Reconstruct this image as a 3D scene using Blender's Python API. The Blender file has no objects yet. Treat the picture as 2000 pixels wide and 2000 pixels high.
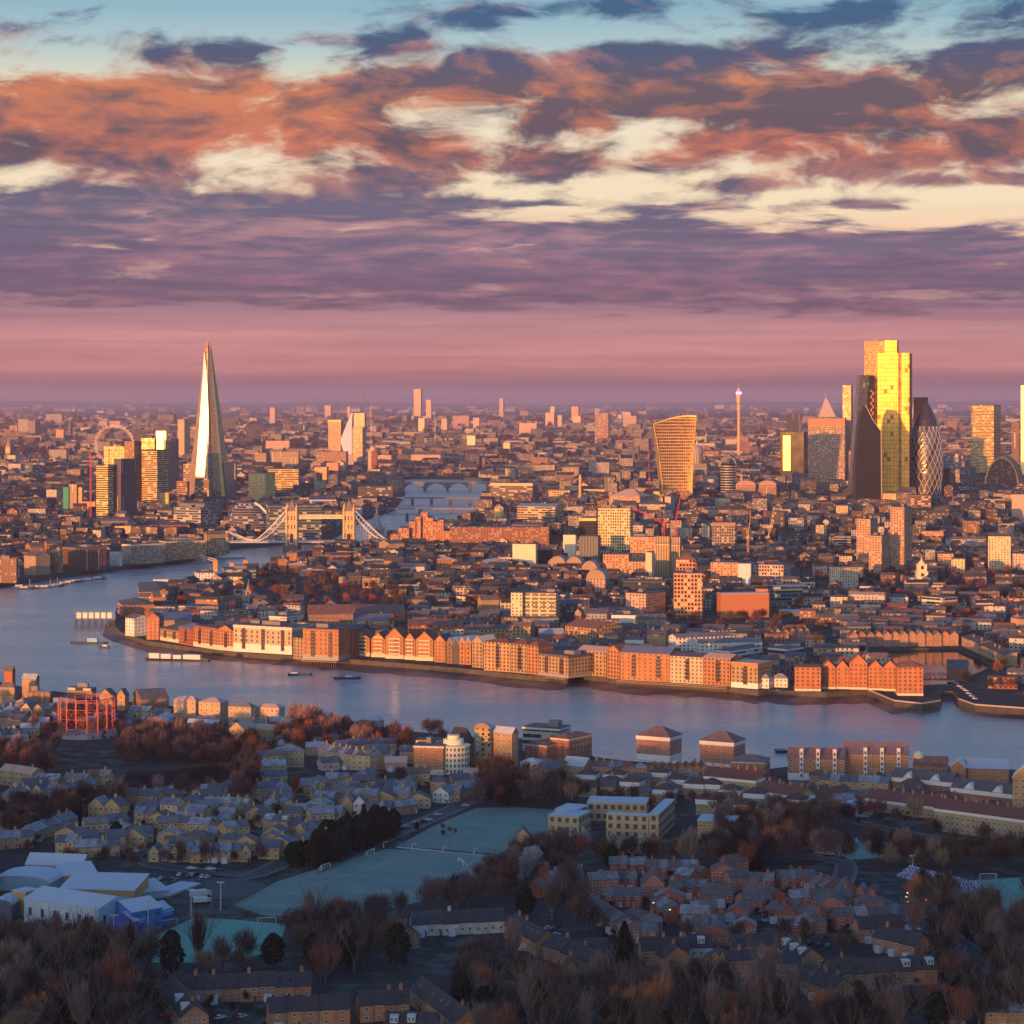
import bpy, math, random
from mathutils import Vector
from mathutils.geometry import tessellate_polygon
R = math.radians
scene = bpy.context.scene
COL = scene.collection

# ------------------------------------------------------------------ camera
F, H, HY = 4600.0, 210.0, 775.0          # focal length in photo pixels, eye height, eye level row
cd = bpy.data.cameras.new('camera'); cam = bpy.data.objects.new('camera', cd); COL.objects.link(cam)
cam.location = (0, 0, H); cam.rotation_euler = (R(90), 0, 0)
cd.sensor_width = 36; cd.lens = 36*F/2000; cd.shift_y = -(1000-HY)/2000
cd.clip_start = 1; cd.clip_end = 200000
scene.camera = cam
scene.render.resolution_x = scene.render.resolution_y = 1024

# ------------------------------------------------------------------ node helper
class E:
    nt = None
    def __init__(s, sock): s.s = sock
    def __add__(a, b): return mth('ADD', a, b)
    def __radd__(a, b): return mth('ADD', b, a)
    def __sub__(a, b): return mth('SUBTRACT', a, b)
    def __rsub__(a, b): return mth('SUBTRACT', b, a)
    def __mul__(a, b): return mth('MULTIPLY', a, b)
    def __rmul__(a, b): return mth('MULTIPLY', b, a)
    def __truediv__(a, b): return mth('DIVIDE', a, b)
def nd(t): return E.nt.nodes.new(t)
def put(inp, v):
    if isinstance(v, E): E.nt.links.new(v.s, inp)
    elif isinstance(v, (tuple, list)) and len(v) == 3 and inp.type == 'RGBA': inp.default_value = (*v, 1)
    else: inp.default_value = v
def mth(op, a, b=0.0, c=0.0, clamp=False):
    n = nd('ShaderNodeMath'); n.operation = op; n.use_clamp = clamp
    put(n.inputs[0], a); put(n.inputs[1], b); put(n.inputs[2], c); return E(n.outputs[0])
def clamp01(a): return mth('ADD', a, 0.0, clamp=True)
def smooth(a, lo, hi):
    n = nd('ShaderNodeMapRange'); n.interpolation_type = 'SMOOTHSTEP'
    put(n.inputs[0], a); put(n.inputs[1], lo); put(n.inputs[2], hi); return E(n.outputs[0])
def mixc(f, a, b, mode='MIX'):
    n = nd('ShaderNodeMix'); n.data_type = 'RGBA'; n.blend_type = mode
    put(n.inputs[0], f); put(n.inputs[6], a); put(n.inputs[7], b); return E(n.outputs[2])
def vec(x, y, z=0.0):
    n = nd('ShaderNodeCombineXYZ'); put(n.inputs[0], x); put(n.inputs[1], y); put(n.inputs[2], z); return E(n.outputs[0])
def sep(v):
    n = nd('ShaderNodeSeparateXYZ'); put(n.inputs[0], v); return [E(o) for o in n.outputs]
def noise(v, scale, detail=4, rough=.55, dist=0.0, out=0):
    n = nd('ShaderNodeTexNoise'); put(n.inputs['Vector'], v); put(n.inputs['Scale'], scale)
    put(n.inputs['Detail'], float(detail)); put(n.inputs['Roughness'], rough); put(n.inputs['Distortion'], dist)
    return E(n.outputs[out])
def wnoise(v):
    n = nd('ShaderNodeTexWhiteNoise'); put(n.inputs['Vector'], v); return E(n.outputs[0])
def ramp(f, stops):
    n = nd('ShaderNodeValToRGB'); put(n.inputs[0], f); cr = n.color_ramp
    while len(cr.elements) < len(stops): cr.elements.new(0.5)
    for e, (p, c) in zip(cr.elements, stops): e.position = p; e.color = (*c, 1)
    return E(n.outputs[0])
def lin(r, g, b):
    f = lambda c: c/12.92 if c <= .04045 else ((c+.055)/1.055)**2.4
    return (f(r/255), f(g/255), f(b/255))

# ------------------------------------------------------------------ sky, sun, exposure
SUN_AZ, SUN_EL = 210.0, 3.6              # compass style from +Y: behind the camera, to the left
EXPO = 1.8
w = bpy.data.worlds.new('World'); scene.world = w; w.use_nodes = True
E.nt = w.node_tree; E.nt.nodes.clear()
tc = nd('ShaderNodeTexCoord')
dx, dy, dz = sep(E(tc.outputs['Generated']))
hyp = mth('SQRT', dx*dx+dy*dy)
el = dz/mth('MAXIMUM', hyp, 0.001)
X = mth('ARCTAN2', dx, dy)*4600.0+1000.0
Y = 775.0-el*4600.0
# cloud sheet coordinates: flatter toward the horizon, as seen from below
V = Y/185.0+mth('MAXIMUM', Y-400.0, 0.0)/120.0
U = X/460.0
nv = vec(U, V, 0.0)
warp = noise(nv, 1.3, 3, .5, out=1)
wv_ = nd('ShaderNodeVectorMath'); wv_.operation = 'MULTIPLY_ADD'; put(wv_.inputs[0], warp); wv_.inputs[1].default_value = (.55, .5, 0); put(wv_.inputs[2], nv)
nv = E(wv_.outputs[0])
n1 = noise(nv, 1.8, 8, .6)
n2 = noise(nv, 4.2, 7, .58)
n3 = noise(vec(U*.5, V*2.6+(n1-0.5)*1.2, 3.0), 1.5, 6, .55)
n4 = noise(vec(U*.8, V*.9, 7.0), 1.1, 3, .5)
BL = [(1500,338,480,46,.30),(700,350,260,28,.36),(1800,310,250,30,.36),(1200,120,200,34,.35),(10,250,170,70,.45),(230,205,430,75,.66),(560,270,430,75,.62),(120,305,330,45,.52),(850,165,330,60,.55),(1120,180,260,55,.5),(1480,190,330,75,.6),
 (1800,220,330,95,.66),(1620,275,380,42,.45),(170,85,260,40,.5),(920,35,150,42,.62),(700,85,180,26,.45),(1300,110,420,30,.42),(1760,35,360,60,.58),(1250,10,220,22,.45),
 (1930,130,160,34,.45),(200,410,520,56,.7),(620,412,300,24,.5),(1450,366,130,16,.62),(1640,336,75,14,.55),(1900,360,190,14,.52),
 (1050,318,200,30,.58),(1290,320,110,28,.5),(950,398,150,12,.45),(1280,405,200,16,.45),(1680,400,140,14,.42),(900,480,700,40,.6),(1600,480,900,44,.7),(200,480,500,60,.6),(1000,545,2600,64,.95),(500,440,300,16,.4)]
cov = None
for cx, cy, rx, ry, a in BL:
    q = (X-float(cx))/float(rx); r = (Y-float(cy))/float(ry)
    g = mth('EXPONENT', (q*q+r*r)*-1.0)*a
    cov = g if cov is None else cov+g
cov = mth('MINIMUM', cov, 0.92)
high = smooth(el, .17, .26)              # cloud goes on above the frame
cov = cov+high*0.2
low = smooth(Y, 590.0, 655.0)            # no cloud shapes below the band
dens = cov*.9+.04+(n1-0.5)*2.5-low*.6
mask = smooth(dens, 0.20, 0.66)
t = clamp01(el/0.30)
P = lambda y: max(0.0, (775-y)/4600/0.30)
base = ramp(t, [(0, lin(126,94,108)), (P(752), lin(150,104,114)), (P(715), lin(198,132,130)), (P(650), lin(200,142,140)), (P(600), lin(158,120,134)),
   (P(470), lin(246,204,168)), (P(400), lin(248,228,190)), (P(260), lin(240,228,200)), (P(170), lin(226,224,196)), (P(90), lin(178,203,205)), (P(20), lin(146,186,200)), (1, lin(132,166,196))])
# cloud colours: lit flanks and shaded undersides
lit = ramp(t, [(0, lin(190,125,128)), (P(600), lin(160,115,128)), (P(540), lin(150,108,128)), (P(440), lin(178,134,142)), (P(370), lin(186,130,122)), (P(290), lin(208,118,92)), (P(180), lin(214,128,88)), (P(110), lin(196,134,118)), (P(40), lin(176,136,138)), (.75, lin(170,176,190))])
shd = ramp(t, [(0, lin(150,105,118)), (P(600), lin(116,92,110)), (P(520), lin(112,98,124)), (P(400), lin(98,96,124)), (P(300), lin(92,76,94)), (P(180), lin(100,84,98)), (P(110), lin(80,86,116)), (P(20), lin(62,98,134)), (.75, lin(110,132,165))])
topness = (n2-0.5)*3.4+(n4-0.5)*2.6+(n1-0.5)*-2.2+0.36+smooth(X, 900.0, 200.0)*smooth(Y, 330.0, 200.0)*.25-smooth(Y, 150.0, 90.0)*.4-smooth(Y, 400.0, 470.0)*.1
lf = clamp01(topness)
cc = mixc(lf, shd, lit)
thick = smooth(dens, .45, 1.15)
cc = mixc(thick*.25, cc, shd)
streak = (n3-0.5)*smooth(Y, 380.0, 480.0)
skyc = mixc(mask*(0.96-low*.3), base, cc)
skyc = mixc(clamp01(0.5+streak*2.6), mixc(1.0, skyc, (.82,.80,.86), 'MULTIPLY'), mixc(1.0, skyc, (1.12,1.08,1.05), 'MULTIPLY'))
sk = nd('ShaderNodeTexSky'); sk.sky_type = 'NISHITA'; sk.sun_disc = False
sk.sun_elevation = R(SUN_EL); sk.sun_rotation = R(SUN_AZ); sk.air_density = 1.0; sk.dust_density = 2.0; sk.ozone_density = 3.5
bg1 = nd('ShaderNodeBackground'); put(bg1.inputs[0], E(sk.outputs[0])); bg1.inputs[1].default_value = 0.15
bg2 = nd('ShaderNodeBackground'); put(bg2.inputs[0], skyc); bg2.inputs[1].default_value = 0.30
front = smooth(dy, 0.1, 0.6)*smooth(el, 0.9, 0.35)
ms = nd('ShaderNodeMixShader'); put(ms.inputs[0], front)
E.nt.links.new(bg1.outputs[0], ms.inputs[1]); E.nt.links.new(bg2.outputs[0], ms.inputs[2])
wo = nd('ShaderNodeOutputWorld'); E.nt.links.new(ms.outputs[0], wo.inputs[0])

sl = bpy.data.lights.new('sun', 'SUN'); so = bpy.data.objects.new('sun', sl); COL.objects.link(so)
sl.energy = 2.15; sl.angle = R(0.55); sl.color = (1.0, 0.36, 0.075)
sa = R(SUN_AZ); se = R(SUN_EL)
sdir = Vector((math.sin(sa)*math.cos(se), math.cos(sa)*math.cos(se), math.sin(se)))
so.rotation_euler = sdir.to_track_quat('Z', 'Y').to_euler()
so.location = (-300, -600, 900)
vs = scene.view_settings
vs.view_transform = 'Standard'; vs.look = 'None'; vs.gamma = 1; vs.use_curve_mapping = False; vs.exposure = EXPO

# ------------------------------------------------------------------ materials
def mat(name, fn):
    m = bpy.data.materials.new(name); m.use_nodes = True; E.nt = m.node_tree; E.nt.nodes.clear()
    b = fn(); o = nd('ShaderNodeOutputMaterial')
    E.nt.links.new(b.outputs[0], o.inputs['Volume' if 'Volume' in b.bl_idname else 'Surface'])
    return m
def pbsdf(col, rough=.8, metal=0.0, spec=.5, emit=None, es=0, normal=None):
    b = nd('ShaderNodeBsdfPrincipled'); put(b.inputs['Base Color'], col); put(b.inputs['Roughness'], rough)
    put(b.inputs['Metallic'], metal); put(b.inputs['Specular IOR Level'], spec)
    if emit: put(b.inputs['Emission Color'], emit); put(b.inputs['Emission Strength'], es)
    if normal: E.nt.links.new(normal.s, b.inputs['Normal'])
    return b
def oinfo():
    n = nd('ShaderNodeObjectInfo'); return E(n.outputs['Color']), E(n.outputs['Alpha']), E(n.outputs['Random'])
def objco(): return E(nd('ShaderNodeTexCoord').outputs['Object'])
def bump(h, dist=.1, st=.5):
    b = nd('ShaderNodeBump'); put(b.inputs['Strength'], st); put(b.inputs['Distance'], dist); put(b.inputs['Height'], h); return E(b.outputs[0])
def scalec(c, f): return mixc(1.0, c, vec(f, f, f), 'MULTIPLY')
def fract(a): return mth('FRACT', a)
def basecol():
    """object colour, or the per-building colour attribute of a merged mesh"""
    c, a, r = oinfo()
    return c, a, r
def mottled(c, s=.25, amt=.35):
    n = noise(objco(), s, 4, .6)
    return scalec(c, n*amt*2+(1-amt))

def wall_mat(name, du, dv, wu, wv, g1, g2, grough=.18, gmetal=0.0, pale=.2, attr=False, vgap=0.0, wspec=.3, palec=(.5,.45,.36), wrough=.85, wmetal=0.0):
    def fn():
        u, v, _ = sep(E(nd('ShaderNodeUVMap').outputs[0]))
        if attr:
            n = nd('ShaderNodeAttribute'); n.attribute_name = 'col'; c = E(n.outputs['Color']); r = 0.37
        else: c, a, r = oinfo()
        su, sv = u/du, v/dv
        fu, fv = fract(su), fract(sv)
        m = mth('LESS_THAN', mth('ABSOLUTE', fu-0.5), wu/2)*mth('LESS_THAN', mth('ABSOLUTE', fv-0.5), wv/2)
        cell = vec(mth('FLOOR', su), mth('FLOOR', sv), r*90.0 if isinstance(r, E) else r)
        k = wnoise(cell)
        gl = mixc(k, g1, g2)
        gl = mixc(mth('GREATER_THAN', k, 1-pale), gl, palec)
        w = mottled(c, .12, .22)
        w = scalec(w, 1.0-mth('LESS_THAN', fv, .08)*.25)
        big = noise(objco(), .035, 3)
        col = mixc(m, w, gl)
        return pbsdf(col, mth('ADD', mth('MULTIPLY', m, grough-wrough), wrough)+(big-0.5)*.1, m*gmetal+(1.0-m)*wmetal, wspec)
    return mat(name, fn)
DK = (.012, .014, .020); DK2 = (.05, .055, .07)
MT = {}
MT['grid'] = wall_mat('office_grid_wall', 3.2, 3.8, .66, .62, DK, DK2, .15)
MT['bands'] = wall_mat('banded_office_wall', 6.0, 3.8, .96, .55, DK, DK2, .12)
MT['resi'] = wall_mat('flats_wall', 3.6, 2.9, .42, .5, DK, DK2, .2, 0, .3)
MT['fins'] = wall_mat('finned_wall', 1.9, 40.0, .55, .97, DK, DK2, .2, 0, .05)
MT['glass'] = wall_mat('curtain_glass_wall', 3.0, 4.0, .92, .9, (.03,.035,.045), (.10,.10,.11), .16, .55, .06)
MT['dark'] = wall_mat('dark_glass_wall', 3.0, 4.0, .94, .93, (.010,.010,.014), (.03,.03,.035), .12, .2, .0)
MT['gold'] = wall_mat('sunlit_gold_wall', 3.0, 4.0, .93, .92, (.62,.50,.33), (.80,.68,.45), .34, .9, .0, wspec=.5, wrough=.4, wmetal=.4)  # gold of the reflected sunrise put into the glass colour
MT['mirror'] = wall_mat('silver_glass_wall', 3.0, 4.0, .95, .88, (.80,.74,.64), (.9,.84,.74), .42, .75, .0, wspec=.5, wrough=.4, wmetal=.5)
MT['rust'] = wall_mat('tinted_glass_wall', 2.6, 3.8, .8, .7, (.12,.06,.03), (.5,.30,.13), .3, .6, .05)
MT['brick'] = mat('brick_wall', lambda: pbsdf(scalec(mottled(basecol()[0], .6, .34), noise(objco(), .11, 3)*.9+.55), .9, 0, .2))
MT['plain'] = mat('plain_surface', lambda: pbsdf(mottled(basecol()[0], .2, .15), .7, 0, .3))
MT['metal'] = mat('painted_steel', lambda: pbsdf(basecol()[0], .45, .1, .5))
MT['pane'] = mat('window_glass', lambda: pbsdf(mixc(oinfo()[2], (.01,.012,.018), (.07,.075,.09)), .08, 0, .7))
MT['white'] = mat('white_paint', lambda: pbsdf((.66,.66,.64), .6))
MT['city'] = wall_mat('city_wall', 3.6, 3.3, .5, .5, DK, DK2, .3, 0, .25, attr=True)
def roof_fn(attr=False):
    def fn():
        if attr:
            n = nd('ShaderNodeAttribute'); n.attribute_name = 'col'; c = scalec(E(n.outputs['Color']), .42); a = 0.02
        else: c, a, r = oinfo()
        p = objco(); x, y, z = sep(p)
        n1 = noise(p, .35, 5, .65); n2 = noise(vec(x*3.0, y*3.0, 0.0), .5, 3)
        base = scalec(c, n2*.7+.62)
        geo = nd('ShaderNodeNewGeometry'); nz = sep(E(geo.outputs['Normal']))[2]
        # hoar frost lies on the upward faces, thicker where the object's frost amount is higher
        f = smooth(n1*.6+a*.8, .48, 1.0)*smooth(nz, .25, .7)
        return pbsdf(mixc(f*.85, base, (.46,.52,.60)), .75, 0, .25)
    return fn
MT['roof'] = mat('frosted_roof', roof_fn()); MT['cityroof'] = mat('city_roof', roof_fn(True))
MT['twig'] = mat('bare_twigs', lambda: pbsdf(scalec(basecol()[0], noise(objco(), 2.2, 3)*1.1+.5), .95, 0, .05))
MT['bark'] = mat('bark', lambda: pbsdf(mottled((.16,.13,.11), 1.0, .4), .95, 0, .1))
def lamp_fn(c, s): return lambda: pbsdf(c, .5, emit=c, es=s)
MT['lamp'] = mat('lit_lamp', lamp_fn((1,.6,.22), .9)); MT['redlamp'] = mat('red_lamp', lamp_fn((1,.05,.03), 3)); MT['violet'] = mat('violet_screen', lamp_fn((.45,.22,1), 1.5))
MT['smoke'] = None

# ------------------------------------------------------------------ geometry helpers
def G(px, py, z=0.0):
    """the point at height z that stands at this place of the view"""
    y = (H-z)*F/(py-HY); return Vector(((px-1000)/F*y, y, z))
def dist(py): return H*F/(py-HY)
def top_h(py_top, y): return H-(py_top-HY)/F*y

class M:
    def __init__(s): s.v = []; s.f = []; s.m = []; s.uv = []; s.c = []
    def q(s, pts, mi=0, uv=None, c=None):
        n = len(s.v); s.v += [tuple(p) for p in pts]; s.f.append(tuple(range(n, n+len(pts)))); s.m.append(mi)
        s.uv.append(uv or [(0, 0)]*len(pts)); s.c.append(c)
    def wall(s, a, b, z0, z1, mi=0, u0=0.0, c=None):
        L = math.hypot(b[0]-a[0], b[1]-a[1])
        s.q([(a[0],a[1],z0),(b[0],b[1],z0),(b[0],b[1],z1),(a[0],a[1],z1)], mi, [(u0,z0),(u0+L,z0),(u0+L,z1),(u0,z1)], c)
        return u0+L
    def prism(s, poly, z0, z1, mi=0, mt=None, c=None, bottom=False):
        """poly counter-clockwise"""
        u = 0
        for i in range(len(poly)): u = s.wall(poly[i], poly[(i+1) % len(poly)], z0, z1, mi, u, c)
        s.q([(p[0],p[1],z1) for p in poly], mi if mt is None else mt, None, c)
        if bottom: s.q([(p[0],p[1],z0) for p in reversed(poly)], mi, None, c)
    def box(s, x0, x1, y0, y1, z0, z1, mi=0, mt=None, c=None):
        s.prism([(x0,y0),(x1,y0),(x1,y1),(x0,y1)], z0, z1, mi, mt, c, True)
    def loft(s, rings, mi=0, cap=True, uvs=None):
        for k in range(len(rings)-1):
            a, b = rings[k], rings[k+1]; n = len(a); u = 0
            for i in range(n):
                j = (i+1) % n; L = (Vector(a[j])-Vector(a[i])).length
                s.q([a[i], a[j], b[j], b[i]], mi, [(u, a[i][2]), (u+L, a[j][2]), (u+L, b[j][2]), (u, b[i][2])]); u += L
        if cap: s.q(rings[-1], mi)
    def cyl(s, x, y, z0, z1, r0, r1=None, n=12, mi=0, cap=True):
        r1 = r0 if r1 is None else r1
        ring = lambda r, z: [(x+r*math.cos(2*math.pi*i/n), y+r*math.sin(2*math.pi*i/n), z) for i in range(n)]
        s.loft([ring(r0, z0), ring(max(r1, 1e-3), z1)], mi, cap)
    def lathe(s, x, y, prof, n=16, mi=0):
        s.loft([[(x+max(r, 1e-3)*math.cos(2*math.pi*i/n), y+max(r, 1e-3)*math.sin(2*math.pi*i/n), z) for i in range(n)] for r, z in prof], mi)
    def bar(s, a, b, w, mi=0, w2=None):
        a = Vector(a); b = Vector(b); d = (b-a)
        if d.length < 1e-6: return
        d.normalize(); up = Vector((0,0,1)) if abs(d.z) < .95 else Vector((1,0,0))
        x = d.cross(up).normalized(); y = x.cross(d).normalized(); w2 = w if w2 is None else w2
        r = lambda p, k: [p+(-x-y)*k/2, p+(x-y)*k/2, p+(x+y)*k/2, p+(-x+y)*k/2]
        s.loft([[tuple(p) for p in r(a, w)], [tuple(p) for p in r(b, w2)]], mi)
    def build(s, name, mats, parent=None, col=(.5,.5,.5,.3), smoothf=False):
        me = bpy.data.meshes.new(name); me.from_pydata(s.v, [], s.f)
        for m_ in (mats if isinstance(mats, (list, tuple)) else [mats]): me.materials.append(MT[m_] if isinstance(m_, str) else m_)
        me.polygons.foreach_set('material_index', s.m)
        ul = me.uv_layers.new(name='UVMap'); fl = [c for uv in s.uv for p in uv for c in p]; ul.data.foreach_set('uv', fl)
        if any(c is not None for c in s.c):
            ca = me.color_attributes.new('col', 'FLOAT_COLOR', 'CORNER'); buf = []
            for f, c in zip(s.f, s.c): buf += [*(c or (.4,.4,.4)), 1.0]*len(f)
            ca.data.foreach_set('color', buf)
        if smoothf: me.polygons.foreach_set('use_smooth', [True]*len(s.f))
        return link(name, me, parent, col)
def link(name, me, parent=None, col=None):
    o = bpy.data.objects.new(name, me); COL.objects.link(o); o.parent = parent
    if col: o.color = col if len(col) == 4 else (*col, .3)
    return o
def setp(o, label=None, cat=None, group=None, kind=None):
    for k, v in (('label', label), ('category', cat), ('group', group), ('kind', kind)):
        if v: o[k] = v
    return o
def thing(name, label, cat, loc=(0,0,0), rz=0.0, group=None):
    o = bpy.data.objects.new(name, None); COL.objects.link(o); o.location = loc; o.rotation_euler = (0,0,rz)
    o.empty_display_size = 1; return setp(o, label, cat, group)
def copy_tree(o, parent=None):
    c = o.copy(); COL.objects.link(c); c.parent = parent
    for ch in KIDS.get(o.name, []): copy_tree_child(ch, c)
    return c
KIDS = {}
def kids(o):
    if o.name not in KIDS: KIDS[o.name] = [c for c in COL.objects if c.parent == o]
    return KIDS[o.name]
def dup(o, loc, rz=0.0, sc=None, parent=None):
    c = o.copy(); COL.objects.link(c); c.location = loc; c.rotation_euler = (0,0,rz)
    if sc: c.scale = sc
    for ch in kids(o):
        d = ch.copy(); COL.objects.link(d); d.parent = c
        for g in kids(ch):
            e = g.copy(); COL.objects.link(e); e.parent = d
    return c
ONES = ['','first','second','third','fourth','fifth','sixth','seventh','eighth','ninth','tenth','eleventh','twelfth','thirteenth','fourteenth','fifteenth','sixteenth','seventeenth','eighteenth','nineteenth']
TENS = {2:('twenty','twentieth'),3:('thirty','thirtieth'),4:('forty','fortieth'),5:('fifty','fiftieth'),6:('sixty','sixtieth'),7:('seventy','seventieth'),8:('eighty','eightieth'),9:('ninety','ninetieth')}
def ordn(n):
    if n < 20: return ONES[n]
    if n >= 100: return 'hundred-and-'+ordn(n-100) if n > 100 else 'hundredth'
    t, o = divmod(n, 10); return TENS[t][1] if o == 0 else TENS[t][0]+'-'+ONES[o]
def fromleft(i, n):
    if n == 1: return 'single'
    return 'leftmost' if i == 0 else 'rightmost' if i == n-1 else ordn(i+1)+' from left'
def pxof(o):
    l = o.location; return 1000+l.x/l.y*F
def label_lr(objs, what, where):
    by = {}
    for o in sorted(objs, key=pxof): by.setdefault(what if isinstance(what, str) else what[o.name], []).append(o)
    for wt, L in by.items():
        for i, o in enumerate(L): o['label'] = f'{wt}, {fromleft(i, len(L))} {where}' if len(L) > 1 else f'{wt} {where}'

# shared window mesh: a white frame round a dark pane, one metre square
def window_mesh():
    m = M(); t = .09
    for x0, x1, z0, z1 in ((-.5,.5,0,t),(-.5,.5,1-t,1),(-.5,-.5+t,t,1-t),(.5-t,.5,t,1-t),(-.035,.035,t,1-t)):
        m.q([(x0,-.06,z0),(x1,-.06,z0),(x1,-.06,z1),(x0,-.06,z1)], 0)
    m.q([(-.5,-.06,1),(.5,-.06,1),(.5,0,1),(-.5,0,1)], 0); m.q([(-.5,-.06,0),(-.5,0,0),(.5,0,0),(.5,-.06,0)], 0)
    m.q([(-.5,0,0),(-.5,-.06,0),(-.5,-.06,1),(-.5,0,1)], 0); m.q([(.5,-.06,0),(.5,0,0),(.5,0,1),(.5,-.06,1)], 0)
    m.q([(-.5+t,-.03,t),(.5-t,-.03,t),(.5-t,-.03,1-t),(-.5+t,-.03,1-t)], 1)
    me = bpy.data.meshes.new('window'); me.from_pydata(m.v, [], m.f); me.materials.append(MT['white']); me.materials.append(MT['pane'])
    me.polygons.foreach_set('material_index', m.m); return me
WIN = window_mesh()
def window_mesh_dark():
    me = WIN.copy(); me.materials.clear(); me.materials.append(MT['metal']); me.materials.append(MT['pane']); return me
WIND = window_mesh_dark()
def add_win(root, x, y, z, w, h, rz=0.0, dark=False, name='window'):
    o = bpy.data.objects.new(name, WIND if dark else WIN); COL.objects.link(o); o.parent = root
    o.location = (x, y, z); o.scale = (w, 1, h); o.rotation_euler = (0, 0, rz)
    if dark: o.color = (.06,.06,.07,1)
    return o
def add_door(root, x, y, w=1.0, h=2.1, rz=0.0, col=(.1,.2,.3)):
    m = M(); m.box(-w/2, w/2, -.07, 0, 0, h)
    o = m.build('door', 'metal', root, (*col, 1)); o.location = (x, y, 0); o.rotation_euler = (0,0,rz); return o

def roof_into(m, kind, L1, L2, h, rh, ov=.35, mw=None, th=.22):
    """pitched roof over x in [-L1,0], y in [0,L2]; gable triangles go to the wall mesh mw"""
    x0, x1, y0, y1 = -L1, 0.0, 0.0, L2
    if kind == 'gx':
        ym = L2/2; s = rh/ym; za = h-ov*s
        for sgn in (0, 1):
            ya = y0-ov if sgn == 0 else y1+ov
            lo = [(x0-ov, ya, za), (x1+ov, ya, za)]; hi = [(x1+ov, ym, h+rh), (x0-ov, ym, h+rh)]
            slab(m, lo+hi if sgn == 0 else lo[::-1]+hi[::-1], th)
        if mw:
            mw.q([(x1,y0,h),(x1,y1,h),(x1,ym,h+rh)], 0, [(0,h),(L2,h),(ym,h+rh)]); mw.q([(x0,y1,h),(x0,y0,h),(x0,ym,h+rh)], 0, [(0,h),(L2,h),(ym,h+rh)])
    elif kind == 'gy':
        xm = -L1/2; s = rh/(L1/2); za = h-ov*s
        slab(m, [(x0-ov, y1+ov, za), (x0-ov, y0-ov, za), (xm, y0-ov, h+rh), (xm, y1+ov, h+rh)], th)
        slab(m, [(x1+ov, y0-ov, za), (x1+ov, y1+ov, za), (xm, y1+ov, h+rh), (xm, y0-ov, h+rh)], th)
        if mw:
            mw.q([(x0,y0,h),(x1,y0,h),(xm,y0,h+rh)], 0, [(0,h),(L1,h),(L1/2,h+rh)]); mw.q([(x1,y1,h),(x0,y1,h),(xm,y1,h+rh)], 0, [(0,h),(L1,h),(L1/2,h+rh)])
    elif kind == 'hip':
        d = min(L1, L2)/2; a = (x0-ov, y0-ov, h); b = (x1+ov, y0-ov, h); c = (x1+ov, y1+ov, h); e = (x0-ov, y1+ov, h)
        if L1 >= L2: r1 = (x0+d, L2/2, h+rh); r2 = (x1-d, L2/2, h+rh); fs = [[a,b,r2,r1],[b,c,r2],[c,e,r1,r2],[e,a,r1]]
        else: r1 = (-L1/2, y0+d, h+rh); r2 = (-L1/2, y1-d, h+rh); fs = [[a,b,r1],[b,c,r2,r1],[c,e,r2],[e,a,r1,r2]]
        for f in fs: m.q(f)
        m.q([e,c,b,a])
        for p, q_ in ((a,b),(b,c),(c,e),(e,a)): m.q([(p[0],p[1],h-.25),(q_[0],q_[1],h-.25),q_,p])
    elif kind == 'mono':
        slab(m, [(x0-ov, y0-ov, h), (x1+ov, y0-ov, h), (x1+ov, y1+ov, h+rh), (x0-ov, y1+ov, h+rh)], th)
        if mw:
            mw.q([(x1,y0,h),(x1,y1,h),(x1,y1,h+rh)]); mw.q([(x0,y1,h),(x0,y0,h),(x0,y1,h+rh)]); mw.q([(x1,y1,h),(x0,y1,h),(x0,y1,h+rh),(x1,y1,h+rh)])
    elif kind == 'barrel':
        n = 8; P = [(-L1/2-math.cos(math.pi*i/n)*(L1/2+ov), h+math.sin(math.pi*i/n)*rh) for i in range(n+1)]
        for i in range(n): slab(m, [(P[i][0], y0-ov, P[i][1]), (P[i+1][0], y0-ov, P[i+1][1]), (P[i+1][0], y1+ov, P[i+1][1]), (P[i][0], y1+ov, P[i][1])], .1)
        if mw: mw.q([(p[0], y0, p[1]) for p in reversed(P)]); mw.q([(p[0], y1, p[1]) for p in P])
    else:
        m.box(x0-ov*.5, x1+ov*.5, y0-ov*.5, y1+ov*.5, h, h+.4)
def slab(m, p, th):
    t = [(a, b, c+th) for a, b, c in p]; m.q(t); m.q(p[::-1])
    n = len(p)
    for i in range(n): j = (i+1) % n; m.q([p[i], p[j], t[j], t[i]])

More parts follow.
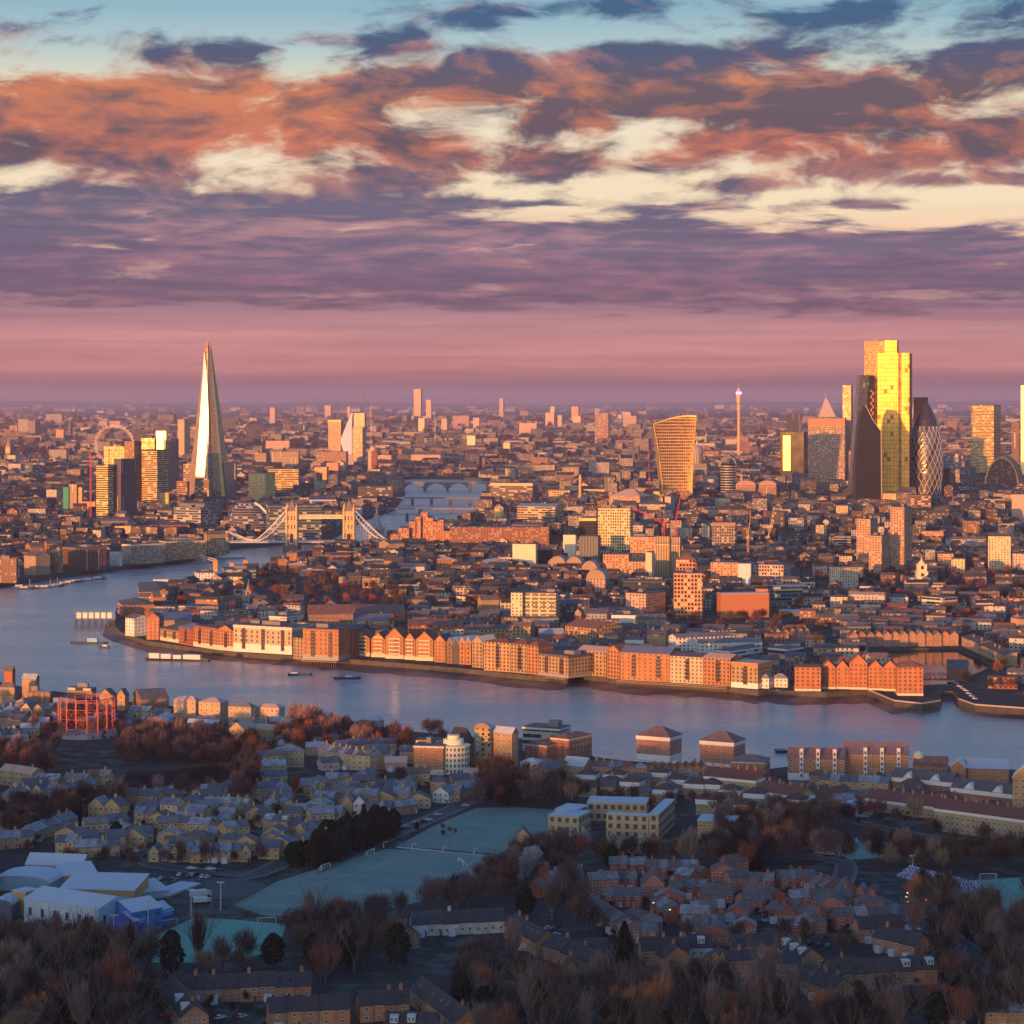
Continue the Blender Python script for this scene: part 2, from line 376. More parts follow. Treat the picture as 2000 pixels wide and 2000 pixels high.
def bldg(name, label, cat, org, ang, L1, L2, h, st='grid', col=(.4,.3,.2), roof='flat', rc=(.10,.10,.11), rh=3.0, frost=.3, group=None,
         win=None, cornice=None, base=None, chim=0, plant=0, sky=0, dorm=0, sides=True, dark=False, porch=None, chimc=None, rnd=None):
    rnd = rnd or random.Random(int(org[0]*7+org[1]*13)); a = R(ang)
    root = thing(name, label, cat, (org[0], org[1], 0), -a, group)
    mw = M()
    u = mw.wall((-L1,0), (0,0), 0, h); u = mw.wall((0,0), (0,L2), 0, h, 0, u); u = mw.wall((0,L2), (-L1,L2), 0, h, 0, u); mw.wall((-L1,L2), (-L1,0), 0, h, 0, u)
    mr = M(); roof_into(mr, roof, L1, L2, h, rh, .35 if h < 14 else .5, mw)
    c4 = (*col, 1)
    wo = mw.build('wall', st, root, c4); ro = mr.build('roof', 'roof', root, (*rc, frost))
    if cornice:
        m = M()
        for (x0,x1,y0,y1) in ((-L1-.3,.3,-.3,0),(0,.3,0,L2),(-L1-.3,-L1,0,L2)): m.box(x0,x1,y0,y1,h-cornice[1],h-.02)
        m.build('cornice', 'plain', root, (*cornice[0], 1))
    if base:
        m = M()
        for (x0,x1,y0,y1) in ((-L1-.12,.12,-.12,0),(0,.12,0,L2),(-L1-.12,-L1,0,L2)): m.box(x0,x1,y0,y1,0,base[1])
        m.build('ground_floor', 'plain', root, (*base[0], 1))
    if plant:
        m = M()
        for k in range(plant):
            w_, d_ = L1*rnd.uniform(.15,.35), L2*rnd.uniform(.2,.4); x = -L1*rnd.uniform(.2,.8); y = L2*rnd.uniform(.3,.6)
            m.box(x-w_/2, x+w_/2, y, y+d_, h+.4+k*.01, h+.4+rnd.uniform(1.8,3.5))
        m.build('roof_plant', 'roof', root, (.2,.2,.21,.35))
    cc_ = chimc or tuple(x*.9 for x in col)
    for k in range(chim):
        m = M(); cw = .55; m.box(-cw, cw, -.4, .4, 0, 2.2); m.box(-cw-.08, cw+.08, -.48, .48, 2.2, 2.4)
        for q in (-.3, .3): m.cyl(q, 0, 2.4, 2.9, .13, n=6)
        if roof == 'gy': pos = (-L1/2, L2*(k+.5)/chim, h+rh-.8)
        else: pos = (-L1*(k+.5)/chim, L2/2+rnd.uniform(-.3,.3), h+rh-.8)
        o = m.build('chimney', 'brick', ro, (*cc_, 1)); o.location = pos
    for k in range(sky):
        sl_ = rh/(L2/2) if roof == 'gx' else 0
        if roof != 'gx': break
        t_ = rnd.uniform(.35, .6); y = L2/2*t_; x = -L1*(k+.5)/sky+rnd.uniform(-.5,.5)
        m = M(); m.box(-.45,.45,-.6,.6,0,.08); o = m.build('skylight', 'pane', ro); o.location = (x, y, h+rh*t_+.26); o.rotation_euler = (math.atan(sl_), 0, 0)
    for k in range(dorm):
        if roof != 'gx': break
        y = L2/2*.25; x = -L1*(k+.5)/dorm
        m = M(); m.box(-1.3,1.3,0,L2/2*.6,0,rh*.62); m.box(-1.45,1.45,-.15,L2/2*.6,rh*.62,rh*.62+.15)
        o = m.build('dormer', 'plain', ro, (.5,.52,.54,1)); o.location = (x, y, h+rh*.25)
        for q in (-.6,.6): add_win(o, q, -.01, rh*.14, .8, rh*.4)
    if win:
        pitch, fl, ww, wh = win; nwin = 0
        nf = max(1, int(h/fl+.01)) if h >= fl else 1; fh = h/nf
        faces = [('f', L1)]+([('r', L2)] if sides else [])+([('l', L2)] if sides and ang < 14 and org[0] > 0 else [])
        tot = sum(max(1, int(L/pitch)) for _, L in faces)*nf
        if tot > 96: faces = faces[:2]
        tot = sum(max(1, int(L/pitch)) for _, L in faces)*nf
        if tot > 96: s = tot/96.0; pitch *= s
        for f, L in faces:
            n = max(1, int(L/pitch))
            if f != 'f' and L < 9 and h < 9 and rnd.random() < .5: continue
            for i in range(n):
                for k in range(nf):
                    t_ = (i+.5)*L/n; z = k*fh+fh*.32
                    if k == 0 and porch and f == 'f' and i == n//2: continue
                    if nwin >= 97: break
                    nwin += 1
                    if f == 'f': add_win(root, -L1+t_, 0, z, ww, min(wh, fh*.6), 0, dark)
                    elif f == 'r': add_win(root, 0, t_, z, ww, min(wh, fh*.6), R(90), dark)
                    else: add_win(root, -L1, t_, z, ww, min(wh, fh*.6), R(-90), dark)
        if porch: add_door(root, -L1+(n//2+.5)*L1/max(1, int(L1/pitch)) if False else -L1/2, 0, col=porch)
    return root
def cb(xl, xc, xr, yt, yb, ang, st='grid', col=(.4,.3,.2), name='office_block', label=None, cat='building', maxd=400, **k):
    """box standing with its near corner at photo column xc and base row yb; walls run to columns xl and xr"""
    o = G(xc, yb); a = R(ang); kD = k.get('D')
    tl, tr = (xl-1000)/F, (xr-1000)/F
    e1 = (-math.cos(a), math.sin(a)); e2 = (math.sin(a), math.cos(a))
    L1 = (tl*o.y-o.x)/(e1[0]-tl*e1[1]) if xl < xc else 12
    den = e2[0]-tr*e2[1]; L2 = (tr*o.y-o.x)/den if xr > xc and abs(den) > 1e-6 else k.pop('D', 20)
    k.pop('D', None)
    if L1 <= 0: L1 = 15
    if L2 <= 0: L2 = 20
    cap = 17 if o.y < 1700 else 26 if o.y < 3000 else 45
    L1 = min(L1, maxd); L2 = min(L2, maxd, cap if ang < 32 and not kD else maxd); L2 = kD or L2
    h = top_h(yt, o.y)
    return bldg(name, label, cat, (o.x, o.y), ang, L1, L2, h, st, col, **k)
def row(p0, p1, n, h, D, phrase, what, st='brick', col=(.3,.2,.1), cols=None, roof='gx', rcs=None, name='terraced_house', cat='house', group=None, gap=0.0, step=.5, jit=0.0, fr=(.2,.6), **k):
    """terrace of n houses whose front line runs from pixel p0 to p1 on the ground"""
    a, b = G(*p0), G(*p1); d = b-a; L = d.length; d.normalize(); ang = -math.degrees(math.atan2(d.y, d.x)); out = []
    rnd = random.Random(int(p0[0]*31+p0[1]*17)); back = Vector((-d.y, d.x, 0))
    for i in range(n):
        w_ = L/n; o = a+d*(w_*(i+1)-gap)+back*((i % 2)*step+rnd.uniform(0, jit))
        c = cols[rnd.randrange(len(cols))] if cols else col; f = rnd.uniform(.85, 1.15); c = tuple(x*f for x in c)
        rc = (rcs or [(.085,.085,.095),(.10,.08,.075),(.07,.075,.085)])[rnd.randrange(len(rcs) if rcs else 3)]
        kk = dict(k); rf = roof if isinstance(roof, str) else roof[rnd.randrange(len(roof))]
        if h < 9 and 'chim' not in kk: kk['chim'] = 1 if rnd.random() < .45 else 0
        if 'sky' in kk: kk['sky'] = rnd.randrange(kk['sky']+1)
        if 'dorm' in kk: kk['dorm'] = 1 if rnd.random() < kk['dorm'] else 0
        hh = h*rnd.choice((1,1,.97,1.04))
        out.append(bldg(name, None, cat, (o.x, o.y), ang, w_-gap, D, hh, st, c, roof=rf, rc=rc, frost=rnd.uniform(*fr), group=group or phrase, rnd=rnd, sides=(i == n-1), **kk))
    label_lr(out, what, phrase); return out

# ------------------------------------------------------------------ ground, river, fields, roads
def ground_fn():
    p = E(nd('ShaderNodeNewGeometry').outputs['Position']); x, y, z = sep(p)
    a = noise(p, .012, 5, .6); b = noise(p, .09, 5, .6); c = noise(p, .9, 3)
    grass = mixc(smooth(b, .4, .65), (.022,.028,.018), (.085,.11,.105))
    hard = mixc(c, (.030,.030,.034), (.065,.064,.066))
    col = mixc(smooth(a+(b-.5)*.4, .44, .56), hard, grass)
    return pbsdf(col, .9, 0, .15)
MT['ground'] = mat('ground', ground_fn)
MT['quay'] = mat('quay_wall', lambda: pbsdf(mixc(noise(E(nd('ShaderNodeNewGeometry').outputs['Position']), .15, 5), (.035,.034,.026), (.13,.12,.10)), .9, 0, .2))
def field_fn(c1, c2, c3):
    def fn():
        p = E(nd('ShaderNodeNewGeometry').outputs['Position']); x, y, z = sep(p)
        u = x*.42+y*.9
        st = noise(vec(x*.012, y*.16, 0.0), 1.0, 4, .6); b = noise(p, .045, 5, .65)
        st = clamp01(st*.7+mth('PINGPONG', u*.09, 1.0)*.35); wr = smooth(noise(p, .09, 6, .7), .48, .72); return pbsdf(mixc(wr*.45, mixc(smooth(b, .35, .7), mixc(st, c1, c2), c3), (.07,.10,.075)), .9, 0, .15)
    return fn
MT['turf'] = mat('frosted_turf', field_fn((.10,.19,.175), (.20,.31,.285), (.22,.29,.26)))
MT['turf2'] = mat('artificial_turf', field_fn((.12,.32,.26), (.15,.35,.29), (.17,.36,.31)))
MT['road'] = mat('asphalt', lambda: pbsdf(mixc(noise(E(nd('ShaderNodeNewGeometry').outputs['Position']), .4, 4), (.032,.036,.045), (.075,.08,.09)), .7, 0, .3))
MT['line'] = mat('white_line', lambda: pbsdf((.55,.58,.58), .7))
MT['mud'] = mat('river_mud', lambda: pbsdf(mixc(smooth(noise(E(nd('ShaderNodeNewGeometry').outputs['Position']), .03, 6, .65), .4, .6), (.06,.038,.030), (.15,.10,.08)), .55, 0, .4,
   normal=bump(noise(E(nd('ShaderNodeNewGeometry').outputs['Position']), .1, 5), 1.0, .6)))
def water_fn():
    p = E(nd('ShaderNodeNewGeometry').outputs['Position']); x, y, z = sep(p)
    w1 = noise(vec(x*.010, y*.035, 0.0), 1.0, 6, .62, .4); w2 = noise(vec(x*.08, y*.22, 2.0), 1.0, 4, .6)
    big = noise(vec(x*.004, y*.012, 5.0), 1.0, 4, .55)
    b = pbsdf((.25,.31,.34), smooth(big, .35, .7)*.10+.24, 0, .8, normal=bump(w1*2.4+w2*.6+noise(vec(x*.0035+y*.001, y*.085, 9.0), 1.0, 3, .5)*2.2, 1.0, .4)); put(b.inputs['IOR'], 1.33)
    return b
MT['water'] = mat('river_water', water_fn)
def dock_fn():
    b = pbsdf((.02,.025,.035), .06, 0, .8, normal=bump(noise(E(nd('ShaderNodeNewGeometry').outputs['Position']), .2, 3), .3, .08)); put(b.inputs['IOR'], 1.33); return b
MT['dock'] = mat('dock_water', dock_fn)

WZ = -6.0
NORTH = [(2060,1388),(2000,1383),(1904,1376),(1873,1365),(1862,1350),(1840,1350),(1836,1368),(1800,1374),(1746,1368),(1700,1349),(1694,1347),(1614,1352),(1500,1347),(1481,1349),(1424,1342),(1215,1329),
 (1186,1323),(1127,1317),(1109,1325),(1000,1316),(940,1309),(772,1294),(676,1287),(500,1277),(375,1264),(285,1251),(235,1234),(224,1222),(222,1205),(230,1198),(269,1167),(347,1151),(425,1139),(487,1112),(523,1108),(552,1098),
 (610,1074),(690,1068),(759,1056),(880,1032),(925,1003),(950,968),(958,947),(965,936),(890,931.5)]
SOUTH = [(790,931.5),(786,946),(791,962),(771,990),(707,1012),(645,1048),(585,1054),(520,1060),(448,1065),(414,1081),(375,1087),(233,1105),(155,1115),(0,1138),(-80,1150)]
NEAR = [(-90,1322),(0,1332),(60,1345),(110,1350),(194,1362),(250,1370),(330,1378),(450,1392),(560,1408),(640,1414),(700,1412),(798,1428),(930,1440),(1020,1442),(1124,1452),(1160,1478),(1222,1486),(1360,1494),(1400,1498),(1490,1503),
 (1540,1497),(1780,1500),(1900,1495),(2000,1505),(2100,1512)]
BASINS = {'north': [(1690,1268),(1868,1265),(1945,1300),(1850,1336),(1800,1338),(1690,1332)], 'near': [(250,1505),(330,1497),(425,1488),(458,1492),(450,1530),(380,1550),(270,1548),(235,1530)]}
far_poly = [G(*p) for p in NORTH+SOUTH]+[Vector((-4000,2600,0)),Vector((-28000,2600,0)),Vector((-28000,61000,0)),Vector((28000,61000,0)),Vector((28000,1500,0)),Vector((3000,1500,0))]
near_poly = [G(*p) for p in NEAR]+[Vector((3000,1340,0)),Vector((6000,1300,0)),Vector((6000,-1200,0)),Vector((-6000,-1200,0)),Vector((-6000,1900,0)),Vector((-1500,1800,0))]
gm = M()
for outer, hole in ((far_poly, BASINS['north']), (near_poly, BASINS['near'])):
    hp = [G(*p) for p in hole]; allp = outer+hp
    for t in tessellate_polygon([outer, hp]):
        tri = [allp[i] for i in t]; n = (tri[1]-tri[0]).cross(tri[2]-tri[0])
        if n.z < 0: tri.reverse()
        gm.q(tri, 0)
    for lp in (outer, hp):
        for i in range(len(lp)):
            a, b = lp[i], lp[(i+1) % len(lp)]
            gm.q([(a.x,a.y,WZ-2),(b.x,b.y,WZ-2),(b.x,b.y,0),(a.x,a.y,0)], 1)
setp(gm.build('ground', ['ground', 'quay']), kind='structure')
def sheet(name, pts, z, m, kind='structure'):
    mm = M(); P = [Vector((p[0], p[1], z)) for p in pts]
    for t in tessellate_polygon([P]):
        tri = [P[i] for i in t]
        if (tri[1]-tri[0]).cross(tri[2]-tri[0]).z < 0: tri.reverse()
        mm.q(tri)
    return setp(mm.build(name, m), kind=kind)
sheet('river_water', [(-28000,900),(28000,900),(28000,7500),(-28000,7500)], WZ, 'water')
# still dock basins lie between their walls, a little above the low-tide river
for k in BASINS:
    c = [G(*p) for p in BASINS[k]]; mx = sum((p.x for p in c))/len(c); my = sum((p.y for p in c))/len(c)
    sheet('dock_water', [((p.x-mx)*1.02+mx, (p.y-my)*1.02+my) for p in c], -2.0, 'dock')
# foreshore bared by the low tide
fs = M(); rnd = random.Random(5)
shore = [p for p in NORTH[:31]]; prev = None
wid = lambda px: 34 if 1500 < px < 1760 else 14 if px > 1760 else 30 if px > 900 else 34 if px > 640 else 20 if px > 380 else 30
for i in range(len(shore)-1):
    p0, p1 = shore[i], shore[i+1]; n = max(1, int(abs(p0[0]-p1[0])/25))
    for k in range(n):
        t0 = k/n; px = p0[0]+(p1[0]-p0[0])*t0; py = p0[1]+(p1[1]-p0[1])*t0
        a = G(px, py); wd = wid(px)*rnd.uniform(.75, 1.25)
        cur = [(a.x, a.y+1, -3.6), (a.x-wd*.1, a.y-wd*.45, -5.2), (a.x-wd*.2, a.y-wd*1.0, WZ-.35)]
        if prev:
            for j in (0, 1): fs.q([cur[j+1], prev[j+1], prev[j], cur[j]])
        prev = cur
setp(fs.build('foreshore', 'mud', smoothf=True), kind='structure')

def strip(name, px, wd, m='road', z=.004, dash=False):
    P = [G(*p) for p in px]; mm = M(); L = []; out = []
    Q = []
    for i in range(len(P)-1):
        n = max(1, int((P[i+1]-P[i]).length/12))
        for k in range(n): 
            p_1 = P[i-1] if i else P[i]; p2 = P[i+1]; p3 = P[i+2] if i+2 < len(P) else p2; t = k/n
            Q.append(.5*((2*P[i])+(p2-p_1)*t+(2*p_1-5*P[i]+4*p2-p3)*t*t+(3*P[i]-p_1-3*p2+p3)*t**3))
    Q.append(P[-1])
    for i, q in enumerate(Q):
        d = (Q[min(i+1, len(Q)-1)]-Q[max(i-1, 0)]).normalized(); s = Vector((-d.y, d.x, 0))*wd/2; L.append((q-s, q+s))
    for a, b in zip(L, L[1:]): mm.q([(a[0].x,a[0].y,z),(b[0].x,b[0].y,z),(b[1].x,b[1].y,z),(a[1].x,a[1].y,z)])
    o = setp(mm.build(name, m), kind='structure')
    if name == 'road':                    # pavements with a kerb each side
        for sgn in (-1, 1):
            k = M()
            for i in range(len(Q)-1):
                rr = []
                for j in (i, i+1):
                    d = (Q[min(j+1, len(Q)-1)]-Q[max(j-1, 0)]).normalized(); s = Vector((-d.y, d.x, 0))*sgn
                    rr.append((Q[j]+s*(wd/2), Q[j]+s*(wd/2+1.8)))
                a0, a1 = rr[0]; b0, b1 = rr[1]; h = .12
                f1 = [(a0.x,a0.y,h),(b0.x,b0.y,h),(b1.x,b1.y,h),(a1.x,a1.y,h)]; k.q(f1 if sgn > 0 else f1[::-1])
                k.q([(a0.x,a0.y,0),(b0.x,b0.y,0),(b0.x,b0.y,h),(a0.x,a0.y,h)])
            setp(k.build('pavement', 'plain', None, (.13,.13,.135,1)), kind='structure')
    if dash:
        dm = M()
        for i in range(0, len(Q)-1, 1):
            d = (Q[i+1]-Q[i]).normalized(); s = Vector((-d.y, d.x, 0))*.09; a = Q[i]; b = Q[i]+d*4
            dm.q([(a.x-s.x,a.y-s.y,z+.004),(b.x-s.x,b.y-s.y,z+.004),(b.x+s.x,b.y+s.y,z+.004),(a.x+s.x,a.y+s.y,z+.004)])
        setp(dm.build('road_marking', 'line'), kind='structure')
    return Q
strip('road', [(1640,1735),(1700,1755),(1762,1783),(1800,1800),(1850,1828),(1890,1860),(1920,1905),(1925,1950),(1905,2010)], 9, dash=True)
strip('road', [(600,1705),(780,1625),(850,1595),(935,1557),(985,1535)], 8, dash=True)
strip('road', [(262,1662),(300,1690),(380,1700),(470,1715),(560,1680),(640,1620)], 8)
strip('road', [(1400,1722),(1470,1718),(1560,1700),(1640,1735)], 7)
strip('road', [(1230,1795),(1330,1770),(1420,1740),(1400,1722)], 6)
strip('road', [(1325,1760),(1330,1790),(1400,1832),(1500,1850)], 6)
strip('road', [(140,1620),(330,1612),(480,1585),(640,1545),(800,1522),(870,1520)], 6)
strip('road', [(1130,1600),(1210,1560),(1340,1535),(1480,1545)], 6)
strip('road', [(1520,1680),(1580,1672),(1650,1685),(1640,1735)], 7)
strip('road', [(1480,1600),(1600,1592),(1700,1612),(1850,1640),(2060,1650)], 7)
strip('car_park', [(350,1722),(440,1735),(470,1752)], 36)
strip('path', [(960,1672),(870,1664),(775,1654)], 3, 'plain')
sheet('playing_field', [G(*p) for p in [(455,1768),(540,1722),(640,1690),(755,1658),(850,1662),(962,1672),(940,1700),(905,1745),(700,1785),(520,1790)]], .008, 'turf')
sheet('playing_field', [G(*p) for p in [(775,1652),(850,1612),(930,1578),(1000,1576),(1095,1582),(1085,1620),(1040,1640),(970,1668),(870,1660)]], .012, 'turf')
sheet('playing_field', [G(*p) for p in [(258,1850),(378,1792),(460,1796),(560,1806),(540,1860),(400,1880),(290,1880)]], .008, 'turf2')
sheet('playing_field', [G(*p) for p in [(1850,1722),(2080,1708),(2080,1790),(1960,1800),(1880,1765)]], .008, 'turf2')
sheet('playing_field', [G(*p) for p in [(1590,1630),(1650,1632),(1700,1650),(1760,1672),(1660,1680),(1620,1655)]], .008, 'turf2')
def lines(px, closed=True, wd=.22):
    P = [G(*p) for p in px]; mm = M(); n = len(P)
    for i in range(n if closed else n-1):
        a, b = P[i], P[(i+1) % n]; d = (b-a).normalized(); s = Vector((-d.y, d.x, 0))*wd/2
        mm.q([(a.x-s.x,a.y-s.y,.018),(b.x-s.x,b.y-s.y,.018),(b.x+s.x,b.y+s.y,.018),(a.x+s.x,a.y+s.y,.018)])
    setp(mm.build('pitch_marking', 'line'), kind='structure')
lines([(560,1745),(800,1672),(925,1680),(860,1740)]); lines([(680,1709),(893,1710)], False)
lines([(1865,1725),(2070,1712),(2070,1775),(1925,1790)]); lines([(1960,1719),(1990,1745),(2070,1742)], False)

# ------------------------------------------------------------------ haze over the whole place
hz = M(); hz.box(-29000, 29000, -1400, 61500, -9.0, 335.0)
def haze_fn():
    v = nd('ShaderNodeVolumePrincipled'); v.inputs['Color'].default_value = (.80,.70,.98,1); v.inputs['Density'].default_value = 2.7e-5; v.inputs['Anisotropy'].default_value = 0.2
    return v
MT['haze'] = mat('haze', haze_fn)
setp(hz.build('haze', 'haze'), kind='stuff')

# ------------------------------------------------------------------ trees
def bare_tree_mesh(seed, H_=13.0, W_=5.0, ntw=950, tall=False, weep=False, base=.22):
    r = random.Random(seed); tr = M(); cr = M()
    tips = []
    def limb(a, d, L, w, lvl):
        segs = 3; p = Vector(a); d = Vector(d).normalized()
        for k in range(segs):
            d2 = (d+Vector((r.uniform(-.25,.25), r.uniform(-.25,.25), r.uniform(-.05,.22)))).normalized(); q = p+d2*L/segs
            tr.bar(p, q, w*(1-.25*k), 0, w*(1-.25*(k+1))); 
            if lvl < 2:
                for _ in range(2):
                    e = (d2+Vector((r.uniform(-1,1), r.uniform(-1,1), r.uniform(0,.8)))*.9).normalized(); limb(q, e, L*.55, w*.42, lvl+1)
            tips.append((q, d2)); p = q; d = d2
    th = H_*base; tr.bar((0,0,-.3), (0,0,th), .55*H_/13, 0, .38*H_/13)
    n = 7
    for i in range(n):
        a = 2*math.pi*i/n+r.uniform(-.3,.3); sp = r.uniform(.35,.95)*(.5 if tall else 1)
        limb((0,0,th*r.uniform(.7,1)), (math.cos(a)*sp, math.sin(a)*sp, 1), H_*.56*r.uniform(.8,1.1), .30*H_/13, 0)
    cz = H_*.6
    lobes = [(Vector((r.uniform(-1,1)*W_*.5, r.uniform(-1,1)*W_*.5, cz+r.uniform(-.8,.9)*H_*.2)), r.uniform(.42,.62)) for _ in range(9)]
    for _ in range(ntw):
        c, s = lobes[r.randrange(9)]
        d = Vector((r.gauss(0,1), r.gauss(0,1), r.gauss(.25,1))).normalized()
        rad = r.random()**.4
        p = c+Vector((d.x*W_*s*rad, d.y*W_*s*rad, d.z*H_*.38*s*rad*1.15))
        if p.z < th*.8: p.z = th*.8+r.random()*2
        o = Vector((p.x, p.y, p.z-th)).normalized()
        dr = (o*.8+Vector((r.uniform(-.5,.5), r.uniform(-.5,.5), r.uniform(0,1.0) if not weep else r.uniform(-1.2,-.2)))).normalized()
        L = r.uniform(.9,2.5)*H_/13; w_ = r.uniform(.045,.10)*H_/13; sd = dr.cross(Vector((r.uniform(-1,1), r.uniform(-1,1), r.uniform(-1,1)))).normalized()*w_
        q = p+dr*L
        cr.q([p-sd, p+sd, q+sd*.3, q-sd*.3])
    return tr, cr
def leafy_mesh(seed, H_=12.0, W_=4.0, n=1600, cone=False):
    r = random.Random(seed); tr = M(); cr = M(); tr.bar((0,0,-.3), (0,0,H_*.8), .5, 0, .12)
    for _ in range(n):
        t = r.random()**(.8 if cone else .6); z = H_*(.08+.92*t); R_ = W_*((1-t)*1.0+.05) if cone else W_*math.sin(math.pi*min(1, .12+t*.86))**.6
        a = r.uniform(0, 2*math.pi); rr = R_*r.uniform(.6,1.0)*(1+.2*math.sin(a*3+z)); p = Vector((rr*math.cos(a), rr*math.sin(a), z))
        u = Vector((r.uniform(-1,1), r.uniform(-1,1), r.uniform(-.4,.6))).normalized(); v = u.cross(Vector((r.uniform(-1,1), r.uniform(-1,1), r.uniform(-1,1)))).normalized()
        s = r.uniform(.25,.6)
        cr.q([p-u*s-v*s*.5, p+u*s-v*s*.5, p+u*s*.6+v*s*.6, p-u*s*.6+v*s*.6])
    return tr, cr
def meshdata(m, name, mt):
    me = bpy.data.meshes.new(name); me.from_pydata(m.v, [], m.f); me.materials.append(MT[mt]); return me
TREES = {}
def reg(key, pair): TREES[key] = (meshdata(pair[0], 'trunk', 'bark'), meshdata(pair[1], 'crown', 'twig'))
for i in range(6): reg(('bare', i), bare_tree_mesh(10+i, 13, 4.6+(i % 3)*.5))
for i in range(3): reg(('tall', i), bare_tree_mesh(30+i, 16, 2.9, tall=True, ntw=1400))
for i in range(2): reg(('wide', i), bare_tree_mesh(40+i, 12, 6.4, ntw=1900, weep=(i == 1)))
for i in range(3): reg(('ever', i), leafy_mesh(50+i, 11, 3.6))
reg(('fir', 0), leafy_mesh(60, 14, 4.0, 1500, True))
BROWN = (.105,.068,.056); RED = (.24,.085,.06); ORANGE = (.46,.17,.075); PINK = (.25,.16,.155); TAN = (.25,.18,.125); DARK = (.045,.035,.037); GREEN = (.020,.032,.024); PURP = (.115,.078,.088)
NAMES = {'bare':'bare_tree','tall':'bare_tree','wide':'bare_tree','ever':'evergreen_tree','fir':'conifer_tree'}
def cname(c):
    r, g, b = c
    if g > r*1.1: return 'dark green'
    if r > .42: return 'orange-twigged'
    if g < r*.36: return 'reddish'
    if r > .20: return 'pale'
    return 'dark brown' if r > .075 else 'blackish'
def inpoly(x, y, P):
    c = False; n = len(P)
    for i in range(n):
        (x0,y0),(x1,y1) = P[i], P[(i+1) % n]
        if (y0 > y) != (y1 > y) and x < (x1-x0)*(y-y0)/(y1-y0)+x0: c = not c
    return c
def fill(P, spacing, rnd):
    W_ = [G(*p) for p in P]; Q = [(p.x, p.y) for p in W_]; out = []
    x0, x1 = min(q[0] for q in Q), max(q[0] for q in Q); y0, y1 = min(q[1] for q in Q), max(q[1] for q in Q)
    y = y0; k = 0
    while y < y1:
        x = x0+(k % 2)*spacing/2
        while x < x1:
            xx, yy = x+rnd.uniform(-.38,.38)*spacing, y+rnd.uniform(-.38,.38)*spacing
            if inpoly(xx, yy, Q): out.append((xx, yy))
            x += spacing
        y += spacing*.86; k += 1
    return out
def pick(rnd, pal):
    t = rnd.random()*sum(w_ for _, _, w_ in pal)
    for kind, c, w_ in pal:
        t -= w_
        if t <= 0: return kind, c
    return pal[-1][:2]
PAL = [('bare',BROWN,4),('bare',DARK,4),('tall',BROWN,2),('bare',RED,2),('wide',PURP,1.5),('bare',ORANGE,.7),('tall',PINK,1),('wide',TAN,.7),('ever',GREEN,.4)]
PALD = [('bare',DARK,5),('bare',BROWN,3),('tall',DARK,1.5),('wide',PURP,1.5),('bare',RED,1.6),('tall',PINK,1.6),('wide',TAN,.8),('bare',ORANGE,.7),('ever',GREEN,2.6)]
PALR = [('bare',RED,1.5),('bare',BROWN,4),('bare',ORANGE,.5),('wide',PURP,2),('bare',DARK,1.5),('tall',PINK,1)]

# ------------------------------------------------------------------ buildings given by their outline on the ground
def fb(p0, p1, yt, D=18, st='brick', col=(.33,.19,.10), name='warehouse', label=None, cat='building', **k):
    a, b = G(*p0), G(*p1); d = b-a
    return bldg(name, label, cat, (b.x, b.y), -math.degrees(math.atan2(d.y, d.x)), d.length, D, top_h(yt, b.y), st, col, **k)
YB = (.36,.25,.135); RB = (.34,.13,.07); OB = (.40,.19,.085); CR = (.60,.54,.43); WH = (.68,.67,.62); GY = (.30,.30,.31); DG = (.10,.10,.11); GO = (.66,.50,.27); RU = (.36,.20,.12); PK = (.50,.34,.27); BR = (.22,.13,.09)
SL = (.085,.088,.10); TR = (.20,.09,.06); GR = (.16,.16,.17)

# ---- unseen towers added behind the viewpoint only to shade the near bank
for k in range(11):
    bldg('office_tower', f'unseen tower added behind the viewpoint, {ordn(k+1)} of those shading the near bank', 'office tower', (-330-104*k, -300), 0, 101, 60, 128+(k*7 % 5)-2, 'grid', GY, 'flat', GR, group='added shading towers behind the viewpoint')

# ---- riverside warehouses on the far bank, from the left
W = dict(frost=.35)
def bays(r_, a, b, h):
    """full height columns of dark balcony doors with their rails"""
    L = (b-a).length; n = int(L/15)
    for i in range(n):
        x = -L*(i+.5)/n+.9; m = M(); m.box(x-1.35, x+1.35, -.22, 0, 2.6, h-1.6); m.build('bay_glazing', 'pane', r_, (.02,.02,.03,1)); m = M(); z = 2.8
        while z < h-2.2: m.box(x-1.5, x+1.5, -.95, -.22, z, z+.14); m.box(x-1.5, x+1.5, -.95, -.88, z+.14, z+.85); z += 2.7
        m.box(x-1.5, x-1.44, -.9, -.22, 2.6, z-1.9); m.box(x+1.44, x+1.5, -.9, -.22, 2.6, z-1.9); m.build('balcony', 'metal', r_, (.16,.07,.05,1))
def wh(x0, y0, x1, y1, yt, col, label, D=18, roof='flat', rh=3.5, rc=SL, **k):
    w_ = k.pop('win', (3.1,2.7,1.45,1.75)); r_ = fb((x0,y0), (x1,y1), yt, D, 'brick', col, 'riverside_warehouse', label, 'warehouse', roof=roof, rh=rh, rc=rc, frost=k.pop('frost', .2), win=w_, dark=k.pop('dark', True), **k)
    bays(r_, G(x0,y0), G(x1,y1), top_h(yt, G(x1,y1).y)); return r_
wh(313,1250,349,1256,1232, YB, 'low tan riverside building left of the orange striped warehouse', roof='hip', base=(CR,3))
wh(349,1257,376,1262,1228, RB, 'narrow red and tan riverside house with a blue hipped roof', roof='hip', rc=(.12,.18,.28))
wh(378,1262,424,1269,1228, OB, 'orange brick warehouse with red window strips, leftmost of the long riverfront', roof='flat', rc=TR, base=(CR,4))
wh(425,1269,455,1272,1232, OB, 'orange warehouse with a small pale gable beside the striped one', roof='gy', rh=4, base=(CR,4))
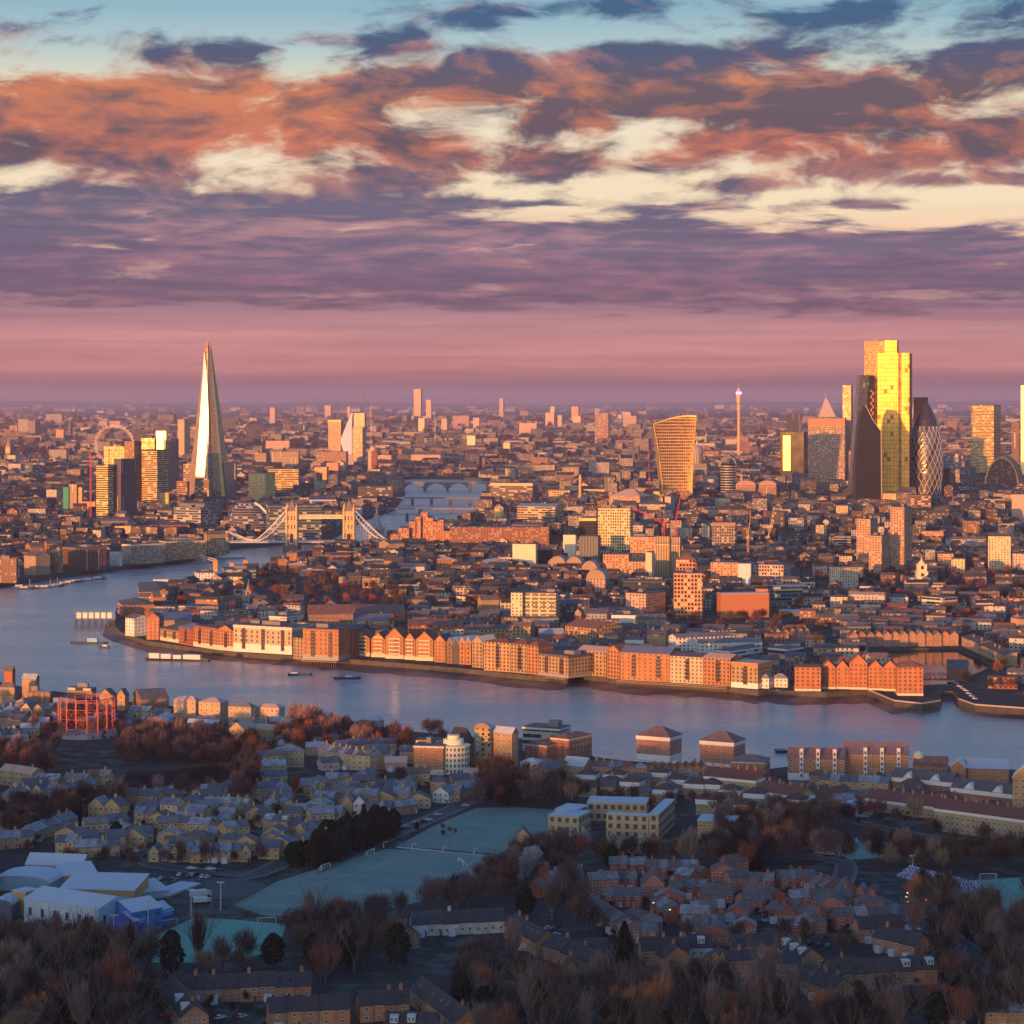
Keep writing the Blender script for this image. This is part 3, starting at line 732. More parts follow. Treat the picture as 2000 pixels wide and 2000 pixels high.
wh(456,1272,570,1279,1226, (.46,.36,.25), 'long cream and brick warehouse with arched bays and white ground floor', D=26, base=(WH,7), cornice=(CR,2.5), win=(3.4,3.4,1.5,2.2), dark=True, plant=2)
wh(573,1286,592,1288,1247, YB, 'short tan annex at the foot of the orange warehouse with blue window bays', D=16)
wh(592,1288,661,1291,1230, OB, 'orange warehouse with dark vertical balcony bays behind wooden piles', D=24, base=(GY,4), cornice=(RB,1.5), dark=True, win=(3.0,3.2,1.4,2.2), plant=1)
wh(662,1284,690,1285,1231, RB, 'narrow orange brick block with square window grid behind the balcony bays', D=24)
gx = [(683,722,1247,1282,6.5,'broad gabled flats with pale balconies, leftmost of the pointed row'),(725,752,1249,1284,5.5,'narrow gabled flats with pale balconies, second of the pointed row'),(753,788,1245,1287,7.5,'tallest stepped gable of the pointed riverside row'),
      (790,811,1250,1289,5.5,'small gabled flats just right of the tallest gable'),(812,846,1250,1291,6.5,'broad gabled flats, rightmost with pale balconies in the pointed row')]
for x0, x1, yt, yb, rh, lb in gx:
    r_ = wh(x0,yb-1,x1,yb,yt, OB, lb, D=20, roof='gy', rh=rh, rc=TR, group='gabled flats on the riverfront', base=(CR,3))
    L_ = G(x1,yb).x-G(x0,yb-1).x
    for f in range(5):
        m = M(); m.box(-L_*.85, -L_*.15, -1.5, 0, 3.6+f*3.0, 3.75+f*3.0); m.box(-L_*.85, -L_*.15, -1.5, -1.42, 3.75+f*3.0, 4.5+f*3.0); m.build('balcony', 'plain', r_, (*CR, 1))
wh(848,1293,870,1294,1253, OB, 'slim orange gabled house with three window columns beside white-edged gables', D=18, roof='gy', rh=5)
for k, (x0, x1, yt, c, lb) in enumerate([(872,884,1257,BR,'narrow dark house with a white-edged gable, leftmost of four'),(885,896,1257,DG,'thin black-fronted house with a white gable edge'),(897,908,1255,OB,'narrow orange and black gabled house between two white gables'),(909,920,1255,OB,'narrow gabled house left of the tan gabled one')]):
    wh(x0,1296+k*.7,x1,1296.7+k*.7,yt, c, lb, D=16, roof='gy', rh=4.5, rc=WH, group='narrow gabled houses on the riverfront', win=(2.8,3,1.6,2))
wh(922,1303,943,1305,1256, YB, 'tan brick gabled house at the right end of the pointed row', D=18, roof='gy', rh=5, rc=CR)
wh(945,1309,996,1313,1256, (.44,.28,.14), 'tan and orange brick warehouse under a low pink roof, right of the gables', roof='hip', rc=TR, rh=2.5)
wh(997,1313,1030,1316,1259, YB, 'tan warehouse with a dark central window strip and pyramid roof', roof='hip', rc=TR, rh=3.5, D=20)
wh(1031,1316,1051,1318,1262, OB, 'plain orange tan block with small square windows and pitched roof', roof='hip', rc=TR)
wh(1052,1318,1110,1325,1282, YB, 'low tan warehouse standing forward on timber piles in the riverfront', D=24, base=(GY,2), plant=1, cornice=(DG,1.2))
wh(1128,1317,1184,1322,1274, YB, 'tan warehouse with shaded balcony columns below two shallow pink gables', roof='gx', rc=PK, rh=3)
wh(1186,1324,1210,1327,1272, OB, 'slim tan and orange gabled warehouse with dark bay column and hoist arm', roof='gy', rh=4, rc=TR)
r_ = wh(1212,1328,1308,1333,1278, OB, 'longest orange warehouse of the riverfront with small gables above its wharf', D=22, roof='gx', rc=(.13,.17,.25), rh=4, win=(3.3,2.9,1.3,1.5))
wh(1309,1333,1373,1337,1284, (.50,.40,.26), 'yellow painted brick warehouse with rows of small black windows', roof='gx', rc=SL, rh=2.2, dark=True, win=(3.0,2.7,1.3,1.4))
wh(1374,1337,1426,1341,1287, OB, 'orange and cream warehouse with two dark balcony columns', roof='gx', rc=PK, rh=2.5, dark=True)
wh(1428,1342,1480,1346,1297, YB, 'tan warehouse with arched windows and white ground floor at the row end', D=22, base=(WH,4), cornice=(OB,2), roof='flat', rc=PK)
for x0, x1, yb, lb in ((1484,1502,1344,'small white weatherboard house left of its twin by the river wall'),(1506,1538,1342,'small white house with a grey mansard roof by the river wall')):
    fb((x0,yb),(x1,yb+1),1325, 9, 'brick', WH, 'white_house', lb, 'house', roof='hip', rc=GR, rh=3, frost=.5, win=(2.6,2.6,1.2,1.2), dark=True)
for x0, x1, yb, yt, ro, rh, lb in [(1553,1603,1350,1304,'flat',3,'orange brick flats, leftmost block of the far right riverfront'),(1604,1632,1346,1304,'gy',5,'orange gabled flats second in the far right riverfront'),(1633,1658,1346,1304,'gy',5,'orange gabled flats left of the tallest right hand gable'),(1659,1694,1347,1296,'gy',6.5,'tallest orange gabled flats of the far right riverfront'),
    (1696,1724,1349,1304,'gy',5,'orange gabled flats right of the tallest right hand gable'),(1725,1752,1350,1304,'gy',5,'tan gabled flats with dark balconies in the far right riverfront'),(1753,1803,1359,1303,'hip',4,'bright orange end block with hipped roof above the lock entrance')]:
    fb((x0,yb-.5),(x1,yb),yt, 18, 'brick', (.42,.17,.075), 'riverside_flats', lb, 'flats', roof=ro, rh=rh, rc=TR, win=(3.1,2.7,1.4,1.5), dark=True, group='orange flats beside the lock entrance', base=(CR,1.6))
# timber piles and wharf deck under the longest warehouse
def wharf(x0, y0, x1, y1, lab, n=26, out=5):
    a, b = G(x0,y0), G(x1,y1); d = (b-a); L = d.length; ang = math.atan2(d.y, d.x); t = thing('timber_wharf', lab, 'wharf', a, ang)
    m = M(); m.box(0, L, -out, -.1, -1.0, -.25); m.build('deck', 'plain', t, (.16,.13,.10,1))
    for i in range(n):
        m = M(); m.cyl(L*(i+.5)/n, -out+.4, WZ-2, -1.0, .32, n=6); m.build('pile', 'plain', t, (.09,.075,.06,1))
    m = M(); m.box(0, L, -out, -out+.1, .55, .7)
    for i in range(n): m.box(L*i/n, L*i/n+.12, -out, -out+.12, -.25, .6)
    m.build('railing', 'metal', t, (.5,.5,.48,1))
wharf(1212,1328.5,1426,1341.5,'long timber wharf on dark piles below the longest orange warehouse', 40, 7)
wharf(592,1288.5,661,1291.5,'short wharf on piles at the foot of the dark bay warehouse', 16, 3)
wharf(1052,1318.5,1110,1325.5,'timber piles round the forward tan warehouse', 14, 3)
wharf(240,1102.5,395,1088,'long piled quay below the shaded warehouses upstream', 40, 6)

# ---- Wapping behind the waterfront
def cbt(L):
    for t in L:
        xl, xc, xr, yt, yb, ang, st, col, name, label = t[:10]; k = dict(t[10]) if len(t) > 10 else {}
        cb(xl, xc, xr, yt, yb, ang, st, col, name, label, **k)
RW = dict(win=(3.4,3.0,1.4,1.5))
cbt([
(245,262,289,1208,1243,45,'brick',WH,'white_house','white stuccoed riverside house with gables on the river bend',dict(roof='gx',rh=3,**RW)),
(230,240,302,1182,1206,75,'brick',RB,'brick_building','red brick building with a pale gutter behind the white riverside house',dict(roof='hip',rh=4,rc=SL,**RW)),
(286,311,320,1206,1250,12,'brick',RB,'gabled_warehouse','tall narrow red brick warehouse with twin gables facing the river bend',dict(roof='gy',rh=4,**RW)),
(306,309,375,1212,1241,80,'brick',YB,'brick_building','long yellow brick building with blue slate roof behind the river bend',dict(roof='gy',rh=5,rc=(.10,.14,.22),**RW)),
(312,318,400,1184,1200,82,'brick',YB,'brick_building','low tan block with white parapet and dormer strip inland of the bend',dict(cornice=(WH,1),**RW)),
(268,272,347,1156,1169,80,'resi',OB,'flats','low orange flats along the far side of the river bend',dict(roof='hip',rh=3)),
(294,300,314,1166,1186,70,'brick',OB,'brick_building','small orange gabled hall inland of the river bend',dict(roof='gy',rh=5)),
(380,384,420,1119,1133,78,'resi',WH,'pier_building','white and orange quayside building beside the three chimneys',dict(plant=1)),
(434,438,500,1113,1129,80,'bands',(.25,.40,.42),'teal_building','teal clad sheds along the quay below the bridge',dict(plant=2)),
(543,545,560,1092,1118,78,'brick',OB,'brick_building','orange brick riverside block near the bridge foot',dict(plant=1)),
(560,562,578,1080,1096,75,'brick',OB,'brick_building','small domed orange building in front of the bridge pier',dict(roof='hip',rh=3)),
(561,566,598,1103,1119,75,'brick',BR,'brick_building','low brown building with pale oval roof near the bridge foot',dict(roof='hip',rh=2,rc=CR)),
(598,622,632,1089,1110,20,'resi',BR,'flats','brown flats with a turquoise end tower near the bridge foot'),
(622,624,631,1087,1108,60,'plain',(.06,.45,.42),'stair_tower','turquoise clad stair tower on the brown flats'),
(584,590,645,1110,1126,78,'bands',GY,'office_block','grey stepped office block inland of the bridge foot'),
(640,646,685,1085,1100,80,'resi',RB,'flats','long reddish flats just inland of the right bridge tower'),
(710,716,776,1092,1108,80,'resi',GY,'flats','pale grey flats behind the right bridge approach'),
(732,736,806,1082,1090,82,'resi',CR,'terrace','pale upper terrace row above the dark trees right of the bridge'),
(740,760,790,1062,1082,60,'brick',YB,'brick_building','tan twin gabled building in front of the stepped brick hotel',dict(roof='gy',rh=4)),
(710,713,777,1109,1122,84,'resi',CR,'terrace','long pale Georgian terrace in front of the white ended shed'),
(776,829,852,1107,1123,6,'plain',(.5,.47,.38),'long_shed','long shed with a white end wall behind the dark tree belt',dict(roof='gx',rh=3,rc=GR)),
(853,858,892,1094,1117,80,'resi',OB,'flats','lit tan flats with pink hipped roof beside a pale school',dict(roof='hip',rh=4,rc=PK)),
(895,900,940,1098,1112,80,'resi',OB,'flats','low orange banded block right of the pink roofed flats',dict(plant=1)),
(942,950,1000,1098,1116,80,'plain',GR,'sports_hall','pale barrel roofed hall above the terraces',dict(roof='gx',rh=3,rc=(.4,.42,.45))),
(526,560,600,1205,1236,30,'bands',CR,'glass_flats','stepped glass and cream apartment building behind the white based warehouse',dict(plant=2,cornice=(WH,1.2))),
(545,562,584,1197,1216,30,'bands',WH,'penthouse','top tier of the stepped glass apartment building'),
(600,604,690,1200,1232,82,'brick',BR,'school','dark red school with steep pink roof behind the riverfront',dict(roof='gy',rh=7,rc=TR,**RW)),
(690,695,792,1197,1214,84,'brick',RB,'school','long red brick school with a pink tiled roof and end gables',dict(roof='gy',rh=5,rc=TR,**RW)),
(676,680,770,1213,1232,84,'resi',YB,'flats','grey domed mansion block left of the chimneys',dict(roof='gy',rh=4,rc=(.14,.16,.2),chim=2)),
(795,800,905,1222,1246,84,'resi',RB,'flats','long brown mansion block inland of the white-edged gables',dict(roof='gy',rh=4,rc=TR,chim=5)),
(905,908,1000,1229,1250,84,'resi',YB,'flats','dark hipped mansion block left of the tall white flats',dict(roof='gy',rh=3,rc=SL,chim=3)),
(933,940,975,1172,1195,70,'brick',YB,'brick_house','tan gabled house pair near the tall white and yellow flats',dict(roof='gy',rh=4)),
(998,1020,1026,1158,1222,12,'resi',(.72,.62,.42),'flats','plain yellow white end wall of the tall flats inland of the warehouses'),
(1021,1086,1104,1159,1222,10,'resi',(.66,.56,.36),'flats','tall yellow white flats with a grid of balconies inland of the warehouses',dict(plant=1,dark=True,win=(7.0,3.6,5.6,2.2))),
(1006,1036,1040,1198,1220,12,'brick',RB,'brick_building','small red brick building at the foot of the tall white flats'),
(1088,1094,1151,1180,1215,84,'resi',DG,'flats','dark flats with a row of little arched dormers right of the tall white flats',dict(roof='gy',rh=3)),
(1123,1135,1141,1196,1225,30,'brick',YB,'brick_building','tan round ended hall with tall gable, inland of the warehouses',dict(roof='gy',rh=3)),
(1146,1185,1192,1199,1226,12,'resi',GY,'chapel','grey stone twin towered hall inland of the warehouses',dict(roof='gx',rh=4)),
(1176,1218,1228,1166,1186,10,'resi',RB,'flats','low red flats with white parapet below the scaffolded core',dict(cornice=(CR,1.5))),
(1163,1222,1230,1190,1206,8,'plain',WH,'supermarket','white shop shed with a red sign strip below the red flats',dict(cornice=((.5,.04,.03),1.2))),
(1222,1262,1300,1160,1202,35,'resi',PK,'flats','pink stepped flats in front of the wrapped tower',dict(plant=1)),
(1194,1244,1252,1202,1230,10,'plain',WH,'white_hall','white hall with an arched door and dark glass corner',dict(plant=1)),
(1104,1165,1215,1228,1262,45,'resi',YB,'mansion_block','tan mansion block with many chimneys behind the pink gabled warehouse',dict(roof='gx',rh=5,rc=TR,chim=6)),
(1000,1036,1044,1224,1256,12,'resi',YB,'flats','brown topped tan flats behind the forward tan warehouse',dict(roof='gx',rh=3,rc=BR)),
(1050,1054,1102,1238,1254,82,'plain',GR,'terrace','pair of barrel roofed blue grey terraces behind the warehouses',dict(roof='gy',rh=4,rc=(.28,.33,.40))),
(1170,1206,1216,1240,1264,14,'resi',YB,'mansion_block','tan block with a dark red mansard and lit windows left of the white terrace',dict(roof='hip',rh=4,rc=TR)),
(1220,1256,1262,1250,1268,10,'plain',(.6,.66,.66),'terrace','pale green banded low block left of the tan flats'),
(1263,1300,1306,1240,1266,10,'brick',YB,'flats','plain tan flats with tall chimney left of the long white terraces',dict(roof='gx',rh=3,chim=2,**RW)),
(1240,1246,1302,1210,1232,70,'resi',YB,'terrace','sloping tan terrace with stepped grey roofs running toward the river',dict(roof='gy',rh=4)),
(1306,1322,1440,1246,1272,70,'resi',WH,'terrace','long white stepped terrace, left arm of the horseshoe',dict(roof='gy',rh=2.5,rc=GR)),
(1355,1365,1490,1256,1280,80,'resi',WH,'terrace','white terrace, near arm of the horseshoe with dark balconies',dict(roof='gy',rh=2.5,rc=GR,plant=1)),
(1398,1425,1489,1272,1291,40,'bands',WH,'white_flats','white round cornered flats with a red top storey behind the warehouses',dict(cornice=(WH,1.5))),
(1410,1430,1478,1263,1284,40,'plain',(.42,.12,.07),'penthouse','red walled top storey of the white round cornered flats',dict(rc=CR)),
(1500,1535,1570,1268,1289,45,'bands',(.4,.3,.26),'flats','white and red banded flats with yellow-lit top left of the dock houses',dict(cornice=(WH,1.2))),
(1512,1535,1563,1259,1275,45,'plain',CR,'penthouse','cream top storey of the banded flats left of the dock'),
(1488,1492,1522,1288,1312,80,'brick',YB,'brick_building','small tan gabled building behind the white riverside cottages',dict(roof='gy',rh=3)),
(1849,1890,1897,1306,1330,12,'brick',BR,'pump_house','brown gabled pump house with a skylight by the dock',dict(roof='gx',rh=5,sky=1)),
(1400,1408,1502,1160,1207,80,'plain',(.42,.17,.09),'orange_shed','large windowless orange brick shed behind the brown trees',dict(rc=(.45,.5,.55),frost=.6)),
(1476,1500,1505,1151,1200,20,'plain',(.45,.17,.09),'stair_tower','orange tower at the right end of the large windowless shed'),
(1388,1441,1446,1099,1139,10,'resi',(.55,.32,.20),'flats','orange flats under construction left of the white sheeted scaffold',dict(plant=1)),
(1441,1466,1470,1101,1146,10,'plain',(.60,.62,.64),'scaffold_sheet_building','building wrapped in pale sheeting between two tall cranes'),
(1466,1530,1558,1104,1145,25,'grid',(.55,.42,.36),'flats','pink and white gridded flats under scaffold right of the pale sheeting',dict(plant=1)),
(1620,1640,1676,1109,1150,60,'resi',(.60,.52,.38),'flats','yellow fronted slab of flats with grey side wall in the dark trees'),
(1622,1656,1658,1166,1190,8,'resi',CR,'flats','cream low flats with grey hipped roof, left of the pink topped flats',dict(roof='hip',rh=2)),
(1658,1728,1734,1162,1188,8,'resi',(.60,.46,.38),'flats','long low white flats with a pink roof among trees',dict(roof='gx',rh=2,rc=PK)),
(1738,1742,1774,1166,1180,80,'resi',CR,'flats','small grey hipped flats right of the pink roofed flats',dict(roof='hip',rh=3)),
(1800,1840,1870,1168,1190,50,'bands',(.62,.58,.48),'school','flat roofed white banded school below the white church'),
(1500,1512,1582,1146,1182,75,'bands',(.08,.20,.25),'teal_shed','large teal clad industrial shed',dict(frost=.8)),
(1555,1560,1618,1153,1166,84,'plain',(.35,.33,.2),'petrol_station','petrol station canopy beside the teal shed'),
(1518,1530,1582,1195,1204,80,'plain',GR,'low_shed','low shed with pale blue frosted roof beside dark round trees',dict(frost=1.0)),
(1849,1880,1896,1220,1236,50,'resi',BR,'flats','brown block left of the dockside terrace corner',dict(roof='hip',rh=3)),
(1316,1372,1376,1120,1208,6,'grid',(.60,.32,.17),'wrapped_tower','broad tower wrapped in orange lit scaffold netting beside the crane',dict(plant=2,D=30)),
(1320,1358,1364,1093,1200,10,'grid',(.5,.24,.13),'tower_core','narrower upper storeys rising from the wrapped tower',dict(roof='hip',rh=6,rc=TR,D=18)),
(1217,1300,1308,1136,1158,8,'grid',(.06,.10,.09),'green_scaffold','low dark green scaffolded frame below the orange flats'),
(1281,1307,1310,1048,1132,12,'fins',GO,'tower','yellow lit tower core, left of the pair behind the red cranes'),
(1311,1328,1332,1049,1134,12,'fins',(.62,.42,.26),'tower','orange lit tower core, right of the pair behind the red cranes'),
(1261,1273,1278,1079,1142,12,'plain',(.66,.54,.36),'lift_core','bare pale concrete lift core in the orange building site'),
(1228,1261,1264,1097,1140,8,'resi',(.50,.30,.20),'flats','orange grid flats immediately left of the concrete lift core'),
(1178,1228,1234,1083,1130,12,'resi',(.48,.26,.15),'flats','long orange flats at the foot of the yellow lattice tower'),
(1231,1281,1286,1049,1122,12,'resi',(.50,.28,.17),'flats','tall orange brick flats between the yellow lattice tower and the red cranes',dict(plant=2)),
(1168,1231,1236,993,1084,14,'grid',(.72,.56,.28),'lattice_tower','tall tower with a yellow lattice front and dark side at the centre',dict(plant=1)),
(1131,1168,1174,1048,1106,10,'fins',GY,'flats','grey finned flats at the left foot of the yellow lattice tower'),
(1131,1164,1172,1012,1066,10,'dark',(.2,.15,.1),'office_block','black glass block with a yellow top left of the lattice tower',dict(cornice=((.8,.6,.2),4))),
(1100,1124,1126,1045,1096,10,'plain',(.70,.62,.45),'white_block','tall plain white block left of the grey finned flats'),
(1001,1046,1050,1063,1110,14,'plain',(.70,.62,.45),'white_block','white block with a tall dark slot behind the curved terraces',dict(dark=True)),
(1044,1098,1102,1075,1106,8,'dark',DG,'office_block','black block between the two white blocks'),
(1000,1060,1068,1026,1068,14,'resi',RB,'warehouse','long red brick dock warehouse with small arched windows',dict(roof='gx',rh=3)),
(1391,1436,1440,1021,1082,10,'grid',(.32,.27,.22),'flats','concrete gridded round cornered flats right of the red cranes',dict(cornice=(OB,3))),
])
# curved glass-roofed terraces
for k, (xl, xr, yt, yb, lb) in enumerate([(1072,1104,1095,1118,'grey glass arch fronted terrace, leftmost of four'),(1106,1136,1096,1122,'arch fronted terrace left of the one under the finned flats'),(1136,1166,1105,1132,'orange lit arch fronted terrace under the grey finned flats'),(1145,1182,1123,1156,'nearest arch fronted terrace, its white ribs catching the light')]):
    cb(xl, xr, xr+8, yt+8, yb, 12, 'resi', (.45,.32,.24), 'arched_terrace', lb, roof='barrel', rh=10, rc=(.4,.36,.34), D=24, frost=.1, group='arch fronted terraces')
# tower blocks on the right
for xl, xc, xr, yt, yb, lb in ((1673,1700,1718,1014,1100,'orange lit tower block, leftmost of the three slabs'),(1739,1766,1783,991,1114,'tallest tower block of the three with dark lower half'),(1697,1722,1742,1047,1120,'lowest grey tower block standing in front of the other two')):
    cb(xl, xc, xr, yt, yb, 30, 'resi', (.50,.30,.19), 'tower_block', lb, 'tower block', win=None, plant=2, group='brick tower blocks', frost=.1)
cbt([
(1633,1656,1660,988,1027,12,'resi',(.62,.42,.22),'flats','yellow and dark fronted block above the white banded offices'),
(1663,1688,1692,990,1022,14,'fins',(.45,.24,.15),'office_block','red arched office block right of the yellow fronted block'),
(1724,1758,1764,964,1002,14,'resi',(.66,.45,.20),'office_block','bright yellow block with balconies in front of the glass towers'),
(1772,1818,1824,968,1012,14,'bands',(.30,.15,.10),'office_block','brown banded block below the lozenge tower',dict(rc=TR)),
(1540,1570,1574,1012,1052,14,'grid',GY,'office_block','grey green gridded block left of the orange tower blocks'),
(1504,1532,1536,1000,1050,14,'grid',DG,'office_block','dark gridded block behind the right pale crane'),
(1629,1662,1666,1048,1070,8,'bands',(.42,.40,.38),'office_block','white banded low offices left of the orange tower blocks'),
(1800,1843,1848,1038,1062,10,'resi',(.58,.30,.17),'flats','bright orange flats above the white church tower'),
(1834,1868,1872,1027,1046,10,'resi',(.6,.46,.33),'flats','cream and white flats right above the bright orange flats'),
(1847,1850,1926,1053,1074,84,'resi',(.40,.40,.42),'terrace','long blue grey terrace with pale roof above the church',dict(roof='gy',rh=3)),
(1930,1974,1988,1048,1114,14,'resi',(.68,.55,.34),'tower_block','cream square tower block with grid windows on the right'),
(1971,2010,2020,1082,1114,20,'resi',(.5,.42,.36),'flats','white edged flats against the right edge by the cream tower block'),
(1803,1826,1830,1074,1107,14,'resi',GY,'flats','blue grey flats immediately right of the church tower'),
(1831,1862,1866,1082,1110,12,'resi',(.58,.36,.24),'flats','pinkish flats, leftmost of three lit blocks right of the church'),
(1858,1884,1897,1092,1120,14,'resi',(.68,.55,.30),'flats','yellow flats, middle of three lit blocks right of the church'),
(1904,1922,1926,1098,1122,12,'resi',(.62,.30,.15),'flats','small orange flats, rightmost of three lit blocks right of the church'),
(1874,1920,1924,985,1006,10,'fins',GY,'office_block','low pale finned building right of the thin spire'),
(1922,1974,1978,975,1006,12,'bands',(.28,.20,.15),'office_block','long banded office with white chevron windows',dict(rc=TR)),
(1976,2014,2030,966,1028,14,'plain',(.50,.34,.28),'office_block','large pinkish block cut by the right edge'),
(1976,1984,1990,966,1026,14,'grid',(.3,.33,.34),'stair_tower','narrow grey gridded tower on the large pinkish block'),
])

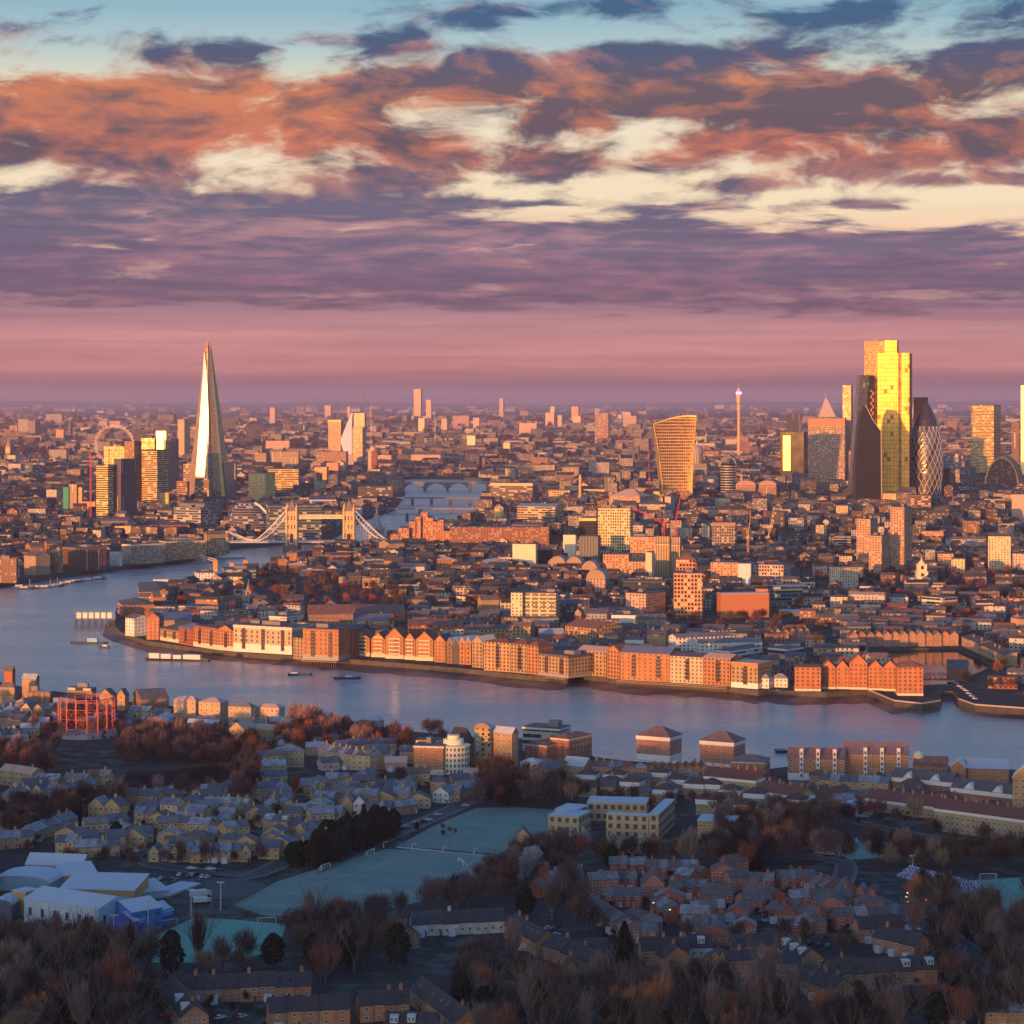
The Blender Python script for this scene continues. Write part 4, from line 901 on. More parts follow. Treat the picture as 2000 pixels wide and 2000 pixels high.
# ---- south side of the river, left
cbt([
(-20,32,36,1092,1139,12,'resi',BR,'riverside_flats','dark brown riverside flats against the left edge',dict(plant=1,rc=OB)),
(47,70,98,1086,1124,40,'brick',YB,'riverside_warehouse','shaded tan warehouse with two gables left of the moorings',dict(roof='gx',rh=5,**RW)),
(80,90,98,1083,1120,60,'plain',(.33,.08,.07),'riverside_flats','narrow red fronted block between shaded warehouses',dict(roof='gx',rh=3)),
(98,116,123,1076,1119,20,'resi',YB,'riverside_warehouse','tall shaded tan warehouse left of the dark fronted one',dict(plant=1)),
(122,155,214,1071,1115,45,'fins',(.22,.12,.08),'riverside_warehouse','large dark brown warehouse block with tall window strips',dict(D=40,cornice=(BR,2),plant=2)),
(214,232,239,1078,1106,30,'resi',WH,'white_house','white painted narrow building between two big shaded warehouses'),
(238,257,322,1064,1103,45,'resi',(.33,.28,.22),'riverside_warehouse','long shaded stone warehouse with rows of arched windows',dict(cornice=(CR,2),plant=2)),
(310,324,402,1058,1094,60,'resi',YB,'riverside_warehouse','long shaded tan warehouse with a lit left gable end',dict(plant=3,cornice=(CR,1))),
(398,404,441,1044,1084,62,'resi',YB,'riverside_warehouse','shaded warehouse with domed turret nearest the bridge chains',dict(roof='gy',rh=4)),
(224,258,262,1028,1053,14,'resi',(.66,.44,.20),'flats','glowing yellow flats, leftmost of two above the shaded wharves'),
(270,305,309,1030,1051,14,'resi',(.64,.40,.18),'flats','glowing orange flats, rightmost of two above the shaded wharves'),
(309,314,370,1026,1046,80,'resi',RB,'flats','long red brick flats behind the glowing orange flats'),
(285,380,384,1010,1030,6,'bands',(.62,.42,.22),'office_block','long lit stepped building left of the glass offices'),
(339,392,452,992,1040,30,'bands',(.36,.36,.34),'office_block','large banded office block with lit left corner beside the scoop building',dict(plant=2)),
(350,400,440,984,1030,30,'plain',GR,'office_block','flat roofed rear wing of the large banded office block'),
(459,500,506,997,1034,10,'bands',(.55,.50,.46),'office_block','white banded office left of the dark scoop building'),
(178,182,258,1017,1036,84,'plain',GR,'long_shed','long grey roofed hall behind the glowing yellow flats',dict(roof='gy',rh=3)),
(49,60,84,1068,1090,60,'resi',OB,'flats','orange lit gabled flats behind the left moorings',dict(roof='gy',rh=5)),
(86,92,122,1062,1084,70,'resi',OB,'flats','orange topped flats behind the tall shaded tan warehouse',dict(roof='gy',rh=4)),
(520,525,628,988,1056,80,'bands',(.16,.20,.20),'office_block','wide dark green banded office seen through the bridge'),
(601,604,657,976,995,84,'plain',(.5,.47,.42),'office_block','pale flat roofed building above the bridge walkways'),
(188,211,222,908,1015,22,'bands',(.80,.62,.22),'glass_tower','bright yellow fronted tower, leftmost beside the red crane',dict(roof='flat')),
(203,243,246,872,998,10,'grid',(.74,.60,.18),'unfinished_tower','yellow lit unfinished tower frame topped by a red crane'),
(244,262,277,862,1000,22,'rust',(.30,.18,.13),'glass_tower','brown tower with a slanted dark top behind the lattice tower',dict(roof='mono',rh=-9,rc=BR)),
(222,236,268,897,1014,30,'fins',(.20,.17,.18),'lattice_tower','dark tower with tall white diagonal lattice and spiky crown'),
(277,307,330,879,1000,20,'bands',(.74,.50,.20),'office_tower','stepped tower with golden left face and dark right face'),
(276,302,306,856,975,14,'rust',(.42,.24,.15),'hospital_tower','rust coloured tower behind the golden stepped tower',dict(plant=1)),
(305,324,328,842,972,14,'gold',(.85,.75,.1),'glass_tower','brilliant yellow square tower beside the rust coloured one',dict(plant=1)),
(330,344,349,858,972,14,'fins',(.25,.23,.26),'glass_tower','slim grey tower between the golden cluster and the spire tower'),
(347,360,371,819,895,20,'resi',(.62,.40,.25),'tower_block','distant pale tower block with a shaded right half left of the spire tower'),
(310,329,332,962,1008,14,'resi',(.74,.50,.20),'flats','small yellow tower at the foot of the golden stepped tower'),
(345,367,370,940,987,12,'bands',(.46,.25,.16),'office_block','rust brown office, left one at the foot of the spire tower'),
(381,408,412,935,988,12,'bands',(.42,.24,.16),'office_block','rust brown office in front of the spire tower base'),
(123,134,136,952,1004,12,'plain',(.05,.30,.20),'netted_building','building draped in green netting left of the red crane'),
(135,150,153,946,1004,12,'fins',(.50,.32,.22),'tower_block','ribbed tan tower beside the green netting'),
(153,160,164,952,1004,12,'resi',(.60,.36,.20),'tower_block','thin orange lit tower beside the ribbed tan tower'),
(160,186,188,980,1005,10,'resi',(.58,.24,.14),'flats','red orange flats behind the mast of the red crane'),
(486,518,553,925,984,20,'resi',(.78,.58,.22),'office_tower','block with golden left face and flat grey right face by the railway'),
(523,583,586,916,966,8,'bands',(.74,.52,.18),'office_block','golden topped office behind the grey sided block'),
(530,583,586,882,922,8,'fins',(.56,.40,.28),'office_block','pale ribbed block above the golden topped office'),
(438,460,463,905,984,14,'fins',(.26,.27,.30),'glass_tower','grey glass tower tucked behind the spire tower on its right'),
(358,376,380,906,962,14,'bands',(.5,.36,.24),'office_block','small banded block left of the spire tower shaft'),
(109,124,127,839,865,14,'resi',(.52,.32,.22),'tower_block','small distant orange block left of the observation wheel'),
(133,138,142,825,855,20,'fins',(.24,.22,.25),'tower_block','thin distant grey tower left of the observation wheel'),
(193,209,211,822,842,14,'resi',(.42,.28,.24),'tower_block','left of two squat blocks behind the top of the wheel'),
(215,235,237,822,842,14,'resi',(.42,.28,.24),'tower_block','right of two squat blocks behind the top of the wheel'),
(44,87,90,904,930,8,'bands',(.10,.16,.22),'office_block','blue glass block right of the clock tower'),
(-10,26,28,904,930,8,'bands',(.12,.13,.18),'office_block','dark block at the foot of the clock tower'),
(618,676,680,882,924,8,'resi',(.34,.19,.13),'power_station','broad brown brick block left of the curved glass tower'),
(614,638,642,912,948,14,'resi',(.64,.34,.16),'flats','orange stepped flats below the broad brown block'),
(637,661,664,904,934,12,'resi',(.42,.20,.12),'flats','red brick block between the stepped flats and the glass tower'),
(641,666,671,820,902,14,'resi',(.40,.25,.14),'tower','slab tower with a bright left edge left of the curved glass tower',dict(cornice=((.75,.6,.2),6))),
(687,708,713,835,912,14,'grid',(.62,.44,.26),'tower','gridded brown tower in front of the taller one right of the curved glass'),
(691,712,715,807,905,14,'grid',(.70,.50,.24),'tower','tall golden tower immediately right of the curved blue glass'),
(677,693,695,930,950,12,'plain',(.72,.52,.14),'office_block','small bright yellow block above the bridge'),
(697,750,754,929,954,10,'resi',(.24,.13,.10),'office_block','dark brown block on the south bank right of the yellow block'),
(699,768,772,951,988,10,'bands',(.13,.12,.13),'office_block','long dark office on the south bank beside the rail bridge'),
(754,785,790,935,962,14,'resi',(.20,.16,.15),'office_block','dark block with a curved roof at the river bend',dict(roof='gx',rh=6)),
(808,822,825,760,826,14,'resi',(.36,.24,.24),'distant_tower','tallest tower on the hazy skyline right of the thin crane'),
(832,842,844,781,826,14,'resi',(.48,.26,.22),'distant_tower','shorter companion of the tallest skyline tower'),
(817,829,831,817,847,14,'plain',(.75,.58,.28),'distant_tower','small bright yellow tower below the tallest skyline tower'),
(862,873,875,818,847,14,'plain',(.55,.36,.26),'distant_tower','small pale tower between the skyline pair and a wide block'),
(884,916,918,812,840,8,'resi',(.45,.28,.24),'distant_block','wide pinkish distant block left of centre'),
(924,936,938,816,842,14,'resi',(.5,.28,.22),'distant_tower','short reddish tower right of the wide pinkish block'),
(912,928,931,851,884,14,'plain',(.78,.66,.40),'distant_tower','bright cream tower above the river bend'),
(983,996,998,865,884,10,'plain',(.78,.6,.3),'distant_block','small bright yellow cube near the centre'),
(975,983,985,778,818,14,'resi',(.36,.22,.22),'distant_tower','slim hazy tower on the skyline near the centre'),
(527,537,540,796,838,14,'resi',(.46,.27,.24),'distant_tower','slim reddish tower with a mast right of the spire tower'),
(634,646,648,792,818,14,'resi',(.42,.26,.25),'distant_tower','hazy twin block left of the curved glass tower'),
(678,684,686,794,818,14,'resi',(.46,.27,.25),'distant_tower','thin hazy tower left of the thin black crane'),
(519,565,568,861,884,8,'resi',(.56,.36,.26),'distant_block','wide pink block right of the spire tower'),
(738,786,788,889,908,6,'resi',(.66,.42,.30),'palace','long pink lit palace above the river, left one'),
(797,860,862,888,910,6,'resi',(.66,.42,.30),'palace','long pink lit palace above the river, right one',dict(roof='gx',rh=8)),
(911,948,951,894,920,8,'fins',(.30,.28,.28),'office_block','grey ribbed office above the river bend'),
(958,1040,1070,944,988,14,'bands',(.20,.15,.14),'office_block','long dark riverside office with a lit cream roof',dict(cornice=((.72,.5,.3),5))),
(878,1072,1076,1030,1074,3,'resi',(.30,.14,.09),'dock_warehouse','long dark brick dock building behind the stepped hotel',dict(D=30)),
(1010,1084,1127,990,1032,20,'bands',(.62,.46,.24),'office_block','wide banded office with a curved blue roof and yellow left side',dict(rc=(.2,.3,.36),roof='gx',rh=4)),
(1071,1112,1116,957,987,12,'grid',(.62,.44,.2),'office_block','yellow topped gridded office behind the banded curved one'),
(1140,1184,1187,956,982,8,'resi',(.74,.54,.22),'classical_building','yellow stone building right of the tall stone column'),
(1190,1250,1276,970,1012,30,'resi',(.52,.32,.22),'classical_building','pink roofed classical block left of the yellow stone tower',dict(roof='hip',rh=12,rc=PK)),
(1285,1350,1354,948,978,8,'fins',(.48,.20,.15),'gothic_offices','pink red gabled office range at the foot of the flared tower',dict(roof='gx',rh=10,rc=PK)),
(1240,1300,1306,985,1018,10,'resi',(.60,.42,.26),'classical_building','broad orange stone building below the yellow stone tower',dict(roof='hip',rh=6)),
(1383,1426,1429,974,1003,10,'resi',(.76,.60,.32),'office_block','cream yellow office between the flared tower and the arched block'),
(1345,1425,1430,996,1024,8,'resi',(.42,.30,.24),'office_block','brown and pink gridded office below the cream one'),
(1017,1083,1086,908,931,8,'fins',(.60,.46,.32),'classical_building','white columned long building in the middle distance'),
(1150,1190,1193,903,936,8,'resi',(.34,.31,.28),'office_block','pale building with a black roof strip left of the flared tower'),
(1014,1048,1051,826,853,10,'resi',(.60,.40,.28),'distant_block','squat pink block near the centre, left of a slim pair'),
(1065,1082,1085,806,835,14,'plain',(.60,.40,.28),'distant_tower','pale tower with a small bright cap, left of the slim pair'),
(1075,1083,1085,794,828,14,'plain',(.66,.5,.3),'distant_tower','bright cap tower rising behind the pale tower'),
(1089,1097,1099,811,838,14,'plain',(.58,.40,.27),'distant_tower','slim pale tower left of the brown capped one'),
(1116,1130,1133,794,830,14,'resi',(.48,.27,.18),'distant_tower','brown capped tower behind the cream slim tower'),
(1119,1134,1139,813,840,14,'plain',(.64,.46,.3),'distant_tower','cream tower in front of the brown capped one'),
(1162,1188,1191,807,870,12,'bands',(.56,.34,.22),'tower_block','square orange slab standing alone left of the flared tower'),
(1217,1243,1247,812,840,14,'resi',(.44,.27,.24),'distant_tower','pink stepped distant block left of the flared tower'),
# city cluster, right
(1524,1570,1579,844,938,20,'dark',(.06,.05,.05),'office_tower','black glass block with one golden panel at the left of the city cluster'),
(1536,1566,1568,808,880,10,'fins',(.08,.06,.06),'roof_fins','black finned crown on top of the golden panelled block'),
(1579,1650,1659,817,962,12,'grid',(.52,.37,.26),'office_tower','broad copper coloured gridded tower left of the glass wedge',dict(cornice=((.40,.22,.14),18))),
(1658,1668,1672,880,962,12,'grid',(.50,.34,.24),'office_wing','low right wing of the broad copper gridded tower'),
(1646,1662,1673,753,958,14,'rust',(.50,.32,.22),'office_tower','slim copper tower with a gold right face behind the glass wedge'),
(1575,1620,1623,944,970,10,'fins',(.50,.27,.18),'office_block','orange ribbed low building at the foot of the copper tower'),
(1622,1680,1683,940,968,10,'grid',(.60,.50,.44),'office_block','white gridded low building at the foot of the city cluster'),
(1688,1728,1731,666,990,10,'rust',(.56,.36,.20),'office_tower','brown glass rear shaft of the tallest tower'),
(1717,1733,1735,737,988,10,'glass',(.35,.34,.33),'office_tower','grey glass shaft in front of the brilliant yellow tower'),
(1733,1750,1752,734,988,10,'rust',(.44,.20,.10),'office_tower','orange gridded shaft in front of the brilliant yellow tower'),
(1719,1726,1762,856,984,30,'dark',DG,'office_tower','dark glass base block under the brilliant yellow tower'),
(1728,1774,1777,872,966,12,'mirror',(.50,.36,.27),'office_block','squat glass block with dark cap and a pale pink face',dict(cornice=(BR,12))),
(1784,1812,1816,776,975,12,'dark',(.05,.03,.03),'office_tower','black square tower standing behind the lozenge tower'),
(1780,1808,1811,914,966,14,'bands',(.78,.60,.20),'stepped_tower','upper step of the golden banded block by the lozenge tower'),
(1767,1782,1784,938,966,14,'bands',(.72,.52,.18),'stepped_block','lower left step of the golden banded block'),
(1811,1840,1856,916,978,30,'dark',(.06,.05,.06),'office_block','black block at the lower right of the lozenge tower'),
(1896,1941,1966,791,937,28,'bands',(.80,.58,.22),'office_tower','tall golden banded tower with a dark right face',dict(D=62)),
(1842,1872,1886,886,942,20,'bands',(.28,.28,.31),'office_block','grey block between the lozenge tower and the golden banded tower'),
(1866,1900,1912,917,964,20,'grid',(.16,.17,.20),'office_block','dark blue gridded office left of the arch',dict(roof='gx',rh=5)),
(1976,1990,1994,824,937,14,'fins',(.36,.22,.17),'office_tower','slim brown tower behind the arch'),
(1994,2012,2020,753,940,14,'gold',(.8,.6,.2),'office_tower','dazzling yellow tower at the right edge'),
(1437,1476,1480,948,992,10,'fins',(.55,.33,.27),'arched_offices','left pink stone arched office right of the dark round tower',dict(roof='barrel',rh=9,rc=PK)),
(1482,1516,1520,948,992,10,'fins',(.55,.33,.27),'arched_offices','right pink stone arched office left of the city cluster',dict(roof='barrel',rh=9,rc=PK)),
(1362,1400,1406,952,976,12,'glass',(.3,.28,.3),'glass_office','grey glass office with a sloping roof beside the dark round tower',dict(roof='mono',rh=8)),
])

# ------------------------------------------------------------------ landmarks
def frame(name, label, cat, px, Y, group=None, rz=0.0):
    x0 = (px-1000)/F*Y; t = thing(name, label, cat, (x0, Y, 0), rz, group)
    return t, (lambda x, y: ((x-1000)/F*Y-x0, H-(y-HY)/F*Y))
MT['shardbright'] = wall_mat('sun_reflection_glass', 3.0, 3.6, .97, .90, (.86,.80,.68), (.95,.90,.80), .42, .55, .0, wspec=.5, wrough=.45, palec=(.9,.85,.75))  # white sun reflection put into the glass colour
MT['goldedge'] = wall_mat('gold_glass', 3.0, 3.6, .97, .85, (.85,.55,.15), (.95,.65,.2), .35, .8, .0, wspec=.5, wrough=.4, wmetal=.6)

MT['bluewhite'] = wall_mat('pale_blue_glass', 3.0, 4.0, .85, .95, (.42,.48,.66), (.6,.66,.82), .5, .1, .0, wspec=.4, wrough=.6, palec=(.6,.6,.7))
def spire_tower():
    t, L = frame('spire_tower', 'very tall tapering glass spire tower by the river, its pale face shining', 'skyscraper', 409, 4640); t.scale = (1.06,1.06,1.05)
    def ring(z, k, cx): return [(cx+x*k, y*k+6*(1-k), z) for x, y in ((-43,2),(-23,-34),(3,-43),(12,-38),(27,-26),(33,-20),(44,6),(20,36),(-22,36))]
    kz = lambda z: 1-z/315*.93
    zs = [0, 60, 120, 180, 240, 284]; R_ = [ring(z, kz(z), -3*z/300) for z in zs]
    mats = ['rust', 'rust', 'glass', 'rust', 'goldedge', 'rust', 'glass', 'glass', 'glass']  # the sun's gold on one right strip is put into its glass
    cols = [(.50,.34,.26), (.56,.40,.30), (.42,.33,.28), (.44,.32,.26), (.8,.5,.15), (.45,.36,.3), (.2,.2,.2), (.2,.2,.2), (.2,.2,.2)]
    for i in range(9):
        m = M(); j = (i+1) % 9
        top = 288+[10, 4, 18, 8, 14, 6, 12, 9, 5][i]
        rr = R_+[ring(top, kz(top), -3*top/300)]
        for a, b in zip(rr, rr[1:]):
            m.q([a[i], a[j], b[j], b[i]], 0, [(0,a[i][2]),(abs(a[j][0]-a[i][0])+abs(a[j][1]-a[i][1]),a[i][2]),(abs(b[j][0]-b[i][0])+abs(b[j][1]-b[i][1]),b[i][2]),(0,b[i][2])])
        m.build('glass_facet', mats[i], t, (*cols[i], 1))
    # the facet with painted-in sun reflection stands slightly proud of the others and stops above the podium
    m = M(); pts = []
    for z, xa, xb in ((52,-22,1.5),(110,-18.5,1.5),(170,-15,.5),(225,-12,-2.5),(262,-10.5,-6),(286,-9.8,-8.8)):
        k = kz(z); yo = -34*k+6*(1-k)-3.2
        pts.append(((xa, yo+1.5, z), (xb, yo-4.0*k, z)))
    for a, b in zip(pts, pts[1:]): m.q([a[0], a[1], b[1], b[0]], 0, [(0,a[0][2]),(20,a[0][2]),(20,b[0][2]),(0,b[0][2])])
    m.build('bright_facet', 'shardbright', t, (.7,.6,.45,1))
    m = M()
    for x, y, h in ((-4,0,303),(1,-3,307),(5,2,300),(-1,4,298)): m.bar((x-4,y,282), (x-3.5,y*.6,h), .9)
    m.build('spire', 'metal', t, (.5,.3,.15,1))
spire_tower()

def flared_tower():
    Yd = 4560; t, L = frame('flared_tower', 'flared glass tower with a concave golden front and curved top', 'skyscraper', 1321, Yd)
    # x extents at heights follow the outline; the front is concave
    prof = [(985,1293,1350),(942,1292,1350),(900,1287,1352),(870,1283,1353),(845,1278,1355),(828,1275,1357)]
    n = 12; rings = []
    def topz(u): return L(0, 828-14*math.sin(u*math.pi*.62)*1.0-2*u)[1]
    m = M(); cols = []
    for i in range(n+1):
        u = i/n; col = []
        for k, (y, xl, xr) in enumerate(prof):
            z = max(0, L(0, y)[1]) if k < len(prof)-1 else topz(u)
            x0 = L(xl, 0)[0]; x1 = L(xr, 0)[0]; x = x0+(x1-x0)*u
            lean = -((z/160)**2)*9
            col.append((x, -18+lean+(4*(1-(2*u-1)**2)*.7), z))
        cols.append(col)
    front = M()
    for i in range(n):
        for k in range(len(prof)-1):
            a, b = cols[i][k], cols[i+1][k]; c, d = cols[i+1][k+1], cols[i][k+1]
            front.q([a, b, c, d], 0, [(a[0],a[2]),(b[0],b[2]),(c[0],c[2]),(d[0],d[2])])
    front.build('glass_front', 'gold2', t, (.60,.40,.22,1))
    side = M()
    for idx in (0, n):
        for k in range(len(prof)-1):
            a = cols[idx][k]; d = cols[idx][k+1]; f = [(a[0],a[1],a[2]),(d[0],d[1],d[2]),(d[0],24,d[2]),(a[0],24,a[2])]
            side.q(f if idx == 0 else f[::-1], 0, [(a[1],a[2]),(d[1],d[2]),(24,d[2]),(24,a[2])])
    bk = M()
    for i in range(n): a, b = cols[i][-1], cols[i+1][-1]; bk.q([a, b, (b[0],24,b[2]), (a[0],24,a[2])])
    side.q([(cols[n][0][0],24,0),(cols[0][0][0],24,0),(cols[0][-1][0],24,cols[0][-1][2]),(cols[n][-1][0],24,cols[n][-1][2])])
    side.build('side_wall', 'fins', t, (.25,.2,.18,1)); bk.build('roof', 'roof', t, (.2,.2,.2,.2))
    e = M()
    for idx in (0, n):
        for k in range(len(prof)-1): e.bar(Vector(cols[idx][k])+Vector((0,-1,0)), Vector(cols[idx][k+1])+Vector((0,-1,0)), 2.2)
    for i in range(n): e.bar(Vector(cols[i][-1])+Vector((0,-1,0)), Vector(cols[i+1][-1])+Vector((0,-1,0)), 2.2)
    e.build('edge_trim', 'goldedge', t, (.95,.7,.25,1))
    m = M()
    for k in range(7): x = L(1300+k*8, 0)[0]; z = topz((k*8+7)/57+.1); m.bar((x,0,z-1), (x+3,-2,z+4+(k % 2)*3), .8)
    m.build('roof_cradle', 'metal', t, (.5,.4,.3,1))
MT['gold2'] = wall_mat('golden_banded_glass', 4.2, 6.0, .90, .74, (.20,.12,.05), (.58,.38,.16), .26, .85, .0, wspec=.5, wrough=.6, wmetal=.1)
flared_tower()

def lozenge_tower():
    t, L = frame('lozenge_tower', 'bullet shaped glass tower with dark spiral bands and white diamond lattice', 'skyscraper', 1809, 4500)
    prof = [(985,27),(955,29),(925,32),(900,32.5),(870,31),(845,27.5),(820,21),(803,13),(792,7),(784,1)]
    sc = 4500/F; P_ = [(w*sc, max(0, L(0,y)[1])) for y, w in prof]
    def rad(z):
        for (r0,z0),(r1,z1) in zip(P_, P_[1:]):
            if z <= z1: return r0+(r1-r0)*(z-z0)/max(1e-6, z1-z0)
        return P_[-1][0]
    zt = P_[-1][1]; nz, na = 34, 36
    def pt(a, z, o=0): r = rad(z)+o; return (r*math.cos(a), r*math.sin(a), z)
    g, d = M(), M()
    for k in range(nz):
        z0, z1 = zt*k/nz, zt*(k+1)/nz
        for i in range(na):
            a0, a1 = 2*math.pi*i/na+k*.09, 2*math.pi*(i+1)/na+k*.09
            b0, b1 = a0+.09, a1+.09
            (d if i % 6 in (0, 1) or k > 25 else g).q([pt(a0,z0),pt(a1,z0),pt(b1,z1),pt(b0,z1)])
    g.build('glass', 'plainglass', t, (.12,.12,.14,1)); d.build('dark_band', 'plainglass', t, (.05,.045,.06,1))
    lat = M()
    for s in (-1, 1):
        for i in range(18):
            a = 2*math.pi*i/18+.04; prev = None
            for k in range(0, nz-7):
                p = pt(a+s*k*.09, zt*k/nz, .35)
                if prev: lat.bar(prev, p, .55)
                prev = p
    lat.build('lattice', 'metal', t, (.62,.60,.58,1))
MT['plainglass'] = mat('smooth_glass', lambda: pbsdf(oinfo()[0], .2, .25, .6))
lozenge_tower()

def wedge_tower():
    t, L = frame('wedge_tower', 'slanting blue grey glass wedge with orange latticed spine', 'skyscraper', 1680, 4480)
    a = lambda x, y: L(x, y)
    def solid(name, pts, y0, y1, mt, col):
        m = M(); P0 = [(x, y0, z) for x, z in pts]; P1 = [(x, y1, z) for x, z in pts]; n = len(pts)
        m.q(P0, 0, [(x, z) for x, z in pts]); m.q(P1[::-1])
        for i in range(n): j = (i+1) % n; m.q([P0[j], P0[i], P1[i], P1[j]], 0, [(0,P0[j][2]),(0,P0[i][2]),(y1-y0,P1[i][2]),(y1-y0,P1[j][2])])
        return m.build(name, mt, t, col)
    solid('sloping_face', [a(1656,985),a(1673,985),a(1695,733),a(1677,733)], -20, 22, 'glass', (.24,.28,.32,1))
    solid('spine', [a(1673,985),a(1706,985),a(1705,733),a(1695,733)], -18, 20, 'dark', (.10,.07,.07,1))
    m = M()
    for k in range(13):
        z0 = 60+k*12.5; (x0, _), (x1, _) = a(1697,0), a(1704,0)
        m.bar((x0,-18.5,z0), (x1,-18.5,z0+6.2), 1.3); m.bar((x1,-18.5,z0+6.2), (x0,-18.5,z0+12.5), 1.3)
    m.build('lattice', 'metal', t, (.75,.30,.10,1))
    m = M(); m.bar((a(1678,0)[0],-20,a(0,733)[1]),(a(1678,0)[0],-20,a(0,731)[1]+3),.6); m.build('mast', 'metal', t, (.3,.3,.3,1))
wedge_tower()
def blade_tower():
    t, L = frame('blade_tower', 'dark pointed glass tower with a leaning edge in front of the wedge', 'skyscraper', 1694, 4330)
    a = L; pts = [a(1669,998),a(1720,998),a(1718,842),a(1714,836),a(1688,792),a(1680,806),a(1674,840),a(1670,885)]
    m = M(); P0 = [(x, -16, z) for x, z in pts]; P1 = [(x, 16, z) for x, z in pts]; n = len(pts); m.q(P0, 0, [(x, z) for x, z in pts]); m.q(P1[::-1])
    for i in range(n): j = (i+1) % n; m.q([P0[j], P0[i], P1[i], P1[j]])
    m.build('body', 'dark', t, (.06,.06,.075,1)); m = M()
    for p, q in (((1688,792),(1701,818)),((1701,818),(1715,838)),((1718,842),(1719,985))): 
        (x0,z0),(x1,z1) = a(*p), a(*q); m.bar((x0,-16.8,z0),(x1,-16.8,z1),1.1)
    m.build('edge_trim', 'metal', t, (.55,.42,.33,1))
blade_tower()
def bright_tower():
    t, L = frame('bright_tower', 'tallest city tower, stepped, its front blazing yellow in the sun', 'skyscraper', 1748, 4470, rz=R(-11))
    def bx(nm, xl, xr, yt, y0, y1, mt, col, yb=990):
        m = M(); m.box(L(xl,0)[0], L(xr,0)[0], y0, y1, 0, L(0,yt)[1]); 
        m2 = M(); u = m2.wall((L(xl,0)[0],y0),(L(xr,0)[0],y0),0,L(0,yt)[1]); u = m2.wall((L(xr,0)[0],y0),(L(xr,0)[0],y1),0,L(0,yt)[1],0,u); u = m2.wall((L(xr,0)[0],y1),(L(xl,0)[0],y1),0,L(0,yt)[1],0,u); m2.wall((L(xl,0)[0],y1),(L(xl,0)[0],y0),0,L(0,yt)[1],0,u)
        m2.q([(L(xl,0)[0],y0,L(0,yt)[1]),(L(xr,0)[0],y0,L(0,yt)[1]),(L(xr,0)[0],y1,L(0,yt)[1]),(L(xl,0)[0],y1,L(0,yt)[1])]); return m2.build(nm, mt, t, (*col,1))
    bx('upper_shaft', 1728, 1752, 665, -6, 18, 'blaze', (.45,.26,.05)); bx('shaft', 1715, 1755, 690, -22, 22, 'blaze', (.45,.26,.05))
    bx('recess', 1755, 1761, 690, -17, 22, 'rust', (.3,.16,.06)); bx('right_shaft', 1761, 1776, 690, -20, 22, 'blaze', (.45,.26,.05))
    bx('side_wall', 1776.2, 1781, 690.5, -14, 24, 'dark', (.05,.04,.05)); bx('side_shaft', 1752.2, 1755, 665.5, -3, 18, 'dark', (.05,.04,.05))  # shade of the right flanks put into dark glass
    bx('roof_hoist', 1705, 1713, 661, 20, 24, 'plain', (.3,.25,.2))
MT['blaze'] = wall_mat('sun_blaze_glass', 6.0, 8.0, .88, .86, (.60,.36,.08), (.88,.53,.10), .42, .7, .03, wspec=.5, wrough=.45, wmetal=.6, palec=(.22,.11,.04))  # yellow of the reflected sun put into the glass colour
bright_tower()
t, L = frame('pyramid_top_tower', 'grey tent shaped pyramid roof rising behind the broad copper tower', 'skyscraper', 1613, 5500)
m = M(); x0 = L(1598,0)[0]; x1 = L(1631,0)[0]; m.box(x0, x1, -16, 16, 0, L(0,814)[1]); m.build('shaft', 'grid', t, (.35,.25,.2,1))
m = M(); zb, zt = L(0,814)[1], L(0,778)[1]; b = [(x0,-16,zb),(x1,-16,zb),(x1,16,zb),(x0,16,zb)]; s = [(-2,-2,zt),(2,-2,zt),(2,2,zt),(-2,2,zt)]; m.loft([b, s]); m.cyl(0,0,zt,L(0,766)[1],1.6,.2,6); m.build('roof', 'plain', t, (.42,.34,.33,1))
# dark round banded tower
t, L = frame('round_tower', 'dark cylindrical tower ringed with pale bands right of the flared one', 'office tower', 1422, 4600)
m = M(); rr = 14; m.cyl(0,0,0,L(0,905)[1],rr,n=24); m.build('body', 'dark', t, (.07,.07,.08,1)); m = M()
for k in range(13): m.cyl(0,0,14+k*5,15.4+k*5,rr+.7,n=24)
m.build('ring_band', 'metal', t, (.5,.5,.5,1)); m = M(); zt = L(0,905)[1]
for i in range(12):
    a0, a1 = math.pi*i/12, math.pi*(i+1)/12; m.bar((-rr*math.cos(a0),-6,zt+rr*.9*math.sin(a0)),(-rr*math.cos(a1),-6,zt+rr*.9*math.sin(a1)),1.6)
m.build('roof_arch', 'metal', t, (.35,.35,.38,1))
# arch-ended building
t, L = frame('arch_building', 'barrel shaped office with a glowing golden arch front', 'office building', 1955, 4900)
m, g, fz = M(), M(), M(); rx = 1.065*33; zt = L(0,894)[1]; n = 16
A = [(-rx*math.cos(math.pi*i/n)-2, zt*math.sin(math.pi*i/n)**.75) for i in range(n+1)]
for i in range(n):
    (xa,za),(xb,zb) = A[i], A[i+1]; m.q([(xa,-15,za),(xb,-15,zb),(xb+25,40,zb),(xa+25,40,za)]); g.bar((xa,-16,za),(xb,-16,zb),2.6)
m.build('roof', 'bands', t, (.55,.30,.2,1)); g.build('arch', 'goldedge', t, (.95,.6,.15,1)); fz.q([(x,-14,z) for x, z in reversed(A)], 0, [(x,z) for x, z in reversed(A)]); fz.build('front', 'grid', t, (.35,.15,.08,1))
m = M(); m.box(-45,46,-24,45,0,30); m.build('podium', 'bands', t, (.3,.22,.2,1))
